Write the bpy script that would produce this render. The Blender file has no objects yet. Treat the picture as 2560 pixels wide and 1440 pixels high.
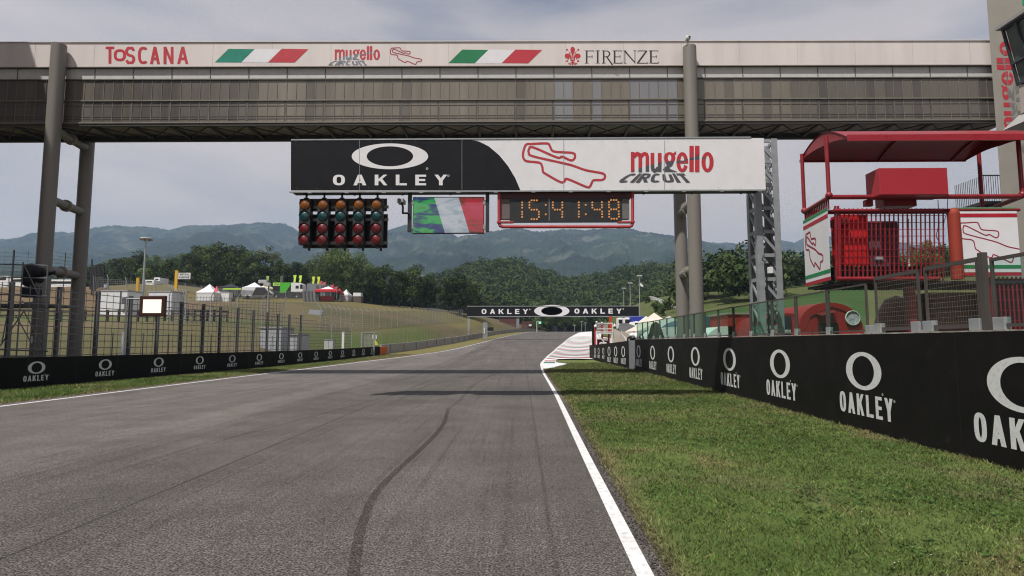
import bpy, bmesh, math, random
import numpy as np
from mathutils import Vector, Matrix
random.seed(7); np.random.seed(7)
SC = bpy.context.scene
COL = SC.collection
# ------------------------------------------------------------------ camera
EYE = 1.6
FPX, PW, PH = 1500.0, 2560.0, 1440.0          # focal length and frame size of the photograph, pixels
YAW, PITCH = math.atan(25 / FPX), math.atan(135 / FPX)
cam_d = bpy.data.cameras.new('camera'); cam = bpy.data.objects.new('camera', cam_d); COL.objects.link(cam)
cam_d.sensor_width = 36; cam_d.lens = 36 * FPX / PW; cam_d.clip_start = .1; cam_d.clip_end = 20000
cam.location = (0, 0, EYE); cam.rotation_euler = (math.pi / 2 + PITCH, 0, YAW)
SC.camera = cam
# ------------------------------------------------------------------ light
SUN = Vector((-.36, -.45, 1.0)).normalized()   # towards the sun
SUN_EL = math.asin(SUN.z); SUN_AZ = math.atan2(SUN.x, SUN.y)
sl = bpy.data.lights.new('sun', 'SUN'); sl.energy = 5.0; sl.angle = math.radians(.8); sl.color = (1, .97, .935)
so = bpy.data.objects.new('sun', sl); COL.objects.link(so)
so.rotation_euler = (-SUN).to_track_quat('-Z', 'Y').to_euler(); so.location = (-30, -40, 80)
wd = bpy.data.worlds.new('World'); SC.world = wd; wd.use_nodes = True
nt = wd.node_tree; nt.nodes.clear()
N = nt.nodes.new; Lk = nt.links.new
wo = N('ShaderNodeOutputWorld'); b1 = N('ShaderNodeBackground'); b2 = N('ShaderNodeBackground'); mx = N('ShaderNodeMixShader')
sk = N('ShaderNodeTexSky'); sk.sky_type = 'NISHITA'; sk.sun_disc = False; sk.sun_elevation = SUN_EL; sk.sun_rotation = SUN_AZ
sk.air_density = 1.0; sk.dust_density = 2.5; sk.altitude = 300
b1.inputs[1].default_value = .085; Lk(sk.outputs[0], b1.inputs[0])
b2.inputs[0].default_value = (.675, .592, .575, 1); b2.inputs[1].default_value = 1.05
tc = N('ShaderNodeTexCoord'); mp = N('ShaderNodeMapping'); mp.inputs['Scale'].default_value = (1.0, 1.0, 4.2)
n1 = N('ShaderNodeTexNoise'); n1.inputs['Scale'].default_value = 2.1; n1.inputs['Detail'].default_value = 6; n1.inputs['Roughness'].default_value = .48
n1.inputs['Distortion'].default_value = .3
cr = N('ShaderNodeMapRange'); cr.inputs[1].default_value = .36; cr.inputs[2].default_value = .60; cr.inputs[3].default_value = .40; cr.inputs[4].default_value = .98
Lk(tc.outputs['Generated'], mp.inputs[0]); Lk(mp.outputs[0], n1.inputs['Vector']); Lk(n1.outputs[0], cr.inputs[0])
sz = N('ShaderNodeSeparateXYZ'); Lk(tc.outputs['Generated'], sz.inputs[0]); el = N('ShaderNodeMapRange'); el.inputs[1].default_value = .22; el.inputs[2].default_value = .55; el.inputs[3].default_value = .3; el.inputs[4].default_value = -.42; Lk(sz.outputs[2], el.inputs[0])
ad = N('ShaderNodeMath'); ad.operation = 'ADD'; ad.use_clamp = True; Lk(cr.outputs[0], ad.inputs[0]); Lk(el.outputs[0], ad.inputs[1]); Lk(ad.outputs[0], mx.inputs[0]); Lk(b1.outputs[0], mx.inputs[1]); Lk(b2.outputs[0], mx.inputs[2]); Lk(mx.outputs[0], wo.inputs[0])
SC.view_settings.view_transform = 'Standard'; SC.view_settings.look = 'None'
SC.view_settings.exposure = 0.0; SC.view_settings.gamma = 1
cy = SC.cycles
cy.max_bounces = 6; cy.diffuse_bounces = 2; cy.glossy_bounces = 2; cy.transmission_bounces = 4; cy.transparent_max_bounces = 24; cy.volume_bounces = 0
cy.caustics_reflective = False; cy.caustics_refractive = False
cy.use_denoising = True; cy.use_adaptive_sampling = False; cy.filter_width = 1.15
# ------------------------------------------------------------------ pixel <-> place, for measuring
_a, _p = YAW, PITCH
CR = Vector((math.cos(_a), math.sin(_a), 0)); CF = Vector((-math.sin(_a) * math.cos(_p), math.cos(_a) * math.cos(_p), math.sin(_p))); CU = CR.cross(CF)
CP = Vector((0, 0, EYE))
def ray(px, py): return CF + CR * ((px - PW / 2) / FPX) - CU * ((py - PH / 2) / FPX)
def at(px, py, Y): d = ray(px, py); return CP + d * (Y / d.y)
def atX(px, py, X): d = ray(px, py); return CP + d * (X / d.x)
def gp(px, py, z=0.): d = ray(px, py); return CP + d * ((z - EYE) / d.z)
def atpl(px, py, p, n): d = ray(px, py); return CP + d * ((p - CP).dot(n) / d.dot(n))
def m2(px, Y): return px * Y / FPX             # photo pixels to metres at depth Y
# ------------------------------------------------------------------ objects
ORG = {}
def link(o, parent=None):
    COL.objects.link(o)
    if parent is not None:
        o.parent = parent; ORG[o.name] = ORG[parent.name]
    return o
def tag(o, label=None, cat=None, group=None, kind=None):
    for k, v in (('label', label), ('category', cat), ('group', group), ('kind', kind)):
        if v: o[k] = v
    return o
def thing(name, label, cat, loc=(0, 0, 0), group=None):
    o = bpy.data.objects.new(name, None); COL.objects.link(o); o.location = loc; o.empty_display_size = .2
    ORG[o.name] = Vector(loc); return tag(o, label, cat, group)
def dup(root, loc, label, rz=None, scale=None, group=None):
    def cp(o, par):
        c = o.copy(); COL.objects.link(c)
        if par is not None: c.parent = par
        ORG[c.name] = Vector(loc)
        for k in o.children: cp(k, c)
        return c
    r = cp(root, None); r.location = loc; r['label'] = label
    if rz is not None: r.rotation_euler = (0, 0, rz)
    if scale is not None: r.scale = scale if hasattr(scale, '__len__') else (scale,) * 3
    if group: r['group'] = group
    return r
class MB:
    """collects simple shapes; .build() links them as ONE mesh object"""
    def __init__(s): s.v = []; s.f = []; s.m = []; s.cm = 0; s.sm = []
    def add(s, vs, fs, smooth=False):
        b = len(s.v); s.v += [tuple(p) for p in vs]
        for f in fs: s.f.append([b + i for i in f]); s.m.append(s.cm); s.sm.append(smooth)
        return s
    def box(s, x0, x1, y0, y1, z0, z1):
        return s.add([(x0, y0, z0), (x1, y0, z0), (x1, y1, z0), (x0, y1, z0), (x0, y0, z1), (x1, y0, z1), (x1, y1, z1), (x0, y1, z1)],
                     [(0, 3, 2, 1), (4, 5, 6, 7), (0, 1, 5, 4), (1, 2, 6, 5), (2, 3, 7, 6), (3, 0, 4, 7)])
    def prism(s, pts, d):
        """polygon pts (3D) pushed along d"""
        n = len(pts); d = Vector(d); vs = [Vector(p) for p in pts]; vs += [p + d for p in vs[:n]]
        return s.add(vs, [tuple(range(n))[::-1], tuple(range(n, 2 * n))] + [(i, (i + 1) % n, n + (i + 1) % n, n + i) for i in range(n)])
    def bar(s, p, q, w, h=None, up=(0, 0, 1)):
        p, q = Vector(p), Vector(q); h = h or w; d = (q - p).normalized(); up = Vector(up)
        if abs(d.dot(up)) > .99: up = Vector((0, 1, 0))
        a = d.cross(up).normalized(); b = a.cross(d)
        a, b = a * w / 2, b * h / 2
        return s.prism([p - a - b, p + a - b, p + a + b, p - a + b], q - p)
    def tube(s, p, q, r, n=12, r2=None, caps=True):
        p, q = Vector(p), Vector(q); d = (q - p).normalized(); r2 = r if r2 is None else r2
        a = d.orthogonal().normalized(); b = d.cross(a)
        vs = [p + (a * math.cos(t) + b * math.sin(t)) * r for t in [2 * math.pi * i / n for i in range(n)]]
        vs += [q + (a * math.cos(t) + b * math.sin(t)) * r2 for t in [2 * math.pi * i / n for i in range(n)]]
        s.add(vs, [(i, (i + 1) % n, n + (i + 1) % n, n + i) for i in range(n)], True)
        if caps: s.add(vs, [tuple(range(n))[::-1], tuple(range(n, 2 * n))])
        return s
    def pipe(s, pts, r, n=8):
        for a, b in zip(pts, pts[1:]): s.tube(a, b, r, n)
        for c in pts[1:-1]: s.ball(c, r, 8, 5)
        return s
    def ball(s, c, r, n=12, k=8, sc=(1, 1, 1)):
        vs = []; c = Vector(c)
        for j in range(k + 1):
            ph = math.pi * j / k
            for i in range(n):
                t = 2 * math.pi * i / n
                vs.append((c.x + r * sc[0] * math.sin(ph) * math.cos(t), c.y + r * sc[1] * math.sin(ph) * math.sin(t), c.z + r * sc[2] * math.cos(ph)))
        return s.add(vs, [(j * n + i, (j + 1) * n + i, (j + 1) * n + (i + 1) % n, j * n + (i + 1) % n) for j in range(k) for i in range(n)], True)
    def lathe(s, c, prof, n=16, axis='z'):
        vs = []
        for (r, h) in prof:
            for i in range(n):
                t = 2 * math.pi * i / n; u, w = r * math.cos(t), r * math.sin(t)
                vs.append((c[0] + u, c[1] + w, c[2] + h) if axis == 'z' else (c[0] + u, c[1] - h, c[2] + w))
        return s.add(vs, [(j * n + i, j * n + (i + 1) % n, (j + 1) * n + (i + 1) % n, (j + 1) * n + i) for j in range(len(prof) - 1) for i in range(n)], True)
    def quad(s, *p): return s.add(p, [tuple(range(len(p)))])
    def build(s, name, mats, parent=None, bevel=0.):
        me = bpy.data.meshes.new(name); o = bpy.data.objects.new(name, me); link(o, parent)
        off = ORG[parent.name] if parent is not None else Vector((0, 0, 0))
        me.from_pydata([(v[0] - off.x, v[1] - off.y, v[2] - off.z) for v in s.v], [], s.f)
        for m in (mats if isinstance(mats, (list, tuple)) else [mats]): me.materials.append(m)
        me.polygons.foreach_set('material_index', s.m); me.polygons.foreach_set('use_smooth', s.sm)
        me.update()
        bm = bmesh.new(); bm.from_mesh(me); bmesh.ops.recalc_face_normals(bm, faces=bm.faces); bm.to_mesh(me); bm.free()
        if bevel:
            md = o.modifiers.new('bevel', 'BEVEL'); md.width = bevel; md.segments = 2; md.limit_method = 'ANGLE'
        return o
def npmesh(name, V, Fc, mats, parent=None, smooth=True, col=None, mi=None):
    """V (n,3) float, Fc (m,3|4) int"""
    me = bpy.data.meshes.new(name); V = np.asarray(V, np.float32); Fc = np.asarray(Fc, np.int32); k = Fc.shape[1]
    if parent is not None: V = V - np.array(ORG[parent.name], np.float32)
    me.vertices.add(len(V)); me.vertices.foreach_set('co', V.ravel())
    me.loops.add(Fc.size); me.loops.foreach_set('vertex_index', Fc.ravel())
    me.polygons.add(len(Fc)); me.polygons.foreach_set('loop_start', np.arange(0, Fc.size, k, dtype=np.int32))
    me.polygons.foreach_set('loop_total', np.full(len(Fc), k, np.int32))
    me.polygons.foreach_set('use_smooth', np.full(len(Fc), smooth))
    for m in (mats if isinstance(mats, (list, tuple)) else [mats]): me.materials.append(m)
    if mi is not None: me.polygons.foreach_set('material_index', np.asarray(mi, np.int32))
    if col is not None:
        at_ = me.color_attributes.new('tint', 'FLOAT_COLOR', 'POINT'); c = np.ones((len(V), 4), np.float32); c[:, :3] = col; at_.data.foreach_set('color', c.ravel())
    me.update(calc_edges=True); me.validate()
    o = bpy.data.objects.new(name, me); return link(o, parent)
# ------------------------------------------------------------------ materials
MATS = {}
def mat(name, col, rough=.6, metal=0., var=.12, scale=3., bump=0., bscale=40., dirt=0., spec=.4, streak=False, coat=0.):
    """painted / plain surface with mottled colour, roughness change and optional bump"""
    if name in MATS: return MATS[name]
    m = bpy.data.materials.new(name); m.use_nodes = True; nt = m.node_tree; b = nt.nodes['Principled BSDF']; N = nt.nodes.new; L = nt.links.new
    tc = N('ShaderNodeTexCoord'); no = N('ShaderNodeTexNoise'); no.inputs['Scale'].default_value = scale; no.inputs['Detail'].default_value = 6; no.inputs['Roughness'].default_value = .65
    src = tc.outputs['Object']
    if streak:
        mp = N('ShaderNodeMapping'); mp.inputs['Scale'].default_value = (1, 1, .12); L(src, mp.inputs[0]); src2 = mp.outputs[0]
    else: src2 = src
    L(src2, no.inputs['Vector'])
    mr = N('ShaderNodeMapRange'); mr.inputs[1].default_value = .3; mr.inputs[2].default_value = .7; mr.inputs[3].default_value = 1 - var; mr.inputs[4].default_value = 1 + var
    L(no.outputs[0], mr.inputs[0])
    mu = N('ShaderNodeMix'); mu.data_type = 'RGBA'; mu.blend_type = 'MULTIPLY'; mu.inputs[0].default_value = 1
    mu.inputs[6].default_value = (*col, 1); L(mr.outputs[0], mu.inputs[7])
    out = mu.outputs[2]
    if dirt:
        n2 = N('ShaderNodeTexNoise'); n2.inputs['Scale'].default_value = scale * 2.7; n2.inputs['Detail'].default_value = 8; L(src2, n2.inputs['Vector'])
        r2 = N('ShaderNodeMapRange'); r2.inputs[1].default_value = .5; r2.inputs[2].default_value = .75; r2.inputs[3].default_value = 0; r2.inputs[4].default_value = dirt; L(n2.outputs[0], r2.inputs[0])
        m2_ = N('ShaderNodeMix'); m2_.data_type = 'RGBA'; L(r2.outputs[0], m2_.inputs[0]); L(out, m2_.inputs[6]); m2_.inputs[7].default_value = (.09, .075, .06, 1); out = m2_.outputs[2]
    L(out, b.inputs['Base Color'])
    rr = N('ShaderNodeMapRange'); rr.inputs[1].default_value = .3; rr.inputs[2].default_value = .7; rr.inputs[3].default_value = max(.05, rough - .1); rr.inputs[4].default_value = min(1, rough + .1)
    L(no.outputs[0], rr.inputs[0]); L(rr.outputs[0], b.inputs['Roughness'])
    b.inputs['Metallic'].default_value = metal; b.inputs['Specular IOR Level'].default_value = spec
    if coat: b.inputs['Coat Weight'].default_value = coat
    if bump:
        n3 = N('ShaderNodeTexNoise'); n3.inputs['Scale'].default_value = bscale; n3.inputs['Detail'].default_value = 4; L(src, n3.inputs['Vector'])
        bp = N('ShaderNodeBump'); bp.inputs['Strength'].default_value = bump; bp.inputs['Distance'].default_value = .02; L(n3.outputs[0], bp.inputs['Height']); L(bp.outputs[0], b.inputs['Normal'])
    MATS[name] = m; return m
def emit(name, col, s, base=(.02, .02, .02)):
    if name in MATS: return MATS[name]
    m = bpy.data.materials.new(name); m.use_nodes = True; b = m.node_tree.nodes['Principled BSDF']
    b.inputs['Base Color'].default_value = (*base, 1); b.inputs['Emission Color'].default_value = (*col, 1); b.inputs['Emission Strength'].default_value = s
    MATS[name] = m; return m
def glassy(name, col, alpha, rough=.05, spec=.5):
    """thin sheet: tinted transparency under a gloss"""
    if name in MATS: return MATS[name]
    m = bpy.data.materials.new(name); m.use_nodes = True; nt = m.node_tree; nt.nodes.clear(); N = nt.nodes.new; L = nt.links.new
    o = N('ShaderNodeOutputMaterial'); t = N('ShaderNodeBsdfTransparent'); t.inputs[0].default_value = (*col, 1)
    p = N('ShaderNodeBsdfPrincipled'); p.inputs['Base Color'].default_value = (col[0] * .25, col[1] * .25, col[2] * .25, 1); p.inputs['Roughness'].default_value = rough; p.inputs['Specular IOR Level'].default_value = spec
    mx = N('ShaderNodeMixShader'); lw_ = N('ShaderNodeLayerWeight'); lw_.inputs[0].default_value = .5; pw_ = N('ShaderNodeMath'); pw_.operation = 'POWER'; pw_.inputs[1].default_value = 4.5; L(lw_.outputs['Facing'], pw_.inputs[0]); fr = N('ShaderNodeMath'); fr.operation = 'MULTIPLY_ADD'; fr.inputs[1].default_value = .38; fr.inputs[2].default_value = .03; L(pw_.outputs[0], fr.inputs[0])
    ad = N('ShaderNodeMath'); ad.operation = 'ADD'; ad.use_clamp = True; no = N('ShaderNodeTexNoise'); no.inputs['Scale'].default_value = 2; no.inputs['Detail'].default_value = 5
    mr = N('ShaderNodeMapRange'); mr.inputs[3].default_value = (1 - alpha) * .6; mr.inputs[4].default_value = (1 - alpha) * 1.4
    tc = N('ShaderNodeTexCoord'); L(tc.outputs['Object'], no.inputs['Vector']); L(no.outputs[0], mr.inputs[0])
    L(fr.outputs[0], ad.inputs[0]); L(mr.outputs[0], ad.inputs[1])
    L(ad.outputs[0], mx.inputs[0]); L(t.outputs[0], mx.inputs[1]); L(p.outputs[0], mx.inputs[2]); L(mx.outputs[0], o.inputs[0])
    MATS[name] = m; return m
def wiremesh(name, col, px, pz, w, axis='Y', dist=None):
    """welded wire grid: wires of width w every px (along the sheet) and pz (up); open between"""
    if name in MATS: return MATS[name]
    m = bpy.data.materials.new(name); m.use_nodes = True; nt = m.node_tree; nt.nodes.clear(); N = nt.nodes.new; L = nt.links.new
    o = N('ShaderNodeOutputMaterial'); t = N('ShaderNodeBsdfTransparent'); p = N('ShaderNodeBsdfPrincipled'); p.inputs['Base Color'].default_value = (*col, 1); p.inputs['Roughness'].default_value = .5; p.inputs['Metallic'].default_value = .3
    mx = N('ShaderNodeMixShader'); tc = N('ShaderNodeTexCoord'); sp = N('ShaderNodeSeparateXYZ'); L(tc.outputs['Object'], sp.inputs[0])
    def line(sock, per):
        d = N('ShaderNodeMath'); d.operation = 'DIVIDE'; d.inputs[1].default_value = per; L(sock, d.inputs[0])
        f = N('ShaderNodeMath'); f.operation = 'FRACT'; L(d.outputs[0], f.inputs[0])
        c = N('ShaderNodeMath'); c.operation = 'LESS_THAN'; c.inputs[1].default_value = w / per; L(f.outputs[0], c.inputs[0]); return c.outputs[0]
    a = line(sp.outputs[axis], px); b = line(sp.outputs['Z'], pz)
    q = N('ShaderNodeMath'); q.operation = 'MAXIMUM'; L(a, q.inputs[0]); L(b, q.inputs[1])
    L(q.outputs[0], mx.inputs[0]); L(t.outputs[0], mx.inputs[1]); L(p.outputs[0], mx.inputs[2]); L(mx.outputs[0], o.inputs[0])
    MATS[name] = m; return m
BLK = mat('black_board', (.0095, .0088, .0084), .62, var=.3, scale=1.3, spec=.07, dirt=.03)
WHT = mat('white_paint', (.71, .70, .70), .5, var=.04)
RED = mat('logo_red', (.47, .028, .04), .5, var=.05)
DGY = mat('logo_grey', (.075, .075, .085), .5, var=.05)
GRN = mat('flag_green', (.0, .17, .055), .5, var=.05)
GALV = mat('galvanised_steel', (.30, .315, .32), .5, .25, var=.12, scale=6)
DSTL = mat('dark_steel', (.035, .036, .038), .55, .3, var=.2)
CONC = mat('concrete', (.30, .285, .26), .85, var=.15, scale=1.5, bump=.2, bscale=30, dirt=.3)
RPNT = mat('red_paint', (.26, .021, .027), .42, var=.16, scale=3, coat=.1, dirt=.12)
BLKP = mat('black_plastic', (.012, .012, .013), .4, var=.2)
WHP = mat('white_plastic', (.70, .70, .68), .4, var=.05)
# ================================================================== terrain
def smooth_tab(xs, ys, w=6.):
    g = np.arange(-60, 1500, 1.); y = np.interp(g, xs, ys); k = np.exp(-.5 * (np.arange(-20, 21) / w) ** 2); k /= k.sum()
    yp = np.pad(y, 20, 'edge'); return g, np.convolve(yp, k, 'valid')
_g, _zr = smooth_tab([-60, 36, 50, 70, 100, 140, 180, 210, 240, 300, 400, 1500], [0, 0, .1, .45, 1.5, 3.1, 4.5, 5.2, 5.4, 5.0, 3.0, 0], 5)
_, _xl = smooth_tab([-60, 30, 46, 60, 76, 118, 175, 210, 260, 400], [-13, -13, -12.4, -10.6, -8.6, -5.1, 1.2, 5.6, 13, 36], 4)
_, _xr = smooth_tab([-60, 0, 4, 8.4, 18.5, 32, 44, 60, 80, 120, 178, 205, 260, 400], [.6, .78, .845, .89, 1.05, 1.11, 1.35, 2.6, 4.6, 9.2, 17, 22.5, 34, 66], 2)
_, _xb = smooth_tab([-60, 5, 59, 62, 97, 148, 180, 215, 260, 400], [-23, -18.0, -14.0, -14.6, -10.8, -6.3, -1.8, 3.4, 10.5, 34], 2)
zr = lambda y: np.interp(y, _g, _zr); xl = lambda y: np.interp(y, _g, _xl); xr = lambda y: np.interp(y, _g, _xr); xb = lambda y: np.interp(y, _g, _xb)
sst = lambda a, b, t: (lambda u: u * u * (3 - 2 * u))(np.clip((t - a) / (b - a), 0, 1))
def wall_x(y): return np.interp(y, [0, 34.9, 35.2, 52], [5.99, 6.46, 6.19, 5.8])
def z_base(x, y):
    x = np.asarray(x, float); y = np.asarray(y, float)
    d = np.maximum(0, xb(y) - 2.2 - x); Lf = np.interp(y, [0, 60, 160], [42, 42, 20])
    zl = np.interp(y, [0, 10, 75, 300], [0, .0, 1, 1]); zl = 9.8 * zl * zl * (3 - 2 * zl) * (1 - np.exp(-d / Lf))
    e = np.maximum(0, x - (xr(y) + 5 + 22 * (1 - sst(60, 130, y)))); z2 = 16 * sst(55, 165, y) * (1 - np.exp(-e / 35))
    far = sst(280, 500, y) * (30 + 13 * np.exp(-((x + 20) / 42) ** 2) + 16 * np.exp(-((x - 84) / 46) ** 2) + 3 * np.sin(x / 31 + y / 60)) * sst(-420, -160, x)
    return zr(y) + zl + z2 + far
CTRL = [(720, 747, 150), (520, 746, 140), (600, 746, 145), (790, 747, 151), (860, 751, 155), (960, 766, 160), (1090, 779, 162), (1165, 787, 168), (284, 789, 65), (410, 787, 68),
        (120, 716, 90), (20, 716, 88), (230, 713, 95), (440, 722, 110), (850, 832, 70), (300, 806, 57), (640, 800, 63), (1040, 818, 100), (120, 792, 62), (1100, 812, 118),
        (1612, 752, 170), (1690, 778, 132), (1540, 800, 150), (2080, 745, 100), (2080, 790, 75), (372, 713, 150), (392, 707, 154)]
_cp = np.array([list(at(*c)) for c in CTRL]); _ck = np.exp(-((_cp[:, None, :2] - _cp[None, :, :2]) ** 2).sum(2) / (2 * 15. ** 2)) + np.eye(len(CTRL)) * .05
_cw = np.linalg.solve(_ck, _cp[:, 2] - z_base(_cp[:, 0], _cp[:, 1]))
_LT = np.array([(-500, 712), (240, 712), (330, 735), (420, 751), (880, 752), (960, 767), (1090, 780), (1165, 789), (1225, 812), (1300, 835), (1400, 860)])
def cap(x, y):
    """the left hill never rises above its own skyline as seen from the track"""
    u = 1305 + np.clip(x / np.maximum(y, 8.) * 1500, -2000, 800); s = (855 - np.interp(u, _LT[:, 0], _LT[:, 1])) / 1500
    return np.where((x < xb(y) - 1) & (y < 147), EYE - .25 + s * np.maximum(y, 8.), 1e3)
def terr(x, y):
    x = np.asarray(x, float); y = np.asarray(y, float); z = z_base(x, y); a = np.zeros_like(z)
    for (px, py, _), w in zip(_cp, _cw): a = a + w * np.exp(-((x - px) ** 2 + (y - py) ** 2) / (2 * 15. ** 2))
    inside = sst(0, 6, xb(y) - 1.5 - x) + sst(0, 8, x - xr(y) - 4)
    z = z + a * np.clip(inside, 0, 1); c = cap(x, y); h_ = np.clip(.5 + (c - z) / 1.2, 0, 1); return np.where(c > 900, z, c * (1 - h_) + z * h_ - .3 * h_ * (1 - h_))
def tz(x, y): return float(terr(np.array([x]), np.array([y]))[0])
def hit(px, py, y0=20, y1=600):
    """where the sight line of a pixel first meets the ground"""
    d = ray(px, py); ys = np.arange(y0, y1, .5); t = ys / d.y; g = terr(d.x * t, ys) - (EYE + d.z * t)
    k = np.nonzero(g > 0)[0]; Y = ys[k[0]] if len(k) else y1
    return Vector((d.x * Y / d.y, Y, tz(d.x * Y / d.y, Y)))
def vnoise(x, y, s, seed=0):
    r = np.random.RandomState(seed); T = r.rand(128, 128); x = x / s + 40; y = y / s + 40
    xi = np.floor(x).astype(int); yi = np.floor(y).astype(int); fx = x - xi; fy = y - yi; fx = fx * fx * (3 - 2 * fx); fy = fy * fy * (3 - 2 * fy)
    g = lambda a, b: T[a % 128, b % 128]
    return (g(xi, yi) * (1 - fx) + g(xi + 1, yi) * fx) * (1 - fy) + (g(xi, yi + 1) * (1 - fx) + g(xi + 1, yi + 1) * fx) * fy
def fbm(x, y, s, o=4, seed=0, p=.5):
    a = 0; w = 1; t = 0
    for i in range(o): a = a + w * vnoise(x, y, s / 2 ** i, seed + i); t += w; w *= p
    return a / t
def tintmat(name, rough=.9, fine=90., var=.35, bump=.3, spec=.15, trans=0.):
    """natural ground or leaf: own colour from the tint attribute, broken up by fine noise"""
    if name in MATS: return MATS[name]
    m = bpy.data.materials.new(name); m.use_nodes = True; nt = m.node_tree; b = nt.nodes['Principled BSDF']; N = nt.nodes.new; L = nt.links.new
    a = N('ShaderNodeAttribute'); a.attribute_name = 'tint'; tc = N('ShaderNodeTexCoord'); no = N('ShaderNodeTexNoise'); no.inputs['Scale'].default_value = fine; no.inputs['Detail'].default_value = 5; no.inputs['Roughness'].default_value = .7
    L(tc.outputs['Object'], no.inputs['Vector']); mr = N('ShaderNodeMapRange'); mr.inputs[1].default_value = .3; mr.inputs[2].default_value = .7; mr.inputs[3].default_value = 1 - var; mr.inputs[4].default_value = 1 + var; L(no.outputs[0], mr.inputs[0])
    mu = N('ShaderNodeMix'); mu.data_type = 'RGBA'; mu.blend_type = 'MULTIPLY'; mu.inputs[0].default_value = 1; L(a.outputs['Color'], mu.inputs[6]); L(mr.outputs[0], mu.inputs[7]); L(mu.outputs[2], b.inputs['Base Color'])
    b.inputs['Roughness'].default_value = rough; b.inputs['Specular IOR Level'].default_value = spec
    if bump:
        bp = N('ShaderNodeBump'); bp.inputs['Strength'].default_value = bump; bp.inputs['Distance'].default_value = .05; L(no.outputs[0], bp.inputs['Height']); L(bp.outputs[0], b.inputs['Normal'])
    if trans:
        o = nt.nodes['Material Output']; tr = N('ShaderNodeBsdfTranslucent'); L(mu.outputs[2], tr.inputs[0]); ms = N('ShaderNodeMixShader'); ms.inputs[0].default_value = trans; L(b.outputs[0], ms.inputs[1]); L(tr.outputs[0], ms.inputs[2]); L(ms.outputs[0], o.inputs[0])
    MATS[name] = m; return m
GROUND = tintmat('dry_grass_ground', fine=9., var=.3, bump=.5); TURF = tintmat('turf', fine=60., var=.45, bump=.6); LEAF = tintmat('leaf', rough=.6, fine=.6, var=.25, bump=0, spec=.2, trans=.10)
BLADE = tintmat('grass_blade', rough=.6, fine=4., var=.25, bump=0, spec=.2, trans=.2); WOODS = tintmat('far_leaf', rough=.8, fine=.05, var=.25, bump=0, spec=.1)
ROCKY = tintmat('mountain_slope', rough=1, fine=.05, var=.22, bump=0, spec=0)
mixc = lambda a, b, t: np.asarray(a)[None] * (1 - t[:, None]) + np.asarray(b)[None] * t[:, None]
def grid(xs, ys):
    X, Y = np.meshgrid(xs, ys); nx, ny = len(xs), len(ys); i = np.arange(nx * ny).reshape(ny, nx)
    return X.ravel(), Y.ravel(), np.stack([i[:-1, :-1], i[:-1, 1:], i[1:, 1:], i[1:, :-1]], -1).reshape(-1, 4)
TAN = np.array([.128, .098, .054]); GRE = np.array([.060, .078, .024]); LUSH = np.array([.062, .105, .020]); OLIVE = np.array([.088, .083, .036])
xs = np.concatenate([np.arange(-900, -160, 25), np.arange(-160, -60, 2.), np.arange(-60, 50, .6), np.arange(50, 160, 2.5), np.arange(160, 901, 25)])
ys = np.concatenate([np.arange(-60, 0, 6.), np.arange(0, 130, .7), np.arange(130, 260, 1.6), np.arange(260, 1500, 12)])
X, Y, Fq = grid(xs, ys); Z = terr(X, Y) + (fbm(X, Y, 3, 3, 5) - .5) * .14 * sst(0, 3, np.abs(X + 4) - 14)
Z = np.where((X > xb(Y) - .9) & (X < np.maximum(wall_x(Y) + 12, xr(Y) + 7)) & (Y < 300), zr(Y) - .16, Z)
n = fbm(X, Y, 14, 4, 11); n2 = fbm(X, Y, 3.2, 3, 21)
C = mixc(OLIVE, TAN, np.clip((n - .22) * 3 + (n2 - .5) * 1.2, 0, 1))
C = mixc([0, 0, 0], [1, 1, 1], np.zeros(len(X))) + C
def blend(C, col, w): return C * (1 - w[:, None]) + np.asarray(col)[None] * w[:, None]
C = blend(C, GRE, sst(.5, .66, n2 * .6 + n * .4) * .4)
lush = sst(0, 5, 8 + 3 * n - (xb(Y) - 1 - X)) * sst(50, 60, Y) * (1 - sst(92, 112, Y)) * (X < xb(Y)); C = blend(C, LUSH, lush * np.clip(.35 + n2, 0, 1) * .8)
strip = np.exp(-((Y - 60 - (X + 45) * .12) / 3.4) ** 2) * (X < -24); C = blend(C, [.075, .105, .028], strip * .7)
bank = sst(66, 72, Y) * (1 - sst(90, 96, Y)) * (X < -44); C = blend(C, [.15, .10, .055], bank * .8)
top = sst(120, 140, Y) * (X < -5) * (1 - sst(175, 200, Y)); C = blend(C, [.15, .125, .045], top * (.4 + .5 * n2))
right = (X > xr(Y) + 4) * sst(50, 70, Y); C = blend(C, [.055, .085, .022], right * (.55 + .45 * n)); C = blend(C, [.11, .105, .04], right * sst(.5, .62, n2) * .5)
paved = (X > wall_x(Y) - 1) * (X < 60) * (1 - sst(58, 66, Y)); C = blend(C, [.13, .125, .12], paved)
tag(npmesh('ground', np.stack([X, Y, Z], 1), Fq, GROUND, col=C), kind='structure')
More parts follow.
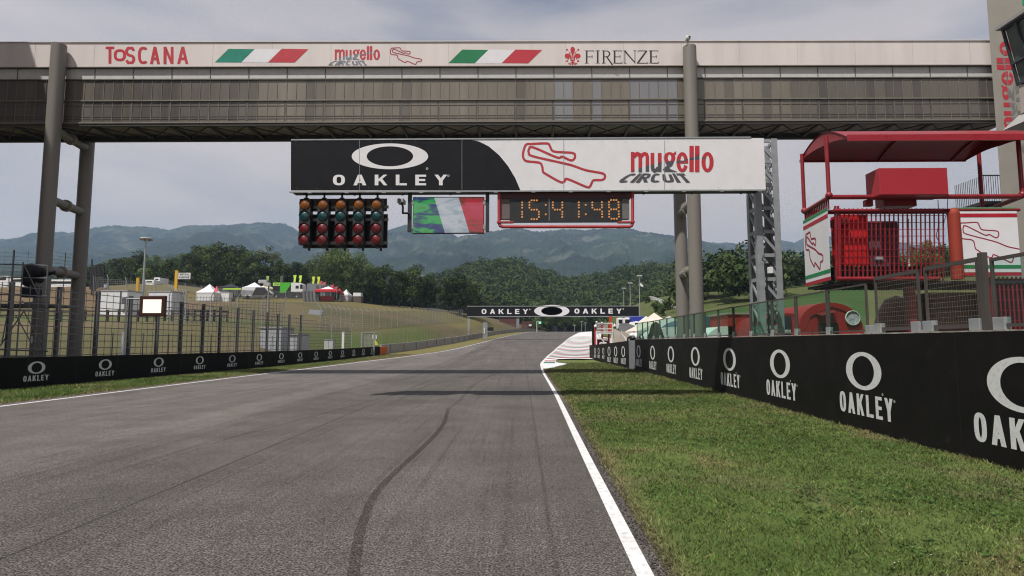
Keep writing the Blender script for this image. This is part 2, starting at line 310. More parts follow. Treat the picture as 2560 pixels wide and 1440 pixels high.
# ------------------------------------------------------------------ road
def asphalt():
    m = bpy.data.materials.new('asphalt'); m.use_nodes = True; nt = m.node_tree; b = nt.nodes['Principled BSDF']; N = nt.nodes.new; L = nt.links.new
    tc = N('ShaderNodeTexCoord'); P = tc.outputs['Object']
    def noise(scale, det=4, ro=.6, sc=None, dist=0):
        n = N('ShaderNodeTexNoise'); n.inputs['Scale'].default_value = scale; n.inputs['Detail'].default_value = det; n.inputs['Roughness'].default_value = ro; n.inputs['Distortion'].default_value = dist; src = P
        if sc: mp = N('ShaderNodeMapping'); mp.inputs['Scale'].default_value = sc; L(P, mp.inputs[0]); src = mp.outputs[0]
        L(src, n.inputs['Vector']); return n.outputs[0]
    def rng(s, a, b_, c, d): r = N('ShaderNodeMapRange'); r.inputs[1].default_value = a; r.inputs[2].default_value = b_; r.inputs[3].default_value = c; r.inputs[4].default_value = d; L(s, r.inputs[0]); return r.outputs[0]
    def mth(op, a, b_): q = N('ShaderNodeMath'); q.operation = op; [L(v, q.inputs[i]) if hasattr(v, 'links') else setattr(q.inputs[i], 'default_value', v) for i, v in enumerate((a, b_))]; return q.outputs[0]
    sp = N('ShaderNodeSeparateXYZ'); L(P, sp.inputs[0])
    wob = mth('MULTIPLY', mth('SUBTRACT', noise(.35, 2), .5), .5); wx = mth('ADD', sp.outputs[0], wob)
    def seam(x, w, dark, sx=sp.outputs[0]): d = mth('ABSOLUTE', mth('SUBTRACT', sx, x), 0); return rng(d, w * .6, w * 1.3, dark, 1.)
    grain = rng(noise(58, 2, .5), .36, .64, .22, 1.9); grain2 = rng(noise(26, 3, .8), .3, .7, .55, 1.5)
    patch = rng(noise(.28, 5, .6, None, .6), .3, .7, .80, 1.2); lane = rng(noise(1., 6, .55, (.9, .035, 1)), .3, .7, .84, 1.14)
    streak = rng(noise(1., 4, .6, (5.5, .07, 1)), .54, .70, 1., .74); marks = rng(noise(1., 5, .62, (13, .16, 1)), .60, .70, 1., .72)
    tone = rng(mth('ADD', sp.outputs[0], mth('MULTIPLY', mth('SUBTRACT', noise(3., 3), .5), .06)), -6.0, -5.94, 1.3, 1.)
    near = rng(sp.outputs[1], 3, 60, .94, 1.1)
    grain3 = rng(noise(11, 3, .8), .3, .7, .74, 1.28); blot = rng(noise(1.3, 5, .65), .35, .68, .86, 1.12)
    f = grain
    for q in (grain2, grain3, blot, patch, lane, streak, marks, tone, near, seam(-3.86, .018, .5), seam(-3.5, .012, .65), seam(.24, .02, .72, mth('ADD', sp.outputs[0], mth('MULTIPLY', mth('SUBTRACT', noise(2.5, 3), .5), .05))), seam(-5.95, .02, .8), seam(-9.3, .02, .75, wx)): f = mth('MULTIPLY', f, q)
    c = N('ShaderNodeMix'); c.data_type = 'RGBA'; c.blend_type = 'MULTIPLY'; c.inputs[0].default_value = 1; c.inputs[6].default_value = (.087, .0762, .0675, 1); L(f, c.inputs[7]); L(c.outputs[2], b.inputs['Base Color'])
    b.inputs['Roughness'].default_value = .82; b.inputs['Specular IOR Level'].default_value = .3
    bp = N('ShaderNodeBump'); bp.inputs['Strength'].default_value = .55; bp.inputs['Distance'].default_value = .008; L(noise(58, 2, .6), bp.inputs['Height']); L(bp.outputs[0], b.inputs['Normal'])
    return m
ASPH = asphalt()
ry = np.concatenate([np.arange(-20, 60, 1.), np.arange(60, 330, 2.)])
def ribbon(name, ya, xa, xb_, dz, m, cols=6, kind='structure', label=None, zf=None):
    u = np.linspace(0, 1, cols); Yy = np.repeat(ya, cols); Xx = (np.asarray(xa)[:, None] * (1 - u) + np.asarray(xb_)[:, None] * u).ravel()
    Zz = zr(Yy) + dz if zf is None else zf(Xx, Yy); i = np.arange(len(ya) * cols).reshape(len(ya), cols)
    F_ = np.stack([i[:-1, :-1], i[:-1, 1:], i[1:, 1:], i[1:, :-1]], -1).reshape(-1, 4)
    o = npmesh(name, np.stack([Xx, Yy, Zz], 1), F_, m); return tag(o, label, None, None, kind)
ribbon('road', ry, xl(ry) - .55, xr(ry) + .16, 0, ASPH, 10)
PNT = mat('road_paint', (.66, .65, .63), .65, var=.14, scale=5, dirt=.4)
ribbon('edge_line', ry, xl(ry) - .09, xl(ry) + .06, .004, PNT, 2); ribbon('edge_line', ry, xr(ry) - .06, xr(ry) + .06, .004, PNT, 2)
# striped run-off beyond the right edge
ky = np.arange(49.6, 300, 1.2)
def kz(x, y): d = x - xr(y); return zr(y) + .012 + .16 * np.sin(np.clip(d / 5.2, 0, 1.0) * math.pi) ** 1.0 * .8
WKERB = mat('kerb_white', (.68, .67, .65), .65, var=.05, scale=2, dirt=.2); RKERB = mat('kerb_red', (.32, .012, .03), .65, var=.12, dirt=.3); GKERB = mat('kerb_green', (.01, .13, .07), .65, var=.12, dirt=.3)
ribbon('painted_runoff', ky, xr(ky) + .1, xr(ky) + 14, 0, WKERB, 24, zf=kz)
k0 = np.array([43.4, 44.5, 46, 47.6, 48.4, 49.5]); ribbon('painted_runoff', k0, xr(k0) + .08, xr(k0) + np.array([1.28, 1.1, 1.05, .98, 1.15, 1.05]), .058, WKERB, 3)
p0 = np.array([35.2, 36.5, 38., 40., 41.8, 43.3]); ribbon('painted_runoff', p0, xr(p0) + .05, xr(p0) + np.array([.25, .7, 1.0, 1.5, 1.85, 1.4]), .056, WKERB, 3)
stripes = [(43.6, 'g'), (46.6, 'r')] + [(52.2 + i * 3.55 + max(0, i - 4) * .25 * (i - 4) * .5, 'rg'[i % 2]) for i in range(17)]
for y_, c_ in stripes:
    yy = np.array([y_ - .9, y_ + .9]); wdt = 1.0 if y_ < 49 else 13.5
    ribbon('painted_stripe', yy, xr(yy) + .18, xr(yy) + wdt, 0, RKERB if c_ == 'r' else GKERB, 24, zf=(lambda x, y: kz(x, y) + .006) if y_ > 49 else (lambda x, y: zr(y) + .066))
# tyre marks
def glaze(name, a):
    m = bpy.data.materials.new(name); m.use_nodes = True; nt = m.node_tree; nt.nodes.clear(); N = nt.nodes.new; L = nt.links.new
    o = N('ShaderNodeOutputMaterial'); t = N('ShaderNodeBsdfTransparent'); p = N('ShaderNodeBsdfDiffuse'); p.inputs[0].default_value = (.022, .02, .02, 1); mx = N('ShaderNodeMixShader'); tc = N('ShaderNodeTexCoord'); no = N('ShaderNodeTexNoise'); no.inputs['Scale'].default_value = 60; no.inputs['Detail'].default_value = 3
    mr = N('ShaderNodeMapRange'); mr.inputs[1].default_value = .3; mr.inputs[2].default_value = .7; mr.inputs[3].default_value = a * .4; mr.inputs[4].default_value = a * 1.5
    L(tc.outputs['Object'], no.inputs[0]); L(no.outputs[0], mr.inputs[0]); L(mr.outputs[0], mx.inputs[0]); L(t.outputs[0], mx.inputs[1]); L(p.outputs[0], mx.inputs[2]); L(mx.outputs[0], o.inputs[0]); return m
SK1 = glaze('tyre_rubber', .27); SK2 = glaze('tyre_rubber_faint', .15)
def catmull(P, k=6, closed=False):
    P = [np.array(p, float) for p in P]; n = len(P); out = []
    for i in range(n if closed else n - 1):
        g = (lambda j: P[j % n]) if closed else (lambda j: P[min(max(j, 0), n - 1)])
        a, b, c, d = g(i - 1), g(i), g(i + 1), g(i + 2)
        for t in np.linspace(0, 1, k, endpoint=False): out.append(.5 * (2 * b + (c - a) * t + (2 * a - 5 * b + 4 * c - d) * t * t + (3 * b - a - 3 * c + d) * t ** 3))
    if not closed: out.append(P[-1])
    return np.array(out)
def skid(pix, w, m, dz=.005):
    P = catmull([list(gp(*p))[:2] for p in pix], 8); T = np.gradient(P, axis=0); T /= np.linalg.norm(T, axis=1)[:, None]; Nn = np.stack([-T[:, 1], T[:, 0]], 1) * w / 2
    V = np.concatenate([P + Nn, P - Nn]); n_ = len(P); V = np.c_[V, zr(V[:, 1]) + dz]; i = np.arange(n_ - 1)
    tag(npmesh('tyre_mark', V, np.stack([i, i + 1, n_ + i + 1, n_ + i], 1), m), kind='structure')
skid([(882, 1460), (888, 1400), (903, 1320), (935, 1240), (985, 1185), (1050, 1125), (1095, 1080), (1113, 1050), (1117, 1034), (1121, 1022)], .088, SK1)
skid([(1122, 1022), (1150, 1000), (1180, 968), (1215, 945), (1250, 932)], .12, SK2)
skid([(1235, 930), (1150, 945), (900, 1010), (560, 1100)], .08, SK2)
skid([(1230, 880), (1150, 905), (1010, 950)], .12, SK2); skid([(1345, 860), (1240, 880), (1130, 900)], .15, SK2)
# ------------------------------------------------------------------ verges
def verge(name, ya, xa, xb_, cols, seed):
    u = np.linspace(0, 1, cols); Yy = np.repeat(ya, cols); Xx = (xa[:, None] * (1 - u) + xb_[:, None] * u).ravel(); U = np.tile(u, len(ya)); i = np.arange(len(ya) * cols).reshape(len(ya), cols)
    Zz = zr(Yy) - .03 + .045 * np.minimum(1, U * cols / 2) + (fbm(Xx, Yy, 1.1, 3, seed) - .5) * .05 * np.minimum(1, U * 6)
    return Xx, Yy, Zz, U, np.stack([i[:-1, :-1], i[:-1, 1:], i[1:, 1:], i[1:, :-1]], -1).reshape(-1, 4)
def vz(Xx, Yy, U, cols, seed): return zr(Yy) - .03 + .045 * np.minimum(1, U * cols / 2) + (fbm(Xx, Yy, 1.1, 3, seed) - .5) * .05 * np.minimum(1, U * 6)
def turfcol(Xx, Yy, edge, seed):
    a = fbm(Xx, Yy, 2.2, 4, seed); b = fbm(Xx, Yy, .5, 3, seed + 9)
    C = mixc([.080, .122, .028], [.140, .182, .052], np.clip((a - .3) * 2.2, 0, 1)); C = blend(C, [.19, .155, .07], np.clip((b - .5) * 3.6, 0, .6) * sst(.40, .58, a)); C = blend(C, [.15, .125, .07], sst(.60, .70, fbm(Xx, Yy, 1.3, 4, seed + 17)) * .35)
    return blend(C, [.20, .155, .085], np.clip(edge, 0, 1))
vy = np.concatenate([np.arange(-4, 20, .2), np.arange(20, 49.6, .5)])
Xx, Yy, Zz, U, Fv = verge('verge', vy, xr(vy) + .13, np.where(vy > 43.5, wall_x(vy) + .2, wall_x(vy) + .2), 40, 3)
far = sst(18, 36, Yy); C = turfcol(Xx, Yy, (1 - sst(.0, .38, Xx - xr(Yy) - .1)) * .7 + .3 * far * fbm(Xx, Yy, 3, 3, 71) + .2 * (1 - sst(.0, .3, wall_x(Yy) - Xx)), 3)
tag(npmesh('grass_verge', np.stack([Xx, Yy, Zz], 1), Fv, TURF, col=C), kind='structure')
vl = np.concatenate([np.arange(-4, 62, .6), np.arange(62, 260, 1.5)])
Xx, Yy, Zz, U, Fv = verge('verge', vl, xl(vl) - .45, xb(vl) - 1.2, 14, 4)
dry = sst(42, 62, Yy); C = blend(turfcol(Xx, Yy, (1 - sst(.0, .6, xl(Yy) - .4 - Xx)) * .9, 33), [.17, .135, .05], dry * .75 * (.5 + fbm(Xx, Yy, 2, 3, 5)).clip(0, 1)); C = blend(C, [.16, .125, .055], sst(.5, .62, fbm(Xx, Yy, 2.6, 3, 91)) * .6)
tag(npmesh('grass_verge', np.stack([Xx, Yy, Zz], 1), Fv, TURF, col=C), kind='structure')
def blades(name, x, y, z, h, w, C, label):
    n = len(x); r = np.random.RandomState(len(x)); a = r.rand(n) * 6.283; ln = r.normal(0, .75, (n, 2)) * h[:, None]
    dx, dy = np.cos(a) * w / 2, np.sin(a) * w / 2
    V = np.empty((n, 3, 3)); V[:, 0] = np.stack([x - dx, y - dy, z], 1); V[:, 1] = np.stack([x + dx, y + dy, z], 1); V[:, 2] = np.stack([x + ln[:, 0], y + ln[:, 1], z + h], 1)
    o = npmesh(name, V.reshape(-1, 3), np.arange(3 * n).reshape(n, 3), BLADE, smooth=False, col=np.repeat(C, 3, 0)); return tag(o, label, None, None, 'stuff')
def scatter(n, ya, yb, xa, xb_, seed, pw=1.6):
    r = np.random.RandomState(seed); y = ya * (yb / ya) ** (r.rand(n) ** pw) if pw else ya + (yb - ya) * r.rand(n); u = r.rand(n); return xa(y) + (xb_(y) - xa(y)) * u, y, r
gx, gy, r = scatter(260000, 3.2, 44, lambda y: xr(y) + .10 + .05 * np.sin(y * 9) * np.sin(y * 3.7), lambda y: np.where(y < 6.5, np.minimum(wall_x(y), 1 + y * .9), wall_x(y)), 5, .85)
kp = ~((gy > 35.2) & (gx < xr(gy) + np.interp(gy, [35.2, 41.8, 43.3, 49], [.2, 1.85, 1.4, 1.1]))); gx, gy = gx[kp], gy[kp]; edge = gx - xr(gy) - .1; hh = (.012 + .026 * r.rand(len(gx)) ** 2) * (.45 + 1.1 * fbm(gx, gy, .22, 3, 50)) * (1 + gy / 30); wl = wall_x(gy) - gx < .10; hh = np.where(wl, hh * 1.6, hh)
C = turfcol(gx, gy, (1 - sst(.0, .38, edge)) * .62 + .22 * sst(18, 36, gy) + .22 * (1 - sst(0, .2, wall_x(gy) - gx)), 3) * (.38 + 1.6 * r.rand(len(gx), 1) ** 1.6) * (.35 + 1.25 * fbm(gx, gy, .13, 3, 61, .8)[:, None]); dryb = r.rand(len(gx)) < .06; C[dryb] = np.array([.30, .25, .12]) * (.6 + .6 * r.rand(dryb.sum(), 1))
blades('grass', gx, gy, vz(gx, gy, np.clip((gx - xr(gy) - .13) / (wall_x(gy) + .2 - xr(gy) - .13), 0, 1), 40, 3) - .006, hh, .006 + .001 * gy, C, 'short mown green grass between the track edge and the black pit wall')
gx, gy, r = scatter(70000, 13, 62, lambda y: xb(y) + .1, lambda y: xl(y) - .42, 6, .9); hh = (.03 + .05 * r.rand(len(gx)) ** 2) * 1.4
C = turfcol(gx, gy, (1 - sst(.0, .5, xl(gy) - .4 - gx)) * .8 + .5 * sst(35, 60, gy), 33) * (.95 + .7 * r.rand(len(gx), 1))
blades('grass', gx, gy, vz(gx, gy, np.clip((xl(gy) - .45 - gx) / (xl(gy) - .45 - xb(gy) + 1.2), 0, 1), 14, 4) - .006, hh, .014 + .0008 * gy, C, 'grass strip between the left track edge and the black barrier')
fx, fy, r = scatter(1500, 3.4, 16, lambda y: xr(y) + .07, lambda y: xr(y) + .24, 19, .8); mb = MB()
for x_, y_ in zip(fx, fy): s_ = .004 + .007 * random.random() ** 2; mb.ball((x_, y_, .004 + s_ * .3), s_, 5, 3, (1, 1.3, .7))
tag(mb.build('asphalt_grit', mat('grit', (.055, .048, .042), .9, var=.4, scale=30)), 'loose dark asphalt crumbs along the right edge of the track', None, None, 'stuff')
cx_, cy2, r = scatter(2600, 3.4, 17, lambda y: xr(y) + .45, lambda y: np.minimum(wall_x(y) - .1, 1 + y * .9), 23, .8); kp = fbm(cx_, cy2, 1.6, 3, 88) > .47; cx_, cy2 = cx_[kp], cy2[kp]; n_ = len(cx_); q_ = 9
lx = np.repeat(cx_, q_) + r.normal(0, .035, n_ * q_); ly = np.repeat(cy2, q_) + r.normal(0, .035, n_ * q_); lz = vz(lx, ly, np.clip((lx - xr(ly) - .13) / (wall_x(ly) + .2 - xr(ly) - .13), 0, 1), 40, 3) + .012 + .018 * r.rand(n_ * q_); s_ = .007 + .009 * r.rand(n_ * q_); a_ = r.rand(n_ * q_) * 6.28; tl = r.normal(0, .35, (n_ * q_, 2))
Vq = np.stack([np.stack([lx + s_ * np.cos(a_ + k * 1.5708), ly + s_ * np.sin(a_ + k * 1.5708), lz + s_ * (tl[:, 0] * np.cos(a_ + k * 1.5708) + tl[:, 1] * np.sin(a_ + k * 1.5708))], 1) for k in range(4)], 1)
Cq = np.array([.065, .120, .028]) * np.repeat(.5 + 1.1 * r.rand(n_, 1), q_, 0) * (.75 + .5 * r.rand(n_ * q_, 1))
tag(npmesh('clover_leaves', Vq.reshape(-1, 3), np.arange(n_ * q_ * 4).reshape(-1, 4), BLADE, smooth=False, col=np.repeat(Cq, 4, 0)), 'flat clover leaf patches among the grass of the right verge', None, None, 'stuff')
fx, fy, r = scatter(110, 4, 20, lambda y: xr(y) + .6, lambda y: np.minimum(wall_x(y) - .2, 1 + y * .9), 12, .8); mb = MB()
for x_, y_ in zip(fx, fy): mb.ball((x_, y_, .045), .004 + .002 * random.random(), 5, 3, (1, 1, .6))
tag(mb.build('clover_flowers', WHP), 'tiny white clover heads scattered through the right verge', None, None, 'stuff')
# ================================================================== mountains and far woods
def mountain(name, prof, Y0, depth, seed, base_px, col, rough_amp, label=None, ny=90):
    """a range: crest heights read along the valley, slopes with spurs falling towards the circuit"""
    px = np.arange(-420, 2990, 3.2); top = np.interp(px, [p[0] for p in prof], [p[1] for p in prof]); k = np.exp(-.5 * (np.arange(-8, 9) / 1.4) ** 2); k /= k.sum(); top = np.convolve(np.pad(top, 8, 'edge'), k, 'valid')
    ang = (px - 1305) / FPX; xs_ = ang * Y0; crest = EYE + (855 - top) / FPX * Y0
    v = np.linspace(0, 1.25, ny); V = []; cols = []
    Xc = np.repeat(xs_[None], ny, 0); T = np.repeat(v[:, None], len(px), 1); Cr = np.repeat(crest[None], ny, 0)
    back = np.maximum(0, T - 1); base = EYE + (855 - base_px) / FPX * (Y0 - depth)
    spur = fbm(Xc, T * depth * .55, 420, 4, seed) - .5; spur2 = 1 - 2 * np.abs(fbm(Xc, T * depth * .4, 260, 4, seed + 20) - .5)
    shape = np.clip(T, 0, 1) ** 1.15; env = np.clip(T, 0, 1) * (1 - np.clip(T, 0, 1)) * 4
    Zz = base + (Cr - base) * shape - back * (Cr - base) * 1.6 + env * ((Cr - base) * (.55 * spur + .42 * (spur2 - .72)))
    Yv = Y0 - depth * (1 - T); Xv = Xc * (Yv / Y0) ** .25
    Zz = Zz + rough_amp * (np.random.RandomState(seed).rand(*Zz.shape) - .35) + rough_amp * 2.4 * (fbm(Xc, Yv, 28, 3, seed + 3) - .5)
    i = np.arange(Zz.size).reshape(Zz.shape); F_ = np.stack([i[:-1, :-1], i[:-1, 1:], i[1:, 1:], i[1:, :-1]], -1).reshape(-1, 4)
    nn = fbm(Xv, Yv + Zz * 2, 160, 5, seed + 7).ravel(); n3 = fbm(Xv, Yv * .5 + Zz, 40, 3, seed + 31).ravel(); hz = T.ravel()
    C = mixc(np.array(col) * .35, np.array(col) * 1.2, np.clip((nn - .3) * 2.3, 0, 1)); C = C * (.85 + .3 * n3[:, None])
    n5 = fbm(Xv, Yv + Zz * 1.5, 60, 4, seed + 51).ravel(); rock = sst(.575, .63, nn * .35 + n5 * .65) * sst(.3, .55, hz) * (1 - sst(.9, .99, hz)); C = blend(C, [.20, .18, .15], rock * .32)
    fld = sst(.66, .70, fbm(Xv, Yv, 130, 3, seed + 41).ravel()) * (1 - sst(.15, .35, hz)); C = blend(C, [.10, .11, .045], fld * .6)
    o = npmesh(name, np.stack([Xv.ravel(), Yv.ravel(), Zz.ravel()], 1), F_, ROCKY, col=C, smooth=False); return tag(o, label, None, None, 'structure')
mountain('mountains', [(-400, 610), (0, 592), (60, 583), (130, 583), (200, 576), (280, 566), (372, 563), (415, 574), (438, 561), (520, 559), (600, 554), (650, 553), (695, 553), (720, 561), (745, 582), (775, 596), (830, 600), (900, 590), (960, 574), (985, 568), (1010, 560), (1040, 558), (1080, 568), (1130, 584), (1160, 598), (1215, 620), (1300, 630), (1400, 640), (1500, 650), (3000, 690)], 3000, 1500, 3, 705, (.018, .032, .014), 7)
mountain('mountains', [(-400, 760), (900, 720), (1000, 660), (1080, 614), (1160, 599), (1215, 582), (1270, 572), (1300, 568), (1335, 580), (1350, 578), (1420, 569), (1460, 573), (1520, 571), (1575, 570), (1610, 579), (1680, 589), (1740, 598), (1790, 610), (1850, 628), (1900, 640), (1950, 655), (2050, 680), (2200, 700), (3000, 720)], 2700, 1400, 5, 712, (.020, .034, .015), 6)
mountain('mountains', [(-400, 760), (1500, 640), (1700, 612), (1760, 606), (1800, 607), (1880, 608), (1915, 607), (1950, 600), (1985, 606), (2010, 598), (2060, 590), (2130, 596), (2300, 615), (2600, 640), (3000, 650)], 3500, 1500, 8, 712, (.019, .032, .015), 7)
mountain('mountains', [(-400, 640), (0, 655), (120, 668), (250, 672), (360, 650), (420, 632), (470, 630), (520, 655), (640, 690), (900, 706), (1200, 712), (3000, 716)], 1300, 650, 12, 722, (.028, .045, .016), 4, ny=60)
# ------------------------------------------------------------------ trees
def leaf_cloud(r, centers, radii, per, size, flat=.8):
    """leaf cards scattered through clumps; returns corner points and an index of the clump"""
    n = len(centers) * per; ci = np.repeat(np.arange(len(centers)), per); d = r.normal(size=(n, 3)); d /= np.linalg.norm(d, axis=1)[:, None]; rr = radii[ci] * (.45 + .55 * r.rand(n) ** .4)
    c = centers[ci] + d * rr[:, None] * np.array([1, 1, flat]); a = r.normal(size=(n, 3)) * .8 + d * 1.1 + np.array([0, 0, .35]); a /= np.linalg.norm(a, axis=1)[:, None]; t = np.cross(a, r.normal(size=(n, 3))); t /= np.linalg.norm(t, axis=1)[:, None]; b = np.cross(a, t)
    s = size * (.6 + .8 * r.rand(n))[:, None]; P = np.stack([c - t * s, c - b * s * .55, c + t * s, c + b * s * .55], 1); return P, ci
def make_tree(name, seed, h, rad, col, label, cat='tree', group=None, per=160, nclump=34, trunk=.28, leaf=.27, kind='round'):
    r = np.random.RandomState(seed); rnd = random.Random(seed); t = thing(name, label, cat, (0, 0, 0), group)
    z0 = h * trunk * .75; cs = []; rs = []
    while len(cs) < nclump:
        u = r.uniform(-1, 1, 3); q = np.linalg.norm(u)
        if q > 1 or q < .35: continue
        if kind == 'poplar': sc = np.array([.55 + .45 * (1 - abs(u[2])), .55 + .45 * (1 - abs(u[2])), 1])
        elif kind == 'cone': sc = np.array([.25 + .75 * (1 - u[2]) / 2] * 2 + [1])
        else: sc = np.array([1 - .22 * max(0, u[2])] * 2 + [1])
        cs.append(np.array([u[0] * rad, u[1] * rad, z0 + (h - z0) * (.5 + .47 * u[2])]) * np.array([sc[0], sc[1], 1])); rs.append(rad * r.uniform(.26, .46) * (.8 if kind != 'round' else 1))
    cs = np.array(cs); rs = np.array(rs); P, ci = leaf_cloud(r, cs, rs, per, leaf)
    tone = (.55 + .95 * r.rand(nclump))[ci][:, None] * (.8 + .4 * r.rand(len(ci), 1)); warm = (r.rand(nclump) ** 2)[ci][:, None]
    C = np.array(col)[None] * tone + warm * np.array([.012, .010, 0]) ; o = npmesh('crown', P.reshape(-1, 3), np.arange(len(P) * 4).reshape(-1, 4), LEAF, t, smooth=False, col=np.repeat(C, 4, 0))
    mb = MB(); mb.tube((0, 0, -.6), (0, 0, h * .45), h * .026, 8, h * .014)
    for k in range(9):
        c = cs[rnd.randrange(nclump)]; b0 = h * rnd.uniform(.2, .45); mb.tube((0, 0, b0), tuple(c), h * .009, 6, h * .003)
    mb.build('trunk', mat('bark', (.05, .04, .03), .9, var=.3, scale=5), t); return t
def far_woods(name, pts, hts, rads, per, leaf, cols, seed, label):
    r = np.random.RandomState(seed); n = len(pts); k = 5; ce = []; ra = []
    off = r.normal(size=(n, k, 3)) * np.array([.42, .42, .25]); ce = pts[:, None] + np.stack([off[..., 0] * rads[:, None], off[..., 1] * rads[:, None], hts[:, None] * (.62 + .5 * off[..., 2])], -1)
    ra = np.repeat(rads * .62, k); P, ci = leaf_cloud(r, ce.reshape(-1, 3), ra, per, leaf, 1.); ti = ci // k
    C = cols[ti] * (.82 + .36 * r.rand(len(ci), 1)); return tag(npmesh(name, P.reshape(-1, 3), np.arange(len(P) * 4).reshape(-1, 4), WOODS, smooth=False, col=np.repeat(C, 4, 0)), label, None, None, 'stuff')
# ================================================================== lettering and marks (flat paint, cut from polygons)
class Flat:
    """2-D artwork; .put() lays it on a surface a few millimetres proud"""
    def __init__(s): s.p = []
    def poly(s, pts, tone=0, lay=None): s.p.append(([tuple(q) for q in pts], tone, lay)); return s
    def rect(s, x0, y0, x1, y1, tone=0): return s.poly([(x0, y0), (x1, y0), (x1, y1), (x0, y1)], tone)
    def stroke(s, pts, tv, th=None, closed=False, tone=0):
        th = th or tv; P = np.array(pts, float) / [tv, th]; n = len(P); D = np.roll(P, -1, 0) - P if closed else np.diff(P, axis=0); D = D / (np.linalg.norm(D, axis=1)[:, None] + 1e-9); Nn = np.stack([-D[:, 1], D[:, 0]], 1); M = np.zeros_like(P)
        for i in range(n):
            a = Nn[i - 1] if (closed or i > 0) else Nn[0]; b = Nn[i % len(Nn)] if (closed or i < n - 1) else Nn[-1]; m = a + b; L_ = np.linalg.norm(m); m = m / max(L_, 1e-6); M[i] = m * .5 / max(.45, m.dot(b))
        A, B = (P + M) * [tv, th], (P - M) * [tv, th]; lay = len(s.p)
        for i in range(n if closed else n - 1): j = (i + 1) % n; s.p.append(([tuple(A[i]), tuple(B[i]), tuple(B[j]), tuple(A[j])], tone, lay))
        return s
    def ring(s, cx, cy, rx, ry, ix, iy, n=44, tone=0, a0=0., a1=2 * math.pi):
        k = int(n * (a1 - a0) / (2 * math.pi)); lay = len(s.p); t = np.linspace(a0, a1, k + 1)
        for a, b in zip(t, t[1:]): s.p.append(([(cx + rx * math.cos(a), cy + ry * math.sin(a)), (cx + ix * math.cos(a), cy + iy * math.sin(a)), (cx + ix * math.cos(b), cy + iy * math.sin(b)), (cx + rx * math.cos(b), cy + ry * math.sin(b))], tone, lay))
        return s
    def disc(s, cx, cy, rx, ry, n=24, tone=0): return s.poly([(cx + rx * math.cos(2 * math.pi * i / n), cy + ry * math.sin(2 * math.pi * i / n)) for i in range(n)], tone)
    def warp(s, f): s.p = [([f(*q) for q in pts], t, l) for pts, t, l in s.p]; return s
    def join(s, o): b = len(s.p); s.p += [(p, t, b + (l if l is not None else i)) for i, (p, t, l) in enumerate(o.p)]; return s
    def recolour(s, cutters, tone):
        """polygons (convex) inside any of the convex cutters take another tone"""
        out = []
        for pts, t, l in s.p:
            rest = [pts]
            for c in cutters:
                nxt = []
                for q in rest:
                    ins, outs = split_convex(q, c); nxt += outs
                    if ins: out.append((ins, tone, l))
                rest = nxt
            out += [(q, t, l) for q in rest]
        s.p = out; return s
    def put(s, name, mats, parent, f, n, off=.004):
        mb = MB(); n = Vector(n).normalized(); lays = {}
        for i, (pts, t, l) in enumerate(s.p):
            k = lays.setdefault(l if l is not None else ('i', i), len(lays)) % 9; mb.cm = t; mb.add([f(*q) + n * (off + .0009 * k) for q in pts], [tuple(range(len(pts)))])
        o = mb.build(name, mats, parent); return o
def _half(poly, a, b):
    """part of poly left of the line a->b, and the rest"""
    sd = [(b[0] - a[0]) * (p[1] - a[1]) - (b[1] - a[1]) * (p[0] - a[0]) for p in poly]; L_, R_ = [], []
    for i in range(len(poly)):
        p, q, u, v = poly[i], poly[(i + 1) % len(poly)], sd[i], sd[(i + 1) % len(poly)]
        if u >= 0: L_.append(p)
        if u <= 0: R_.append(p)
        if u * v < 0: t = u / (u - v); m = (p[0] + (q[0] - p[0]) * t, p[1] + (q[1] - p[1]) * t); L_.append(m); R_.append(m)
    return (L_ if len(L_) > 2 else None), (R_ if len(R_) > 2 else None)
def split_convex(poly, c):
    ar = sum(c[i][0] * c[(i + 1) % len(c)][1] - c[(i + 1) % len(c)][0] * c[i][1] for i in range(len(c)))
    c = c if ar > 0 else c[::-1]; outs = []; cur = poly
    for i in range(len(c)):
        L_, R_ = _half(cur, c[i], c[(i + 1) % len(c)])
        if R_: outs.append(R_)
        if not L_: return None, outs if L_ is None and cur is poly and not R_ else outs
        cur = L_
    return cur, outs
def sup(a0, a1, k, n=2.6):
    o = []
    for t in np.linspace(math.radians(a0), math.radians(a1), k):
        c, s_ = math.cos(t), math.sin(t); o.append((.5 + .5 * math.copysign(abs(c) ** (2 / n), c), .5 + .5 * math.copysign(abs(s_) ** (2 / n), s_)))
    return o
SC_ = [(1, .82), (.8, 1), (.22, 1), (0, .84), (0, .66), (.22, .54), (.78, .46), (1, .34), (1, .15), (.78, 0), (.2, 0), (0, .17)]
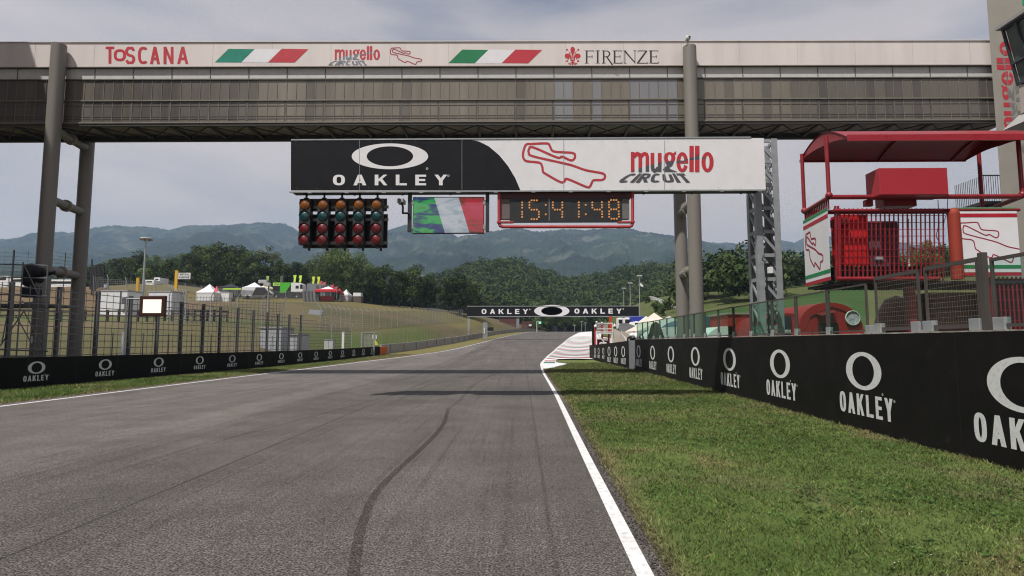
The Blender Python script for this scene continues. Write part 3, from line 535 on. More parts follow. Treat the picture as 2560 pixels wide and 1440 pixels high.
GL = {'O': (1, [('c', sup(0, 360, 28)[:-1], 1)]), '0': (1, [('c', sup(0, 360, 24)[:-1], 1)]), 'A': (1.08, [('d', 0, 0, .5, 1), ('d', 1, 0, .5, 1), ('h', .24, .76, .27)]),
      'K': (1.05, [('v', 0, 0, 1), ('d', .12, .38, 1, 1), ('d', .42, .62, 1, 0)]), 'L': (.92, [('v', 0, 0, 1), ('h', .1, 1, 0)]), 'E': (.9, [('v', 0, 0, 1), ('h', .1, 1, 0), ('h', .1, .92, .5), ('h', .1, 1, 1)]),
      'Y': (1.05, [('d', .5, .42, 0, 1), ('d', .5, .42, 1, 1), ('v', .5, 0, .5)]), 'C': (.95, [('c', sup(48, 312, 22), 0)]), 'N': (1, [('v', 0, 0, 1), ('v', 1, 0, 1), ('d', 0, 1, 1, 0)]), 'T': (.9, [('h', 0, 1, 1), ('v', .5, 0, .98)]),
      'R': (1, [('v', 0, 0, 1), ('c', [(0, 1), (.6, 1), (.92, .95), (1, .76), (.92, .57), (.6, .5), (0, .5)], 0), ('d', .5, .5, 1, 0)]), 'G': (1, [('c', sup(48, 330, 24), 0), ('h', .55, 1, .42)]), 'D': (1, [('v', 0, 0, 1), ('c', [(0, 1), (.5, 1), (.88, .88), (1, .5), (.88, .12), (.5, 0), (0, 0)], 0)]),
      'S': (.9, [('c', SC_, 0)]), 'I': (.0, [('v', .5, 0, 1)]), 'U': (1, [('c', [(0, 1), (0, .26), (.14, .06), (.5, 0), (.86, .06), (1, .26), (1, 1)], 0)]), 'V': (1, [('d', .5, 0, 0, 1), ('d', .5, 0, 1, 1)]), '4': (1, [('v', .8, 0, 1), ('d', 0, .3, .8, 1), ('h', 0, 1, .3)]),
      '6': (1, [('c', sup(60, 260, 14) + [(.5, 0), (.9, .05), (1, .28), (.9, .52), (.5, .56), (.1, .5)], 0)]), '1': (.0, [('v', .5, 0, 1)]), 'e': (.85, [('c', [(x, y * .7) for x, y in sup(0, 315, 22)], 0), ('h', .05, .95, .36)]),
      'n': (.8, [('v', 0, 0, .72), ('c', [(0, .45), (.25, .68), (.75, .7), (1, .5), (1, 0)], 0)]), 'o': (.9, [('c', [(x, y * .7) for x, y in sup(0, 360, 22)[:-1]], 1)]), 'v': (.85, [('d', .5, 0, 0, .72), ('d', .5, 0, 1, .72)])}
def glyph(F_, ch, x, y, w, h, tv, th, tone=0):
    gx = lambda u: x + tv / 2 + u * (w - tv); gy = lambda v: y + th / 2 + v * (h - th)
    for g in GL[ch][1]:
        if g[0] == 'c': F_.stroke([(gx(a), gy(b)) for a, b in g[1]], tv, th, bool(g[2]), tone)
        elif g[0] == 'v': F_.rect(gx(g[1]) - tv / 2, y + g[2] * h, gx(g[1]) + tv / 2, y + g[3] * h, tone)
        elif g[0] == 'h': F_.rect(x + g[1] * w, gy(g[3]) - th / 2, x + g[2] * w, gy(g[3]) + th / 2, tone)
        else: a, b = gx(g[1]), gx(g[3]); F_.poly([(a - tv / 2, y + g[2] * h), (a + tv / 2, y + g[2] * h), (b + tv / 2, y + g[4] * h), (b - tv / 2, y + g[4] * h)], tone)
def text(F_, s, x, y, h, ws=1., tv=.2, th=.16, gap=.2, tone=0, width=None):
    """letters of height h on baseline y; ws widens them, tv / th are stroke widths in heights"""
    tot = sum(max(GL[c][0] * ws, tv) if c != ' ' else .5 for c in s) + gap * (len(s) - 1); k = 1. if width is None else width / (tot * h); x0 = x
    for c in s:
        if c == ' ': x += (.5 + gap) * h * k; continue
        w = max(GL[c][0] * ws, tv) * h * k; glyph(F_, c, x, y, w, h, tv * h * k, th * h, tone); x += w + gap * h * k
    return x - gap * h * k - x0
def plane_map(p, n): p, n = Vector(p), Vector(n); return lambda x, y: atpl(x, y, p, n)
# the circuit outline drawn on boards, in its own units (x right, y down)
TRACK = [(1400, 889), (1508, 885), (1530, 903), (1546, 936), (1580, 948), (1698, 956), (1718, 978), (1708, 1004), (1682, 1010), (1622, 984), (1582, 989), (1406, 914), (1376, 928), (1374, 954), (1402, 980), (1620, 1030), (1700, 1050), (1800, 1085), (1918, 1107), (1941, 1130), (1922, 1156), (1858, 1159), (1842, 1180), (1828, 1206), (1800, 1208), (1662, 1150), (1640, 1166), (1608, 1172), (1500, 1112), (1480, 1094), (1472, 1052), (1450, 1028), (1362, 1018), (1336, 998), (1331, 962), (1345, 908), (1362, 890)]
def track_art(F_, x, y, w, h, t, tone=0):
    P = catmull([(x + (a - 1331) / 610 * w, y + (b - 885) / 323 * h) for a, b in TRACK], 4, True); return F_.stroke(P, t, t, True, tone)
# the two-tone lower-case word with its slanted second line, in the units of a close-up (x right, y down)
def mugello_art():
    F_ = Flat(); F_.rect(690, 285, 755, 640)
    F_.stroke([(745, 372), (770, 330), (808, 314), (840, 330), (856, 372), (856, 640)], 63); F_.stroke([(876, 372), (900, 330), (938, 314), (970, 330), (984, 372), (984, 640)], 63)
    F_.stroke([(1074, 300), (1074, 545), (1084, 600), (1112, 622), (1148, 606), (1180, 560)], 66); F_.rect(1170, 303, 1235, 640)
    F_.ring(1378, 388, 104, 102, 31, 58); F_.poly([(1436, 312), (1495, 268), (1495, 332), (1452, 340)])
    for q in ([(1300, 462), (1456, 462), (1425, 530), (1330, 530)], [(1330, 530), (1425, 530), (1370, 566), (1290, 556)], [(1290, 556), (1370, 566), (1398, 590), (1258, 598)], [(1258, 598), (1398, 590), (1520, 640), (1288, 640)]): F_.poly(q, 0, 4000)
    F_.ring(1603, 465, 104, 177, 35, 118, a0=.42, a1=2 * math.pi); F_.rect(1566, 438, 1706, 486)
    F_.rect(1730, 175, 1808, 640); F_.rect(1828, 175, 1908, 640); F_.ring(2052, 463, 108, 178, 36, 120)
    cut = [[(690, 650), (760, 606), (760, 680), (690, 680)], [(760, 606), (890, 556), (890, 680), (760, 680)], [(890, 556), (1010, 518), (1010, 680), (890, 680)], [(1010, 518), (1240, 470), (1240, 680), (1010, 680)], [(1240, 470), (1490, 440), (1530, 680), (1240, 680)],
           [(1495, 450), (1712, 404), (1712, 432), (1495, 492)], [(1725, 398), (1915, 345), (1915, 424), (1725, 432)], [(1735, 300), (1812, 322), (1812, 372), (1800, 345)], [(1940, 372), (2025, 394), (2025, 408), (1940, 414)]]
    F_.recolour(cut, 1)
    C_ = Flat(); text(C_, 'CIRCUIT', 0, 0, 1, .82, .27, .2, .1, 1, width=1.)
    C_.warp(lambda u, v: (668 + u * 962 - (1 - v) * (238 - u * 418), 826 - v * 160)); return F_.join(C_)
def scaled(F_, sx0, sy0, sx1, sy1, x0, y0, x1, y1): return F_.warp(lambda a, b: (x0 + (a - sx0) / (sx1 - sx0) * (x1 - x0), y0 + (b - sy0) / (sy1 - sy0) * (y1 - y0)))
def oakley_px(F_, x0, x1, y0, y1, tone=0):
    """the wide block capitals, between x0 and x1 on screen rows y0 (top) to y1, y down"""
    T_ = Flat(); text(T_, 'OAKLEY', 0, 0, 1, 1.18, .36, .2, .83, tone, width=x1 - x0); T_.warp(lambda a, b: (x0 + a, y1 - b * (y1 - y0))); return F_.join(T_)
# ================================================================== footbridge over the track
BP = Vector((0, 26, 0)); BN = Vector((.028, -1, 0)).normalized(); SL = .008
def bz(y): return at(1305, y, 26).z
CREAM = mat('cream_panel', (.65, .59, .545), .5, var=.05, scale=.7, dirt=.12, streak=True); LOUV = mat('louvre_panel', (.50, .49, .46), .55, var=.06, dirt=.15); SMOK = mat('smoked_panel', (.128, .115, .093), .3, var=.14, scale=.9, streak=True, dirt=.12, spec=.5)
SMOK2 = mat('smoked_panel_brown', (.19, .168, .132), .32, var=.2, scale=.9, streak=True, spec=.5); SMOK3 = mat('clear_panel', (.21, .208, .21), .25, var=.15, scale=.8, streak=True, spec=.6); SMOK4 = mat('dark_panel', (.10, .089, .077), .3, var=.3, scale=.8, streak=True, spec=.5)
TAUPE = mat('taupe_steel', (.185, .17, .145), .5, var=.1, scale=1.5, streak=True, dirt=.15); DTAU = mat('underside_steel', (.30, .27, .23), .6, var=.15)
bridge = thing('footbridge', 'long cream and smoked glass footbridge spanning the whole track', 'footbridge', (0, 26, bz(304)))
def bp(X, d, z): return Vector((X, 26 + .028 * X + d, z + SL * X))
def beam(mb, X0, X1, d0, d1, z0, z1): return mb.add([bp(X0, d0, z0), bp(X1, d0, z0), bp(X1, d1, z0), bp(X0, d1, z0), bp(X0, d0, z1), bp(X1, d0, z1), bp(X1, d1, z1), bp(X0, d1, z1)], [(0, 3, 2, 1), (4, 5, 6, 7), (0, 1, 5, 4), (1, 2, 6, 5), (2, 3, 7, 6), (3, 0, 4, 7)])
XL, XR, BD = -33., 22.2, 1.85; zt, zf, zb_, zm, zg = bz(108), bz(167), bz(195.5), bz(249), bz(303)
mb = MB(); beam(mb, XL, XR, -.13, BD + .13, zf, zt); beam(mb, XL, XR, -.17, BD + .17, zt, zt + .035)
X = XL + .5
fas = mb.build('roof_fascia', CREAM, bridge)
mb = MB()
X = -32.1
while X < XR:
    beam(mb, X - .004, X + .004, -.134, -.128, zf + .03, zt - .01); X += 2.62
beam(mb, XL, XR, -.145, -.10, zf - .035, zf - .002); mb.build('fascia_joint', mat('joint_grey', (.36, .32, .28), .7), bridge)
mb = MB(); beam(mb, XL, XR, 0, .06, zb_, zf - .04); lo = mb.build('louvre_band', LOUV, bridge); mb = MB(); X = XL + .35; bays = []
while X < XR + 1.7: bays.append(X); beam(mb, min(X, XR) - .018, min(X, XR) + .018, -.02, -.002, zb_, zf - .05); X += 1.705
beam(mb, XL, XR, -.035, -.001, zb_ - .045, zb_ + .004); mb.build('band_divider', mat('frame_grey', (.12, .115, .10), .5), bridge)
mb = MB(); rnd = random.Random(4); fr = MB()
for i, X0 in enumerate(bays[:-1]):
    for k in range(4):
        a, b = X0 + k * .42625, X0 + (k + 1) * .42625
        if a > XR - .1: continue
        b = min(b, XR)
        pxm = 1305 + a / 26 * 1500
        if 1305 < pxm < 1720: c = 2 if rnd.random() < .5 else 1
        elif 620 < pxm <= 1305: c = 1 if rnd.random() < .8 else 0
        elif pxm >= 1720: c = (1 if rnd.random() < .5 else 0) if pxm < 2000 else (0 if rnd.random() < .5 else 3)
        else: c = 0 if rnd.random() < .5 else 3
        mb.cm = c; beam(mb, a + .012, b - .012, .02, .05, zg + .02, zb_ - .045)
        fr.cm = 0; beam(fr, a - .011, a + .011, .0, .055, zg + .02, zb_ - .045)
mb.build('glazing', [SMOK, SMOK2, SMOK3, SMOK4], bridge)
beam(fr, XL, XR, -.035, .02, zm - .028, zm + .028); beam(fr, XL, XR, -.05, .08, zg - .05, zg + .02)
fr.build('glazing_frame', mat('frame_taupe', (.18, .163, .133), .5, var=.12), bridge)
mb = MB()
for y_ in (262, 288, 294): z = bz(y_); beam(mb, XL, XR, .008, .02, z - .014, z + .014)
for X0 in bays[:-1]: beam(mb, X0 - .09, X0 + .0, .010, .02, zg + .02, zm - .03)
mb.build('inner_rail', mat('rail_seen_through', (.08, .072, .06), .6), bridge)
mb = MB(); beam(mb, XL, XR, .08, BD - .02, zf - .06, zf - .02); beam(mb, XL, XR, BD - .05, BD, zg, zf - .04); beam(mb, XL, XR, .1, BD - .06, zg + .02, zg + .06); mb.build('deck', DTAU, bridge)
mb = MB(); zl = zg - .14; beam(mb, XL, XR, -.02, .12, zl - .02, zg - .05); beam(mb, XL, XR, BD - .14, BD + .02, zl - .12, zg)
for X0, X1 in zip(bays[:-1], bays[1:-1]):
    mb.bar(bp(X0, .1, zl), bp(X0, BD - .1, zl), .11, .11); mb.bar(bp(X0, .1, zl), bp(X1, BD - .1, zl), .05); mb.bar(bp(X1, .1, zl + .03), bp(X0, BD - .1, zl + .03), .05)
mb.build('underside_truss', mat('truss_steel', (.05, .045, .04), .6, var=.15), bridge)
bm_ = plane_map(bp(0, -.13, 0), BN)
F1 = Flat()
for ch, x0, x1, y0, y1 in (('T', 264, 286, 116.5, 159), ('O', 284.5, 315, 123, 153), ('S', 313, 338, 117, 160), ('C', 345, 372, 117, 160), ('A', 375, 400, 117, 160), ('N', 409, 434, 117, 160), ('A', 443, 471, 117, 160)):
    G_ = Flat(); glyph(G_, ch, 0, 0, x1 - x0, y1 - y0, 7.2, 6.4); G_.warp(lambda a, b: (x0 + a, y1 - b)); F1.join(G_)
F1.put('lettering', RED, bridge, bm_, BN)
for x0, gr in ((537, 'teal'), (1121, 'green')):
    F_ = Flat()
    for k in range(3): a = x0 + k * 66.5; F_.poly([(a, 156 + (x0 > 900) * 2), (a + 34.5, 122 + (x0 > 900) * 2), (a + 34.5 + 66.5, 123 + (x0 > 900) * 2), (a + 66.5, 156.5 + (x0 > 900) * 2)], k)
    F_.put('flag', [mat('flag_teal', (.0, .20, .13), .5) if gr == 'teal' else GRN, WHT, RED], bridge, bm_, BN)
scaled(mugello_art(), 430, 175, 2160, 826, 817, 115.5, 950, 163.5).put('circuit_logo', [RED, mat('logo_slate', (.17, .19, .22), .5)], bridge, bm_, BN)
F_ = Flat(); track_art(F_, 976, 119.5, 78, 41, 2.3); F_.put('circuit_outline', mat('logo_maroon', (.30, .022, .045), .5), bridge, bm_, BN)
# lily emblem and serif name
L_ = lambda x, y: (1390 + x / 9.143, 100 + y / 9.143)
F_ = Flat(); F_.poly([(380, 148), (420, 175), (436, 215), (425, 265), (398, 330), (384, 430), (376, 430), (362, 330), (335, 265), (328, 215), (340, 175)])
for s_ in (1, -1):
    m_ = lambda x: 380 + s_ * (x - 380)
    F_.ring(m_(498), 365, 66, 56, 0, 0, 20); F_.stroke([(m_(x), y) for x, y in ((455, 330), (430, 380), (418, 435))], 34); F_.stroke([(m_(x), y) for x, y in ((480, 400), (470, 430), (474, 452))], 16); F_.stroke([(m_(x), y) for x, y in ((395, 430), (412, 330), (455, 270), (505, 225))], 7)
    for a, b in ((508, 222), (520, 212), (498, 212), (518, 236), (452, 300), (440, 292)): F_.disc(m_(a), b, 11, 11, 8)
    for a, b in ((505, 462), (492, 488), (520, 488)): F_.disc(m_(a), b, 14, 14, 8)
    F_.stroke([(m_(x), y) for x, y in ((380, 480), (420, 520), (490, 548))], 17); F_.stroke([(m_(x), y) for x, y in ((380, 520), (415, 550), (455, 566))], 12)
F_.rect(325, 447, 435, 470); F_.poly([(362, 470), (398, 470), (394, 560), (402, 580), (380, 615), (358, 580), (366, 560)]); F_.warp(L_).put('emblem', RED, bridge, bm_, BN)
F_ = Flat(); q = lambda x0, y0, x1, y1: F_.rect(x0, y0, x1, y1)
def stem(x0, x1, t=240, b=535): q(x0, t + 8, x1, b - 8); q(x0 - 28, t, x1 + 28, t + 10); q(x0 - 28, b - 10, x1 + 28, b)
for x0, w in ((683, 1), (1320, 2), (2150, 3)):
    stem(x0, x0 + 36); q(x0 + 30, 241, x0 + 185, 256); F_.poly([(x0 + 168, 241), (x0 + 186, 241), (x0 + 184, 286)]); q(x0 + 36, 378, x0 + 140, 390); F_.poly([(x0 + 132, 352), (x0 + 150, 352), (x0 + 150, 420), (x0 + 138, 392)])
    if w > 1: q(x0 + 30, 522, x0 + 178, 536); F_.poly([(x0 + 160, 536), (x0 + 206, 490), (x0 + 188, 536)])
stem(935, 970); stem(1072, 1107); F_.stroke([(1107, 248), (1180, 252), (1222, 290), (1225, 330), (1190, 375), (1107, 384)], 30, 12); F_.stroke([(1160, 385), (1290, 570), (1325, 610), (1350, 620), (1388, 624)], 32, 20)
q(1565, 248, 1582, 530); q(1540, 240, 1600, 249); q(1540, 527, 1612, 536); F_.poly([(1540, 241), (1585, 241), (1812, 510), (1812, 546)]); q(1796, 248, 1812, 535); q(1766, 240, 1840, 249)
q(1885, 241, 2085, 256); F_.poly([(1882, 241), (1900, 241), (1858, 292)]); F_.poly([(2045, 256), (2088, 250), (1890, 522), (1842, 530)]); q(1842, 522, 2090, 536); F_.poly([(2070, 536), (2112, 488), (2094, 536)])
F_.warp(L_).put('lettering', mat('ink', (.02, .022, .026), .5), bridge, bm_, BN)
# ------------------------------------------------------------------ its two pairs of columns
COLM = mat('column_paint', (.195, .18, .155), .5, var=.08, scale=.8, streak=True, dirt=.12)
def support(label, fp, bpx, ytop, levels):
    Yf = lambda X: 26 + .028 * X
    A = at(*fp, 25.9); A = at(*fp, Yf(A.x) - .13 - .33); B = at(*bpx, 28); B = at(*bpx, Yf(B.x) + BD + .42)
    t = thing('bridge_support', label, 'bridge support', (A.x, A.y, 0), 'steel column pairs carrying the footbridge'); R_ = .292
    top = at(fp[0], ytop, A.y).z
    for c, zt_ in ((A, top), (B, zt - .9)):
        mb = MB(); g0 = min(tz(c.x, c.y), 0) - .3; mb.tube((c.x, c.y, g0), (c.x, c.y, zt_), R_, 28); mb.tube((c.x, c.y, zt_), (c.x, c.y, zt_ + .03), R_ * .985, 28); mb.build('column', COLM, t)
    d = Vector((B.x - A.x, B.y - A.y, 0)); 
    for y_ in levels:
        z = at(fp[0], y_, A.y).z; p, q_ = Vector((A.x, A.y, z)), Vector((B.x, B.y, z)); mb = MB(); mb.tube(p, q_, .185, 18); o = mb.build('cross_tube', COLM, t)
        m_ = p.lerp(q_, .48); e = d.normalized(); mb = MB(); mb.tube(m_ - e * .05, m_ + e * .05, .27, 20)
        for k in range(12):
            a = 2 * math.pi * k / 12; s_ = e.cross(Vector((0, 0, 1))) * math.cos(a) + Vector((0, 0, 1)) * math.sin(a); mb.tube(m_ + s_ * .232 - e * .085, m_ + s_ * .232 + e * .085, .02, 6)
        mb.build('flange', DTAU, o)
    return t
support('pair of dark columns with rungs behind the left barrier', (147, 130), (206, 560), 114, (672, 497, 322))
support('pair of taupe columns with rungs behind the glass fence, to the right of the clock', (1724, 135), (1703, 640), 119, (671, 503, 335))
c = thing('security_camera', 'small white camera on a stalk atop the right bridge column', 'security camera', at(1720, 119, 25.5)); p = at(1720, 112, 25.6)
mb = MB(); mb.tube(p + Vector((0, 0, -.05)), p + Vector((0, 0, .22)), .022, 8); mb.box(p.x - .1, p.x + .1, p.y - .1, p.y + .1, p.z - .06, p.z - .03); mb.build('stalk', DSTL, c)
mb = MB(); mb.box(p.x - .11, p.x + .09, p.y - .18, p.y + .18, p.z + .22, p.z + .36); mb.build('body', WHP, c, .015); mb = MB(); mb.tube((p.x + .02, p.y - .2, p.z + .28), (p.x + .02, p.y - .17, p.z + .28), .045, 12); mb.build('lens', BLKP, c)
# ================================================================== start gantry
GY = 16.2; gz = lambda y: at(1305, y, GY).z; gxp = lambda x: at(x, 410, GY).x
gan = thing('start_gantry', 'black and white banner board carried over the track by a grey lattice tower', 'start gantry', (7, GY + .7, 0))
X0, X1, zt1, zb1 = gxp(727), gxp(1912), gz(348.5), gz(476)
mb = MB(); mb.cm = 0; mb.box(X0, X1, GY, GY + .02, zb1, zt1); mb.build('banner', WHT, gan)
mb = MB(); mb.box(X0 + .02, X1 - .1, GY + .03, GY + .47, zb1 - .0, zb1 + .10); mb.box(X0 + .0, X0 + .02, GY + .025, GY + .47, zb1, zt1)
for k in range(10): x = X0 + .3 + k * 1.36; mb.box(x, x + .05, GY + .03, GY + .45, zb1 - .02, zb1 + .0)
mb.box(X0 + .02, X1 - .1, GY + .45, GY + .47, zb1, zt1); mb.build('truss_casing', mat('gantry_dark', (.02, .019, .018), .6), gan)
mb = MB(); mb.box(X0 - .01, X1 - .35, GY - .015, GY + .5, zt1 + .003, zt1 + .04); mb.box(X0 - .01, X1, GY - .02, GY + .025, zb1 - .04, zb1 - .003)
for k in range(13): x = X0 + .5 + k * 1.03; mb.box(x, x + .11, GY - .022, GY + .02, zb1 - .06, zb1 - .041)
mb.build('edge_trim', GALV, gan)
gm = plane_map((0, GY, 0), (0, -1, 0))
F_ = Flat(); F_.poly([(727.5, 349), (1176, 349), (1198, 354), (1222, 366), (1248, 388), (1270, 415), (1288, 445), (1301, 475.8), (727, 476)]); F_.put('black_field', mat('banner_black', (.0135, .013, .015), .5, var=.1, spec=.12), gan, gm, (0, -1, 0), .003)
F_ = Flat(); F_.ring(975, 391, 95.5, 32.2, 58, 25, 72); oakley_px(F_, 832.5, 1118, 437, 463.5); F_.ring(1068, 422, 2.8, 2.8, 1.8, 1.8, 14); F_.ring(1121, 439.5, 2.6, 2.6, 1.7, 1.7, 14); F_.put('logo', WHT, gan, gm, (0, -1, 0), .008)
F_ = Flat(); track_art(F_, 1307.5, 358.5, 205, 108.5, 5.8); F_.put('circuit_outline', mat('logo_brick', (.42, .035, .045), .5), gan, gm, (0, -1, 0), .004)
scaled(mugello_art(), 690, 175, 2160, 640, 1577, 364.6, 1783.8, 430).put('circuit_logo', [RED, DGY], gan, gm, (0, -1, 0), .004)
F_ = Flat()
for x in (899, 1155, 1409, 1661): F_.rect(x - .45, 350, x + .45, 475.5)
F_.put('panel_seam', mat('seam_grey', (.28, .28, .29), .6), gan, gm, (0, -1, 0), .014)
F_ = Flat(); rnd = random.Random(3)
for x in range(745, 1905, 58):
    for y_ in (354, 471): F_.disc(x + rnd.uniform(-9, 9), y_ + rnd.uniform(-1.5, 1.5), .85, .85, 6)
F_.put('rivets', mat('rivet_dark', (.16, .16, .16), .5), gan, gm, (0, -1, 0), .014)
# lattice tower
TX0, TX1, TY0, TY1 = gxp(1894) + .12, gxp(1944) + .22, GY + .5, GY + 1.2; ztop = at(1930, 346, TY0).z; TX0 = at(1893, 600, TY0).x; TX1 = at(1953, 600, TY0).x
mb = MB()
for x, y in ((TX0, TY0), (TX1, TY0), (TX0, TY1), (TX1, TY1)):
    sx = 1 if x == TX0 else -1; sy = 1 if y == TY0 else -1; a, b = sorted((x, x + sx * .17)); mb.box(a, b, *sorted((y, y + sy * .022)), -.1, ztop); a, b = sorted((x, x + sx * .022)); mb.box(a, b, *sorted((y + sy * .0222, y + sy * .17)), -.1, ztop)
mb.build('tower_post', GALV, gan); mb = MB(); nb = 11; hb = ztop / nb
for k in range(nb + 1):
    z = min(k * hb, ztop - .06) + (.06 if k == 0 else 0)
    for y in (TY0 + .03, TY1 - .03): mb.bar((TX0 + .19, y, z), (TX1 - .19, y, z), .05, .1)
    for x in (TX0 + .03, TX1 - .03): mb.bar((x, TY0 + .19, z), (x, TY1 - .19, z), .05, .1)
    if k < nb:
        for y in (TY0 + .035, TY1 - .035): mb.bar((TX0 + .1, y, z + hb * .95), (TX1 - .1, y, z + hb * .1), .05, .075)
        for x in (TX0 + .035, TX1 - .035): mb.bar((x, TY0 + .1, z + hb * .1), (x, TY1 - .1, z + hb * .95), .04, .065)
mb.build('tower_lattice', GALV, gan)
# start lights hung below
LY = GY + .12; lp = thing('start_lights', 'five column panel of amber, green and red start lamps hung under the gantry', 'start lights', at(852, 490, LY)); lens = lambda n_, c_: mat(n_, c_, .25, var=.08, scale=40, spec=.5, coat=.3)
AMB, TEA, RDL = lens('amber_lens', (.22, .07, .011)), lens('green_lens', (.006, .05, .05)), lens('red_lens', (.13, .009, .012)); HOUS = mat('lamp_housing', (.03, .03, .031), .5, var=.15)
for j, (xt, xb2) in enumerate(((763, 759), (808, 804.5), (852.5, 849.5), (897, 894.5), (941.5, 939.5))):
    a = at((xt + xb2) / 2, 554, LY); hh, hw = m2(59, LY), .158; mb = MB(); mb.box(a.x - hw, a.x + hw, LY, LY + .22, a.z - hh, a.z + hh); h_ = mb.build('housing', HOUS, lp, .012)
    for y_, m_ in ((511, AMB), (540, TEA), (570.5, RDL), (599, RDL)):
        z = at(852, y_, LY).z; mb = MB(); mb.lathe((a.x, LY - .002, z), [(.142, .0), (.142, .012), (.128, .02), (.09, .036), (.045, .05), (.0, .058)], 26, 'y'); mb.build('lens', m_, h_)
        mb = MB(); n_ = 15
        for i in range(n_):
            t0, t1 = math.pi * i / n_, math.pi * (i + 1) / n_; pr = [(math.cos(t0), math.sin(t0)), (math.cos(t1), math.sin(t1))]; r1, r2 = .150, .158
            mb.add([(a.x + pr[0][0] * r1, LY - .05, z + pr[0][1] * r1), (a.x + pr[1][0] * r1, LY - .05, z + pr[1][1] * r1), (a.x + pr[1][0] * r2, LY, z + pr[1][1] * r2), (a.x + pr[0][0] * r2, LY, z + pr[0][1] * r2)], [(0, 1, 2, 3)])
        mb.build('visor', HOUS, h_)
    mb = MB(); mb.tube((a.x, LY + .1, a.z + hh), (a.x, LY + .1, zb1), .03, 8); mb.box(a.x - .06, a.x + .06, LY + .06, LY + .14, a.z + hh, a.z + hh + .05); mb.tube((a.x + .12, LY + .1, a.z - hh), (a.x + .12, LY + .1, a.z - hh - .16), .035, 8); mb.box(a.x - .03, a.x + .05, LY + .06, LY + .16, a.z - hh - .09, a.z - hh); mb.build('bracket', DSTL, lp)
a, b = at(752, 497, LY + .3), at(967, 528, LY + .3); mb = MB(); mb.box(a.x, b.x, LY + .30, LY + .32, b.z, a.z); mb.build('upper_backboard', mat('backboard_grey', (.10, .096, .088), .6, var=.2), lp)
a, b = at(760, 536, LY + .4), at(968, 620, LY + .4); mb = MB(); mb.box(a.x, b.x, LY + .40, LY + .42, b.z, a.z); mb.build('lower_backboard', BLKP, lp)
mb = MB()
for y_ in (513, 545, 604): z = at(852, y_, LY).z; mb.box(at(750, 540, LY).x, at(966, 540, LY).x, LY + .225, LY + .265, z - .04, z + .04)
mb.build('crossbar', mat('crossbar_grey', (.20, .19, .17), .5), lp)
# flag screen
def screen_mat():
    m = bpy.data.materials.new('led_screen'); m.use_nodes = True; nt = m.node_tree; b = nt.nodes['Principled BSDF']; N = nt.nodes.new; L = nt.links.new; tc = N('ShaderNodeTexCoord'); sp = N('ShaderNodeSeparateXYZ'); L(tc.outputs['Object'], sp.inputs[0])
    def mth(op, *v):
        q = N('ShaderNodeMath'); q.operation = op
        for i, x in enumerate(v): L(x, q.inputs[i]) if hasattr(x, 'links') else setattr(q.inputs[i], 'default_value', x)
        return q.outputs[0]
    u = mth('ADD', mth('MULTIPLY', sp.outputs[0], 1 / 1.88), mth('MULTIPLY', sp.outputs[2], .155 / .94)); mp = N('ShaderNodeMapping'); mp.inputs['Rotation'].default_value = (0, .45, 0); mp.inputs['Scale'].default_value = (1.2, 1, 3.4); L(tc.outputs['Object'], mp.inputs[0])
    no = N('ShaderNodeTexNoise'); no.inputs['Scale'].default_value = 1.5; no.inputs['Detail'].default_value = 5; no.inputs['Distortion'].default_value = .6; L(mp.outputs[0], no.inputs[0])
    def ramp(fac, els):
        r = N('ShaderNodeValToRGB'); r.color_ramp.elements[0].position = els[0][0]; r.color_ramp.elements[0].color = (*els[0][1], 1); r.color_ramp.elements[1].position = els[-1][0]; r.color_ramp.elements[1].color = (*els[-1][1], 1)
        for p_, c_ in els[1:-1]: e = r.color_ramp.elements.new(p_); e.color = (*c_, 1)
        L(fac, r.inputs[0]); return r.outputs[0]
    g = ramp(no.outputs[0], [(.34, (.02, .03, .17)), (.42, (.03, .06, .22)), (.47, (.03, .16, .14)), (.53, (.03, .46, .11)), (.6, (.06, .48, .12)), (.72, (.10, .16, .09))]); w = ramp(no.outputs[0], [(.35, (.36, .45, .52)), (.55, (.66, .70, .76)), (.75, (.52, .58, .62))]); r = ramp(no.outputs[0], [(.35, (.22, .05, .03)), (.45, (.58, .02, .045)), (.65, (.62, .04, .10))])
    def mixc_(f, a, c): q = N('ShaderNodeMix'); q.data_type = 'RGBA'; L(f, q.inputs[0]); L(a, q.inputs[6]); L(c, q.inputs[7]); return q.outputs[2]
    c = mixc_(mth('GREATER_THAN', u, -.13), g, w); c = mixc_(mth('GREATER_THAN', u, .23), c, r)
    ln = mth('FRACT', mth('MULTIPLY', sp.outputs[2], 36.)); ln = mth('ADD', mth('MULTIPLY', mth('GREATER_THAN', ln, .36), .5), .5); mu = N('ShaderNodeMix'); mu.data_type = 'RGBA'; mu.blend_type = 'MULTIPLY'; mu.inputs[0].default_value = 1; L(c, mu.inputs[6]); L(ln, mu.inputs[7])
    L(mu.outputs[2], b.inputs['Emission Color']); b.inputs['Emission Strength'].default_value = .68; b.inputs['Base Color'].default_value = (.03, .03, .03, 1); b.inputs['Roughness'].default_value = .6; return m
a, b = at(1034, 494.5, GY + .1), at(1208.5, 581, GY + .1); mid = (a + b) / 2; ls = thing('display_screen', 'lit screen showing a waving green, white and red flag under the gantry', 'screen', mid)
mb = MB(); mb.box(a.x, b.x, GY + .1, GY + .12, b.z, a.z); mb.build('display', screen_mat(), ls); mb = MB(); mb.box(a.x - .02, b.x + .02, GY + .121, GY + .2, b.z - .025, a.z + .025); mb.build('casing', BLKP, ls)
for x in (1024.5, 1218.5): p = at(x, 530, GY + .15); mb = MB(); mb.box(p.x - .05, p.x + .05, GY + .10, GY + .2, at(x, 580, GY + .15).z, zb1); mb.build('post', DSTL, ls)
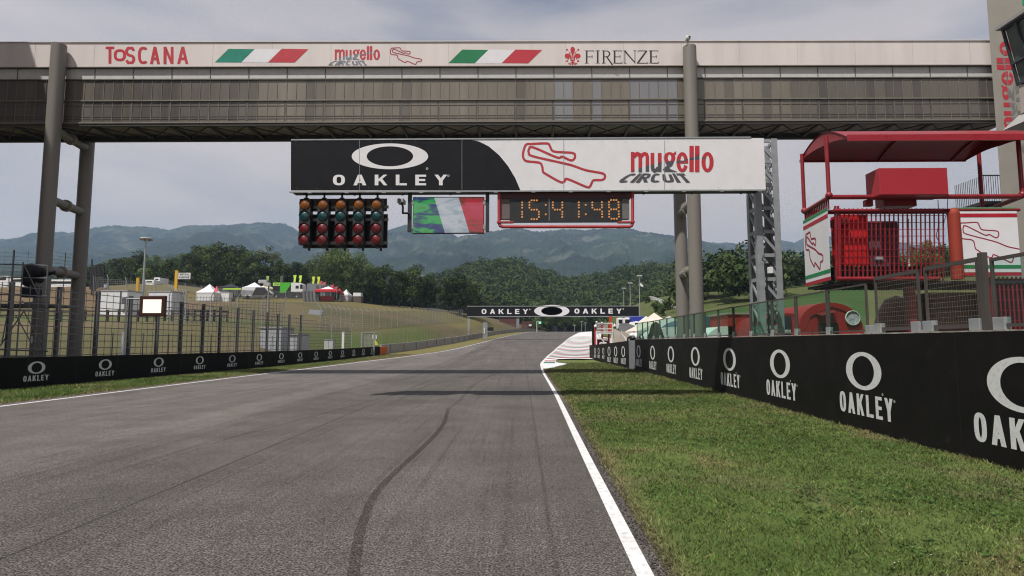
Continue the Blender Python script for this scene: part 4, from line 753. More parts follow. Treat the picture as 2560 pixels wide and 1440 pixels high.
for x0, x1 in ((1029, 1034), (1208, 1214)):
    for y_ in (506, 567): p, q_ = at(x0, y_, GY + .1), at(x1, y_, GY + .1); mb = MB(); mb.box(p.x, q_.x, GY + .09, GY + .19, p.z - .06, p.z + .06); mb.build('clamp', GALV, ls)
c = thing('security_camera', 'grey camera on a bent arm beside the lit flag screen', 'security camera', at(1003, 505, GY)); p = at(1003, 503.5, GY + .05)
mb = MB(); mb.box(p.x - .095, p.x + .09, p.y - .16, p.y + .2, p.z - .055, p.z + .06); mb.build('body', mat('camera_grey', (.33, .33, .33), .45), c, .012); mb = MB(); mb.tube((p.x - .02, p.y - .19, p.z), (p.x - .02, p.y - .15, p.z), .045, 12); mb.build('lens', BLKP, c)
mb = MB(); q_ = at(1007, 533, GY + .05); mb.pipe([(p.x + .02, p.y, p.z - .05), (q_.x, p.y, p.z - .15), (q_.x, p.y, q_.z), (at(1022, 533, GY).x, p.y, q_.z)], .028, 8); mb.build('arm', BLKP, c)
# clock
CY = GY + .1; ck = thing('digital_clock', 'black dot display clock reading 15:41:48 in a red tube frame', 'clock', at(1414, 525, CY)); cp_ = lambda x, y: at(1240 + x / 7.111, 470 + y / 7.111, CY)
a, b = cp_(245, 180), cp_(2238, 600); mb = MB(); mb.box(a.x, b.x, CY, CY + .12, b.z, a.z); mb.build('face', mat('clock_face', (.022, .023, .024), .5, var=.2), ck)
a, b = cp_(78, 70), cp_(2400, 178); mb = MB(); mb.box(a.x, b.x, CY - .01, CY + .2, b.z, a.z); mb.build('hood', mat('hood_maroon', (.06, .008, .01), .5), ck)
for x0, x1, m_ in ((78, 243, mat('side_mauve', (.13, .10, .10), .6)), (2240, 2375, mat('side_olive', (.13, .13, .115), .6))): a, b = cp_(x0, 182), cp_(x1, 545); mb = MB(); mb.box(a.x, b.x, CY + .02, CY + .2, b.z, a.z); mb.build('side_box', m_, ck)
mb = MB(); r_ = .045; P_ = [cp_(55, 60), cp_(55, 625), cp_(75, 672), cp_(125, 690), cp_(2370, 690), cp_(2415, 665), cp_(2428, 615), cp_(2428, 60)]; mb.pipe(P_, r_, 10)
for x0, x1 in ((15, 310), (2170, 2465)): a, b = cp_(x0, 597), cp_(x1, 620); mb.box(a.x, b.x, CY - .06, CY + .1, b.z, a.z)
mb.build('tube_frame', mat('coral_tube', (.42, .05, .05), .45, var=.1), ck)
D_ = {1: [(465, y) for y in (258, 304, 351, 424, 470, 517)], 5: [(632, 221), (679, 221), (726, 221), (594, 257), (594, 304), (594, 350), (632, 387), (679, 387), (726, 387), (763, 424), (763, 470), (763, 517), (726, 555), (679, 555), (632, 555)], 'a': [(884, 301), (884, 469)],
      4: [(1010, 257), (1010, 304), (1010, 350), (1046, 386), (1092, 386), (1140, 386), (1178, 257), (1178, 304), (1178, 350), (1178, 424), (1178, 470), (1178, 517)], 'b': [(1472, y) for y in (256, 302, 348, 420, 466, 513)], 'd': [(1594, 301), (1597, 467)],
      'c': [(1712, 257), (1712, 304), (1714, 350), (1754, 384), (1800, 384), (1846, 384), (1881, 252), (1882, 299), (1884, 346), (1886, 420), (1886, 466), (1888, 513)], 8: [(2045, 215), (2092, 215), (2138, 215), (2008, 250), (2009, 297), (2010, 344), (2176, 251), (2178, 298), (2180, 345), (2046, 380), (2094, 380), (2138, 380), (2012, 416), (2012, 464), (2012, 512), (2181, 416), (2183, 464), (2185, 510), (2053, 547), (2099, 547), (2146, 547)]}
for kk, v in D_.items():
    mb = MB()
    for x, y in v: p = cp_(x, y); mb.tube((p.x, CY - .012, p.z), (p.x, CY + .002, p.z), .026, 12)
    mb.build('colon' if kk in ('a', 'd') else 'digit', emit('amber_led', (1., .42, .12), .56), ck)
mb = MB(); a, b = cp_(938, 185), cp_(950, 585); mb.box(a.x, b.x, CY - .008, CY - .001, b.z, a.z); mb.build('divider', GALV, ck)
# ================================================================== second gantry down the straight
FY = 112.; fm = plane_map((0, FY, 0), (0, -1, 0)); fg = thing('banner_gantry', 'slim black banner gantry crossing the track farther down the straight', 'banner gantry', at(1383, 830, FY))
a, b = at(1167.5, 766.5, FY), at(1597, 790, FY); mb = MB(); mb.box(a.x, b.x, FY, FY + .8, b.z, a.z); mb.build('banner', mat('banner_black', (.0135, .013, .015), .5, spec=.12), fg)
mb = MB(); mb.box(a.x, b.x, FY - .05, FY + .85, a.z + .01, a.z + .12); mb.box(a.x, b.x, FY - .05, FY + .85, b.z - .12, b.z - .01); mb.build('edge_trim', GALV, fg)
F_ = Flat(); F_.ring(1379.5, 777.5, 44, 15.2, 26.5, 10.7, 56); oakley_px(F_, 1204, 1320, 772.5, 785); oakley_px(F_, 1436, 1554, 771.5, 784); F_.ring(1324.5, 773.5, 1.6, 1.6, .7, .7, 10); F_.ring(1558, 772.5, 1.6, 1.6, .7, .7, 10); F_.put('logo', WHT, fg, fm, (0, -1, 0), .012)
mb = MB(); mb.disc = None; n_ = 48
mb.add([at(1379.5 + 43 * math.cos(2 * math.pi * i / n_), 777.5 + 15 * math.sin(2 * math.pi * i / n_), FY - .0) for i in range(n_)], [tuple(range(n_))]); mb.build('logo_board', mat('banner_black', (.0135, .013, .015), .5, spec=.12), fg)
for x, y0, y1 in ((1172, 790, 836), (1591, 790, 840)):
    p, q_ = at(x, y0, FY + .3), at(x, y1, FY + .3); mb = MB(); mb.box(p.x - .2, p.x + .2, FY + .1, FY + .5, min(q_.z, tz(p.x, FY + .3)) - .3, p.z); mb.build('post', GALV, fg)
# ================================================================== barriers with painted logos
def logo_art(rx, ry, dz, tw, th, k=1.):
    """ring over the narrow capitals; metres, ring centred at (0, 0), words dz below"""
    F_ = Flat(); F_.ring(0, 0, rx, ry, rx * .61, ry * .79, 64); text(F_, 'OAKLEY', -tw / 2, -dz - th / 2, th, .62, .235, .15, .20, 0, width=tw); F_.ring(rx * 1.02, -ry - .03 * k, .022 * k, .022 * k, .012 * k, .012 * k, 10); F_.ring(tw / 2 + .04 * k, -dz + th * .4, .022 * k, .022 * k, .012 * k, .012 * k, 10); return F_
LWHT = mat('logo_white', (.66, .66, .65), .6, var=.06, scale=8, dirt=.25)
# left barrier
bl = thing('trackside_barrier', 'long black barrier with fourteen ring logos along the left grass strip', 'barrier', (-17, 19.5, 0))
ya = np.array([4., 59.]); A, B = Vector((-18.08, 4, 0)), Vector((-14.0, 59.2, .2)); dl = (B - A); dl.z = 0; dl.normalize(); nl = Vector((dl.y, -dl.x, 0)); hl = lambda y: np.interp(y, [4, 19.5, 59], [1.12, 1.08, .90])
mb = MB(); seg = 28
for i in range(seg):
    p, q_ = A.lerp(B, i / seg), A.lerp(B, (i + 1) / seg); vs = []
    for c in (p, q_):
        h_ = float(hl(c.y)); g0 = float(zr(c.y)) - .12
        for o_, z in ((0, g0), (0, h_ + g0 + .12), (-.30, h_ + g0 + .12), (-.42, g0)): vs.append(Vector((c.x, c.y, z)) + nl * o_)
    mb.add(vs, [(0, 4, 5, 1), (1, 5, 6, 2), (2, 6, 7, 3)] + ([(0, 1, 2, 3)] if i == 0 else []) + ([(4, 7, 6, 5)] if i == seg - 1 else []))
mb.build('barrier_face', BLK, bl); mb = MB()
for k in range(1, 27):
    c = A.lerp(B, k / 27); h_ = float(hl(c.y)); g0 = float(zr(c.y)); mb.prism([c + nl * .002 - dl * .008 + Vector((0, 0, g0)), c + nl * .002 + dl * .008 + Vector((0, 0, g0)), c + nl * .002 + dl * .008 + Vector((0, 0, g0 + h_)), c + nl * .002 - dl * .008 + Vector((0, 0, g0 + h_))], nl * -.004)
mb.build('panel_seam', mat('seam_charcoal', (.03, .03, .03), .8), bl)
for cx in (93, 264, 397, 499.5, 580.5, 648, 703, 750, 790, 825, 856, 884, 908, 930):
    d = ray(cx, 900); t = (A - CP).dot(nl) / d.dot(nl); c = CP + d * t; sc = np.interp(c.y, [19, 58], [.98, .78]); zc = float(zr(c.y)) + float(hl(c.y)) * .665
    f = (lambda c, sc, zc: lambda x, y: Vector((c.x, c.y, zc)) + dl * (x * sc) + Vector((0, 0, y * sc)))(c, sc, zc); logo_art(.355, .218, .37, 1.02, .20, .6).put('logo', LWHT, bl, f, nl, .005)
oc = thing('orange_block', 'orange foam block at the far end of the long black barrier', 'block', B); mb = MB(); e = B + dl * .02; mb.prism([e + nl * .03 + Vector((0, 0, -.1)), e + nl * -.45 + Vector((0, 0, -.1)), e + nl * -.45 + Vector((0, 0, .93)), e + nl * .03 + Vector((0, 0, .93))], dl * 2.3); mb.build('foam', mat('orange_foam', (.55, .10, .012), .7), oc, .04)
# low concrete wall beyond it
cw = thing('concrete_wall', 'low bare concrete wall running on from the orange block to the crest', 'wall', (-10.7, 97, 1.4)); cy_ = np.arange(61.6, 262, 3.5); mb = MB(); vs = []
for y in cy_:
    x, z0 = float(xb(y)), float(zr(y)) - .1
    for o_, z in ((0.02, z0), (-.07, z0 + 1.12), (-.27, z0 + 1.12), (-.4, z0)): vs.append((x + o_, y, z))
mb.add(vs, [(4 * i + a, 4 * i + 4 + a, 4 * i + 5 + a, 4 * i + 1 + a) for i in range(len(cy_) - 1) for a in range(3)] + [(0, 1, 2, 3)]); mb.build('wall_run', CONC, cw)
mb = MB()
for y in np.arange(65, 250, 5.): x = float(xb(y)); mb.box(x - .03, x + .03, y - .02, y + .02, float(zr(y)), float(zr(y)) + .98)
mb.build('joint', mat('joint_dark', (.10, .095, .09), .8), cw)
# right pit wall
pw = thing('pit_wall', 'tall black pit wall with large white ring logos beside the grass', 'wall', (6.1, 10, 0)); PWH = 1.735; wy = np.array([2.2, 12, 24, 34.6])
def strip(mb, ys_, off0, off1, z0f, z1f):
    vs = []
    for y in ys_: x = float(wall_x(y)); vs += [(x + off0, y, z0f(y)), (x + off0, y, z1f(y)), (x + off1, y, z1f(y)), (x + off1, y, z0f(y))]
    n_ = len(ys_); mb.add(vs, [(4 * i + a, 4 * i + 4 + a, 4 * i + 4 + (a + 1) % 4, 4 * i + (a + 1) % 4) for i in range(n_ - 1) for a in range(4)] + [(0, 1, 2, 3), (4 * n_ - 4, 4 * n_ - 1, 4 * n_ - 2, 4 * n_ - 3)]); return mb
WBLK = mat('wall_black', (.0095, .0086, .008), .62, var=.3, scale=1.1, bump=.12, bscale=14, spec=.12, dirt=.06)
strip(MB(), wy, 0, .42, lambda y: -.2, lambda y: PWH).build('wall_body', WBLK, pw)
mb = MB(); strip(mb, wy, .03, .5, lambda y: PWH + .003, lambda y: PWH + .022); mb.build('coping', mat('coping', (.36, .33, .27), .9, var=.35, scale=5, bump=.5, dirt=.5), pw)
mb = MB(); rnd = random.Random(8)
for k in range(26):
    y = 6 + 27 * rnd.random() ** 1.5; x = float(wall_x(y)); w_ = rnd.uniform(.03, .1); h_ = rnd.uniform(.02, .07); z = rnd.uniform(.02, .22); pts = [(x - .003, y + w_ * math.cos(a) * rnd.uniform(.6, 1.2), z + h_ * math.sin(a) * rnd.uniform(.6, 1.2)) for a in np.linspace(0, 6.0, 8)]; mb.add(pts, [tuple(range(8))])
mb.build('chipped_paint', mat('chip_black', (.003, .003, .003), .9), pw)
mb = MB()
for y in (8.6, 16.0, 22.3, 28.4): x = float(wall_x(y)); mb.box(x - .002, x + .001, y - .006, y + .006, 0, PWH)
mb.build('panel_seam', mat('seam_black', (.004, .004, .004), .9), pw)
for cx, k in ((2553, 1), (2156, 1), (1949, 1), (1823.5, 1), (1738.5, 1), (1677.5, 1), (1632, 1), (1597, 1)):
    y = 10.
    for _ in range(30): d = ray(cx, 900); y = float(wall_x(y)) * d.y / d.x
    c = Vector((float(wall_x(y)), y, 0)); dd = Vector((.01347, 1, 0)).normalized(); u = -dd; nn = Vector((-dd.y, dd.x, 0))
    f2 = (lambda c, u: lambda x, yy: Vector((c.x, c.y, 1.08)) + u * x + Vector((0, 0, yy)))(c, -dd)
    o = logo_art(.575, .34, .61, 1.72, .385).put('logo', LWHT, pw, f2, nn, .004)
# grey end plate and the lower wall beyond
ep = thing('steel_end_plate', 'grey steel plate closing the step between the tall and lower black walls', 'plate', (6.4, 35, 0)); mb = MB(); mb.prism([(6.50, 34.62, -.1), (6.22, 35.25, -.1), (6.22, 35.25, 1.70), (6.50, 34.62, 1.70)], (.3, .1, 0)); mb.build('plate', mat('plate_grey', (.21, .215, .22), .5, .2, var=.1, dirt=.2), ep)
lw = thing('pit_wall', 'lower black wall with small ring logos sloping down to the striped run-off', 'wall', (6, 44, 0)); wy2 = np.array([35.25, 40, 45, 49, 52.]); hf = lambda y: float(np.interp(y, [35.3, 52], [1.66, 1.18]))
strip(MB(), wy2, 0, .3, lambda y: -.2, lambda y: hf(y) + float(zr(y))).build('wall_body', WBLK, lw)
for cx, s_ in ((1558.5, .98), (1539.5, .98), (1523, .96), (1508.5, .72), (1497, .72), (1488, .72)):
    y = 40.
    for _ in range(30): d = ray(cx, 900); y = float(np.clip(float(wall_x(y)) * d.y / d.x, 36, 51.3))
    c = Vector((float(wall_x(y)), y, float(zr(y)) + hf(y) * .62)); dd = Vector((float(wall_x(y + .3)) - c.x, .3, 0)).normalized(); nn = Vector((-dd.y, dd.x, 0)); f2 = (lambda c, u, s_: lambda x, yy: c + u * x * s_ + Vector((0, 0, yy * s_)))(c, -dd, s_); logo_art(.58, .33, .58, 1.6, .36).put('logo', LWHT, lw, f2, nn, .005)
dp = thing('dark_screen_panel', 'tall narrow black panel standing at the far end of the lower black wall', 'panel', at(1485, 866, 52.2)); a, b = at(1480, 806, 52.2), at(1489.5, 902, 52.2); mb = MB(); mb.box(a.x, b.x, 52.1, 52.4, 0, a.z); mb.build('board', WBLK, dp)
# ------------------------------------------------------------------ glass fence on top of the pit wall
GLS = glassy('green_glass', (.54, .80, .66), .96, .03); FRM = mat('fence_frame', (.085, .073, .066), .5, .2, var=.12); GFX = .17
gfen = thing('glass_fence', 'row of framed green glass panels standing on the tall black wall', 'fence', (6.4, 20, PWH)); fx = lambda y: float(wall_x(y)) + GFX
posts = []
for px in (1592, 1606, 1619, 1633, 1649.5, 1667, 1687.5, 1710, 1735, 1762, 1796, 1834, 1877, 1931, 1991, 2071, 2172):
    y = 15.
    for _ in range(40): d = ray(px, 800); y = fx(y) * d.y / d.x
    posts.append(y)
rnd = random.Random(2)
def frame_panel(parent, y0, y1, z0, z1, glass, name='glass_panel', fw=.03):
    y0, y1 = sorted((y0, y1)); p, q_ = Vector((fx(y0), y0, 0)), Vector((fx(y1), y1, 0)); d = (q_ - p).normalized(); mb = MB(); mb.add([p + Vector((0, 0, z0)), q_ + Vector((0, 0, z0)), q_ + Vector((0, 0, z1)), p + Vector((0, 0, z1))], [(0, 1, 2, 3)]); g_ = mb.build(name, glass, parent); mb = MB(); U = Vector((0, 0, 1))
    mb.bar(p + U * (z1 - fw / 2), q_ + U * (z1 - fw / 2), .035, fw); mb.bar(p + U * (z0 + fw / 2), q_ + U * (z0 + fw / 2), .03, fw)
    for c, s_ in ((p, 1), (q_, -1)): c = c + d * s_ * .017; mb.bar(c + U * z0, c + U * z1, .036, .034, up=d)
    mb.build('frame', FRM, g_); return g_
for y1, y0 in zip(posts, posts[1:]):
    h_ = rnd.uniform(-.008, .008) + .93; frame_panel(gfen, y0 + .025, y1 - .025, PWH + .055, PWH + h_, GLS)
mb_ = None
for y in posts[1:]:
    mb = MB(); x = fx(y); mb.box(x - .03, x + .05, y - .075, y + .075, PWH + .02, PWH + .17); mb.build('foot_bracket', GALV, gfen, .006)
# wire mesh panels nearer the camera
WM = wiremesh('mesh_wire', (.24, .20, .16), .052, .075, .0042); WM2 = wiremesh('mesh_wire_fine', (.26, .24, .21), .05, .08, .008); CLR = glassy('clear_sheet', (.86, .82, .78), .95, .06)
def yof(px):
    y = 9.
    for _ in range(40): d = ray(px, 760); y = fx(y) * d.y / d.x
    return y
mf = thing('mesh_fence', 'tall brown framed mesh guards on the black wall under the red platform', 'fence', (6.3, 9, PWH))
for a, b, zt_, zt2 in ((2190, 2300, 1.02, 1.02), (2316, 2452, 1.03, 1.06)):
    y0, y1 = yof(b), yof(a); frame_panel(mf, y0, y1, PWH + .06, PWH + zt_, WM, 'mesh_panel', .06); p, q_ = Vector((fx(y0) + .05, y0, 0)), Vector((fx(y1) + .05, y1, 0)); mb = MB(); mb.add([p + Vector((0, 0, PWH + .1)), q_ + Vector((0, 0, PWH + .1)), q_ + Vector((0, 0, PWH + zt_)), p + Vector((0, 0, PWH + zt_))], [(0, 1, 2, 3)]); mb.build('clear_sheet', CLR, mf)
    for y in (y0 + .1, y1 - .06): x = fx(y); mb = MB(); mb.box(x - .04, x + .05, y - .1, y + .1, PWH + .02, PWH + .19); mb.build('foot_bracket', GALV, mf, .006)
y0 = yof(2462); x = fx(y0); mb = MB(); mb.box(x - .03, x + .05, y0 - .04, y0 + .04, PWH + .03, PWH + 1.08); mb.build('post', FRM, mf)
rf_ = thing('glass_fence', 'single framed clear panel on the black wall at the right edge', 'fence', (6.2, 7, PWH)); frame_panel(rf_, yof(2760), yof(2484), PWH + .06, PWH + .98, glassy('pale_glass', (.72, .86, .84), .92, .03), fw=.045)
y = yof(2494); mb = MB(); mb.box(fx(y) - .04, fx(y) + .05, y - .14, y + .06, PWH + .02, PWH + .19); mb.build('foot_bracket', GALV, rf_, .006)
# ------------------------------------------------------------------ starter's platform
SY0, SY1 = 12.7, 14.2; st = thing('starter_platform', 'red roofed starter platform with mesh sides raised behind the black wall', 'platform', (8.5, 13.4, 0)); sp_ = lambda x, y: at(x, y, SY0); sX0 = sp_(2085, 600).x; sX1 = sp_(2552, 600).x
zf0, zrail, ztop_ = sp_(2300, 697).z, sp_(2300, 492).z, sp_(2300, 517).z
mb = MB(); n_ = 16; arc = [(SY0 - .42 + (SY1 - SY0 + .62) * i / n_, 5.86 + .16 * i / n_ + .36 * math.sin(math.pi * i / n_)) for i in range(n_ + 1)]; cx0, cx1 = sp_(2092, 335).x - .02, sp_(2562, 338).x
out = [(y, z) for y, z in arc]; inn = [(y, z - .02) for y, z in arc]; vs = [(X_, y, z) for X_ in (cx0, cx1) for y, z in out] + [(X_, y, z) for X_ in (cx0, cx1) for y, z in inn]; k = n_ + 1
mb.add(vs, [(i, i + 1, k + i + 1, k + i) for i in range(n_)] + [(2 * k + i, 3 * k + i, 3 * k + i + 1, 2 * k + i + 1) for i in range(n_)], True)
mb.build('roof', RPNT, st)
REDGE = mat('red_edge', (.31, .024, .034), .3, var=.06, coat=.3); mb = MB(); y, z = arc[-1]; mb.box(cx0, cx1, y - .0, y + .03, z - .06, z + .0); mb.build('roof_edge', REDGE, st, .01); mb = MB(); y, z = arc[0]; mb.box(cx0, cx1, y - .03, y + .0, z - .10, z + .035)
mb.box((cx0 + cx1) / 2 - .025, (cx0 + cx1) / 2 + .025, arc[0][0] - .036, arc[0][0] - .031, arc[0][1] - .10, arc[0][1] + .035); mb.build('roof_edge', mat('red_edge', (.31, .024, .034), .3, var=.06, coat=.3), st, .01)
mb = MB(); low = [(y, z - .30 + .26 * abs(2 * (i / n_) - 1) ** 1.5) for i, (y, z) in enumerate(arc)]
for X_ in (cx0 + .015, cx1 - .015): mb = MB(); mb.add([(X_, y, z) for y, z in arc] + [(X_, y, z) for y, z in low], [(i, i + 1, k + i + 1, k + i) for i in range(n_)]); mb.build('roof_end', RPNT, st)
mb = MB()
for f_ in (.27, .62): y, z = arc[int(n_ * f_)]; mb.bar((cx0 + .1, y, z - .06), (cx1 - .1, y, z - .06), .05)
for X_ in (cx0 + 1.9, cx1 - .35):
    for i in range(n_): mb.bar((X_, arc[i][0], arc[i][1] - .05), (X_, arc[i + 1][0], arc[i + 1][1] - .05), .04)
mb.build('roof_rib', RPNT, st)
PST = mat('red_post', (.23, .017, .023), .42, var=.16, scale=5, coat=.1, dirt=.1)
pn = [(sp_(2068, 400).x, SY0), (at(2006.5, 430, SY1).x, SY1), (sp_(2549, 400).x, SY0), (at(2450, 430, SY1).x, SY1)]
for x, y in pn: zt_ = np.interp(y, [arc[0][0], arc[0][0] + .4, arc[-1][0] - .3, arc[-1][0]], [arc[0][1], arc[0][1] + .15, arc[-1][1] + .12, arc[-1][1]]); mb = MB(); mb.tube((x, y, zrail - .02), (x, y, float(zt_)), .043, 12); mb.ball((x, y, zrail + .04), .075, 10, 6); mb.build('post', PST, st)
mb = MB(); zz = zrail; L0, L1, R0, R1 = pn; c0, c1, c2, c3 = (L0[0], SY0, zz), (L1[0], SY1, zz), (R0[0], SY0, zz), (R1[0], SY1, zz); mb.tube(c0, c2, .05, 12); mb.tube(c0, c1, .05, 12); mb.tube(c2, c3, .05, 12); mb.tube(c1, c3, .05, 12)
mb.tube((sX0, SY0 - .03, ztop_ - .42 + .34), (sp_(2545, 520).x, SY0 - .03, ztop_ - .08), .034, 10); mb.tube((sX0, SY0 - .03, zf0), (sp_(2345, 690).x, SY0 - .03, zf0), .045, 10)
for x in (2088, 2095): mb.bar(sp_(x, 515), sp_(x + 3, 700), .035)
mb.build('rail', PST, st)
mb = MB()
for x in np.arange(2100, 2362, 11.2): mb.bar(sp_(x, 521), sp_(x + 1.5, 696), .026, .012)
for y_ in np.arange(540, 695, 17.): a, b = sp_(2090, y_), sp_(2362, y_); mb.box(a.x, b.x, SY0 - .012, SY0 - .006, a.z - .006, a.z + .006)
mb.build('grille', PST, st)
mb = MB()
for t in np.linspace(.03, .97, 15): mb.bar((L0[0] + (L1[0] - L0[0]) * t, SY0 + (SY1 - SY0) * t, zrail - .02), (L0[0] + (L1[0] - L0[0]) * t, SY0 + (SY1 - SY0) * t, zrail - .26), .03, .012)
mb.build('side_grille', PST, st)
# printed boards
def stripe_board(name, f, n, w, h, seam=None, art=True):
    F_ = Flat(); F_.rect(0, 0, w, h, 0); F_.put(name, WHT, st, f, n, .0); F_ = Flat(); F_.rect(0, h * .952, w, h * .998, 0); F_.rect(0, h * .855, w, h * .91, 1); F_.rect(0, h * .105, w, h * .155, 0); F_.rect(0, h * .0, w, h * .05, 1)
    F_.put('stripes', [mat('stripe_green', (.01, .22, .07), .5), mat('stripe_red', (.40, .015, .03), .5)], st, f, n, .003); F_ = Flat(); track_art(F_, w * .07, -h * .78, w * .98 if art is True else w * .68, h * .58, w * .017 if art is True else w * .028); F_.warp(lambda x, y: (x, -y)); F_.put('circuit_outline', mat('logo_crimson', (.30, .012, .04), .5), st, f, n, .003)
a, b, c_ = sp_(2389, 690), sp_(2549, 690), sp_(2389, 520); w_, h_ = b.x - a.x, c_.z - a.z
stripe_board('board', lambda x, y: Vector((a.x + min(max(x, 0), w_), SY0 - .05, a.z + y)), (0, -1, 0), w_, h_)
mb = MB(); mb.box(a.x, b.x, SY0 - .045, SY0 - .02, a.z, c_.z); mb.build('board_backing', WHP, st)
zb0, zb1_ = sp_(2080, 700).z, sp_(2080, 517).z; Lw = math.hypot(L1[0] - L0[0], SY1 - SY0); ld = Vector((L0[0] - L1[0], SY0 - SY1, 0)).normalized(); ln = Vector((ld.y, -ld.x, 0)); ln = ln if ln.x < 0 else -ln
stripe_board('side_board', lambda x, y: Vector((L1[0], SY1, zb0)) + ld * x + ln * .04 + Vector((0, 0, y)), ln, Lw, zb1_ - zb0, art='side')
# red tank, motors and cabinets
mb = MB(); t_ = sp_(2378, 610); mb.tube((t_.x, SY0 - .12, sp_(2378, 700).z), (t_.x, SY0 - .12, sp_(2378, 540).z), .115, 18); mb.ball((t_.x, SY0 - .12, sp_(2378, 540).z), .115, 18, 10, (1, 1, 1.3)); mb.build('foam_tube', mat('orange_red_foam', (.27, .034, .017), .7, var=.08), st)
mb = MB(); a, b = at(2197, 420, SY0 - .3), at(2372, 486, SY0 - .3); mb.box(a.x, b.x, SY0 - .3, SY0 + .2, b.z, a.z); mb.build('control_box', mat('box_red', (.36, .026, .035), .45, var=.05), st, .008); mb = MB(); a, b = sp_(2215, 487), sp_(2300, 512); mb.box(a.x, b.x, SY0 + .1, SY0 + .4, b.z, a.z); a, b = sp_(2170, 497), sp_(2190, 512); mb.box(a.x, b.x, SY0 + .1, SY0 + .2, b.z, a.z); mb.build('box_bracket', PST, st)
for nm, x0, x1, y0, y1, d0, m_ in (('red_cabinet', 2112, 2190, 530, 660, .25, mat('bright_red', (.55, .012, .012), .5, var=.05)), ('grey_cabinet', 2192, 2276, 545, 662, .35, mat('cab_grey', (.085, .065, .075), .5)), ('floor_tray', 2098, 2362, 664, 694, .15, mat('tray_black', (.012, .012, .012), .7)), ('small_box', 2102, 2128, 540, 560, .1, PST)):
    a, b = sp_(x0, y0), sp_(x1, y1); mb = MB(); mb.box(a.x, b.x, SY0 + d0, SY0 + d0 + .35, b.z, a.z)
    if 'cabinet' in nm:
        for k_ in range(1, 6): x = a.x + (b.x - a.x) * k_ / 6; mb.box(x - .008, x + .008, SY0 + d0 - .01, SY0 + d0 - .001, b.z, a.z)
    mb.build(nm, m_, st)
mb = MB(); mb.box(L1[0] - .0, R1[0], SY0 - .02, SY1, zf0 - .10, zf0 - .045)
for k_ in range(30): x = L1[0] + .1 + k_ * .128; mb.box(x, x + .02, SY0 - .03, SY1 - .1, zf0 - .125, zf0 - .101)
mb.build('floor_grating', DSTL, st)
mb = MB()
for px_, py_ in ((2178, 531), (2202, 531), (2178, 651)): p = sp_(px_ + 17, py_ + 3 - 8); mb.box(p.x - .07, p.x + .07, SY0 - .05, SY0 - .03, p.z - .03, p.z + .03)
mb.build('clamp', GALV, st)
mb = MB(); rnd = random.Random(5)
for k_ in range(6): p = sp_(2135 + k_ * 9, 662); mb.pipe([p + Vector((0, .2, 0)), p + Vector((-.02, .18, -.12)), p + Vector((-.08 + .03 * k_, .2, -.24))], .012, 6)
mb.build('hose', mat('mint_hose', (.18, .36, .26), .5), st)
mb = MB(); mb.pipe([sp_(2370, 487), sp_(2368, 530), sp_(2358, 560)], .007, 5); mb.pipe([sp_(2345, 500), sp_(2348, 560), sp_(2340, 590), sp_(2352, 612), sp_(2330, 640), sp_(2305, 632)], .008, 5); mb.build('cable', BLKP, st); mb = MB(); mb.bar(sp_(2292, 540) + Vector((0, .3, 0)), sp_(2294, 690) + Vector((0, .3, 0)), .035); mb.build('white_rod', WHP, st)
mb = MB(); p = sp_(2306, 760); mb.box(p.x - .07, p.x + .07, SY0 + .3, SY0 + .5, 0, zf0 - .1); p = sp_(2520, 760); mb.box(p.x - .07, p.x + .07, SY0 + .5, SY0 + .7, 0, zf0 - .1); mb.build('leg', PST, st)
mb = MB(); a, b = sp_(2475, 692), sp_(2640, 850)
for x in np.linspace(a.x, b.x, 15): mb.bar((x, SY0, .3), (x, SY0, a.z), .03, .012)
for z in np.arange(.5, a.z, .22): mb.box(a.x, b.x, SY0 + .006, SY0 + .012, z - .006, z + .006)
mb.build('lower_grille', PST, st); mb = MB(); mb.box(a.x, b.x + .5, SY0 + .35, SY0 + .4, 0, a.z); mb.build('lower_back', mat('maroon_dark', (.035, .006, .006), .7), st)
tp = thing('covered_pallet', 'stack of brown sheeted timber behind the mesh guards', 'timber stack', (8, 13.2, 0)); mb = MB(); a = at(2320, 720, 13.6); rnd = random.Random(11)
for k_ in range(14): mb.box(a.x - .1 + rnd.uniform(-.05, .05), a.x + 1.3 + rnd.uniform(-.06, .06), 13.3, 14.2, .05 + k_ * .19, .05 + k_ * .19 + .165)
mb.build('plank_stack', mat('old_timber', (.12, .085, .055), .85, var=.3, scale=2, bump=.3), tp)
tb = thing('covered_machine', 'brown tarpaulin shrouded machine under the red platform', 'covered machine', (8, 14, 0)); a = at(2252, 720, 14.4); mb = MB(); mb.lathe((a.x, 14.6, 0), [(.62, 0), (.60, .9), (.55, 1.8), (.42, 2.3), (.25, 2.62), (0, 2.72)], 14); mb.build('tarpaulin', mat('maroon_tarp', (.085, .035, .028), .5, var=.3, scale=4, bump=.6, bscale=6), tb)
ws = thing('weather_sensor', 'white weather sensor box on a thin black mast before the lattice tower', 'sensor', at(1925, 760, 16.0)); mb = MB(); p = at(1917, 700, 16.0); mb.tube((p.x, 16, PWH), (p.x, 16, at(1917, 660, 16).z), .022, 8); a = at(1911, 655, 16); mb.pipe([(p.x, 16, a.z), (a.x - .05, 16, a.z + .05), (a.x - .02, 16, a.z + .18)], .012, 6); mb.build('mast', BLKP, ws)
mb = MB(); a, b = at(1919, 668, 15.95), at(1931, 684, 15.95); mb.box(a.x, b.x, 15.88, 16.02, b.z, a.z); mb.build('box', WHP, ws, .01); mb = MB(); a, b = at(1914, 658, 16.03), at(1927, 676, 16.03); mb.box(a.x, b.x, 16.03, 16.14, b.z, a.z); mb.build('dark_box', BLKP, ws)
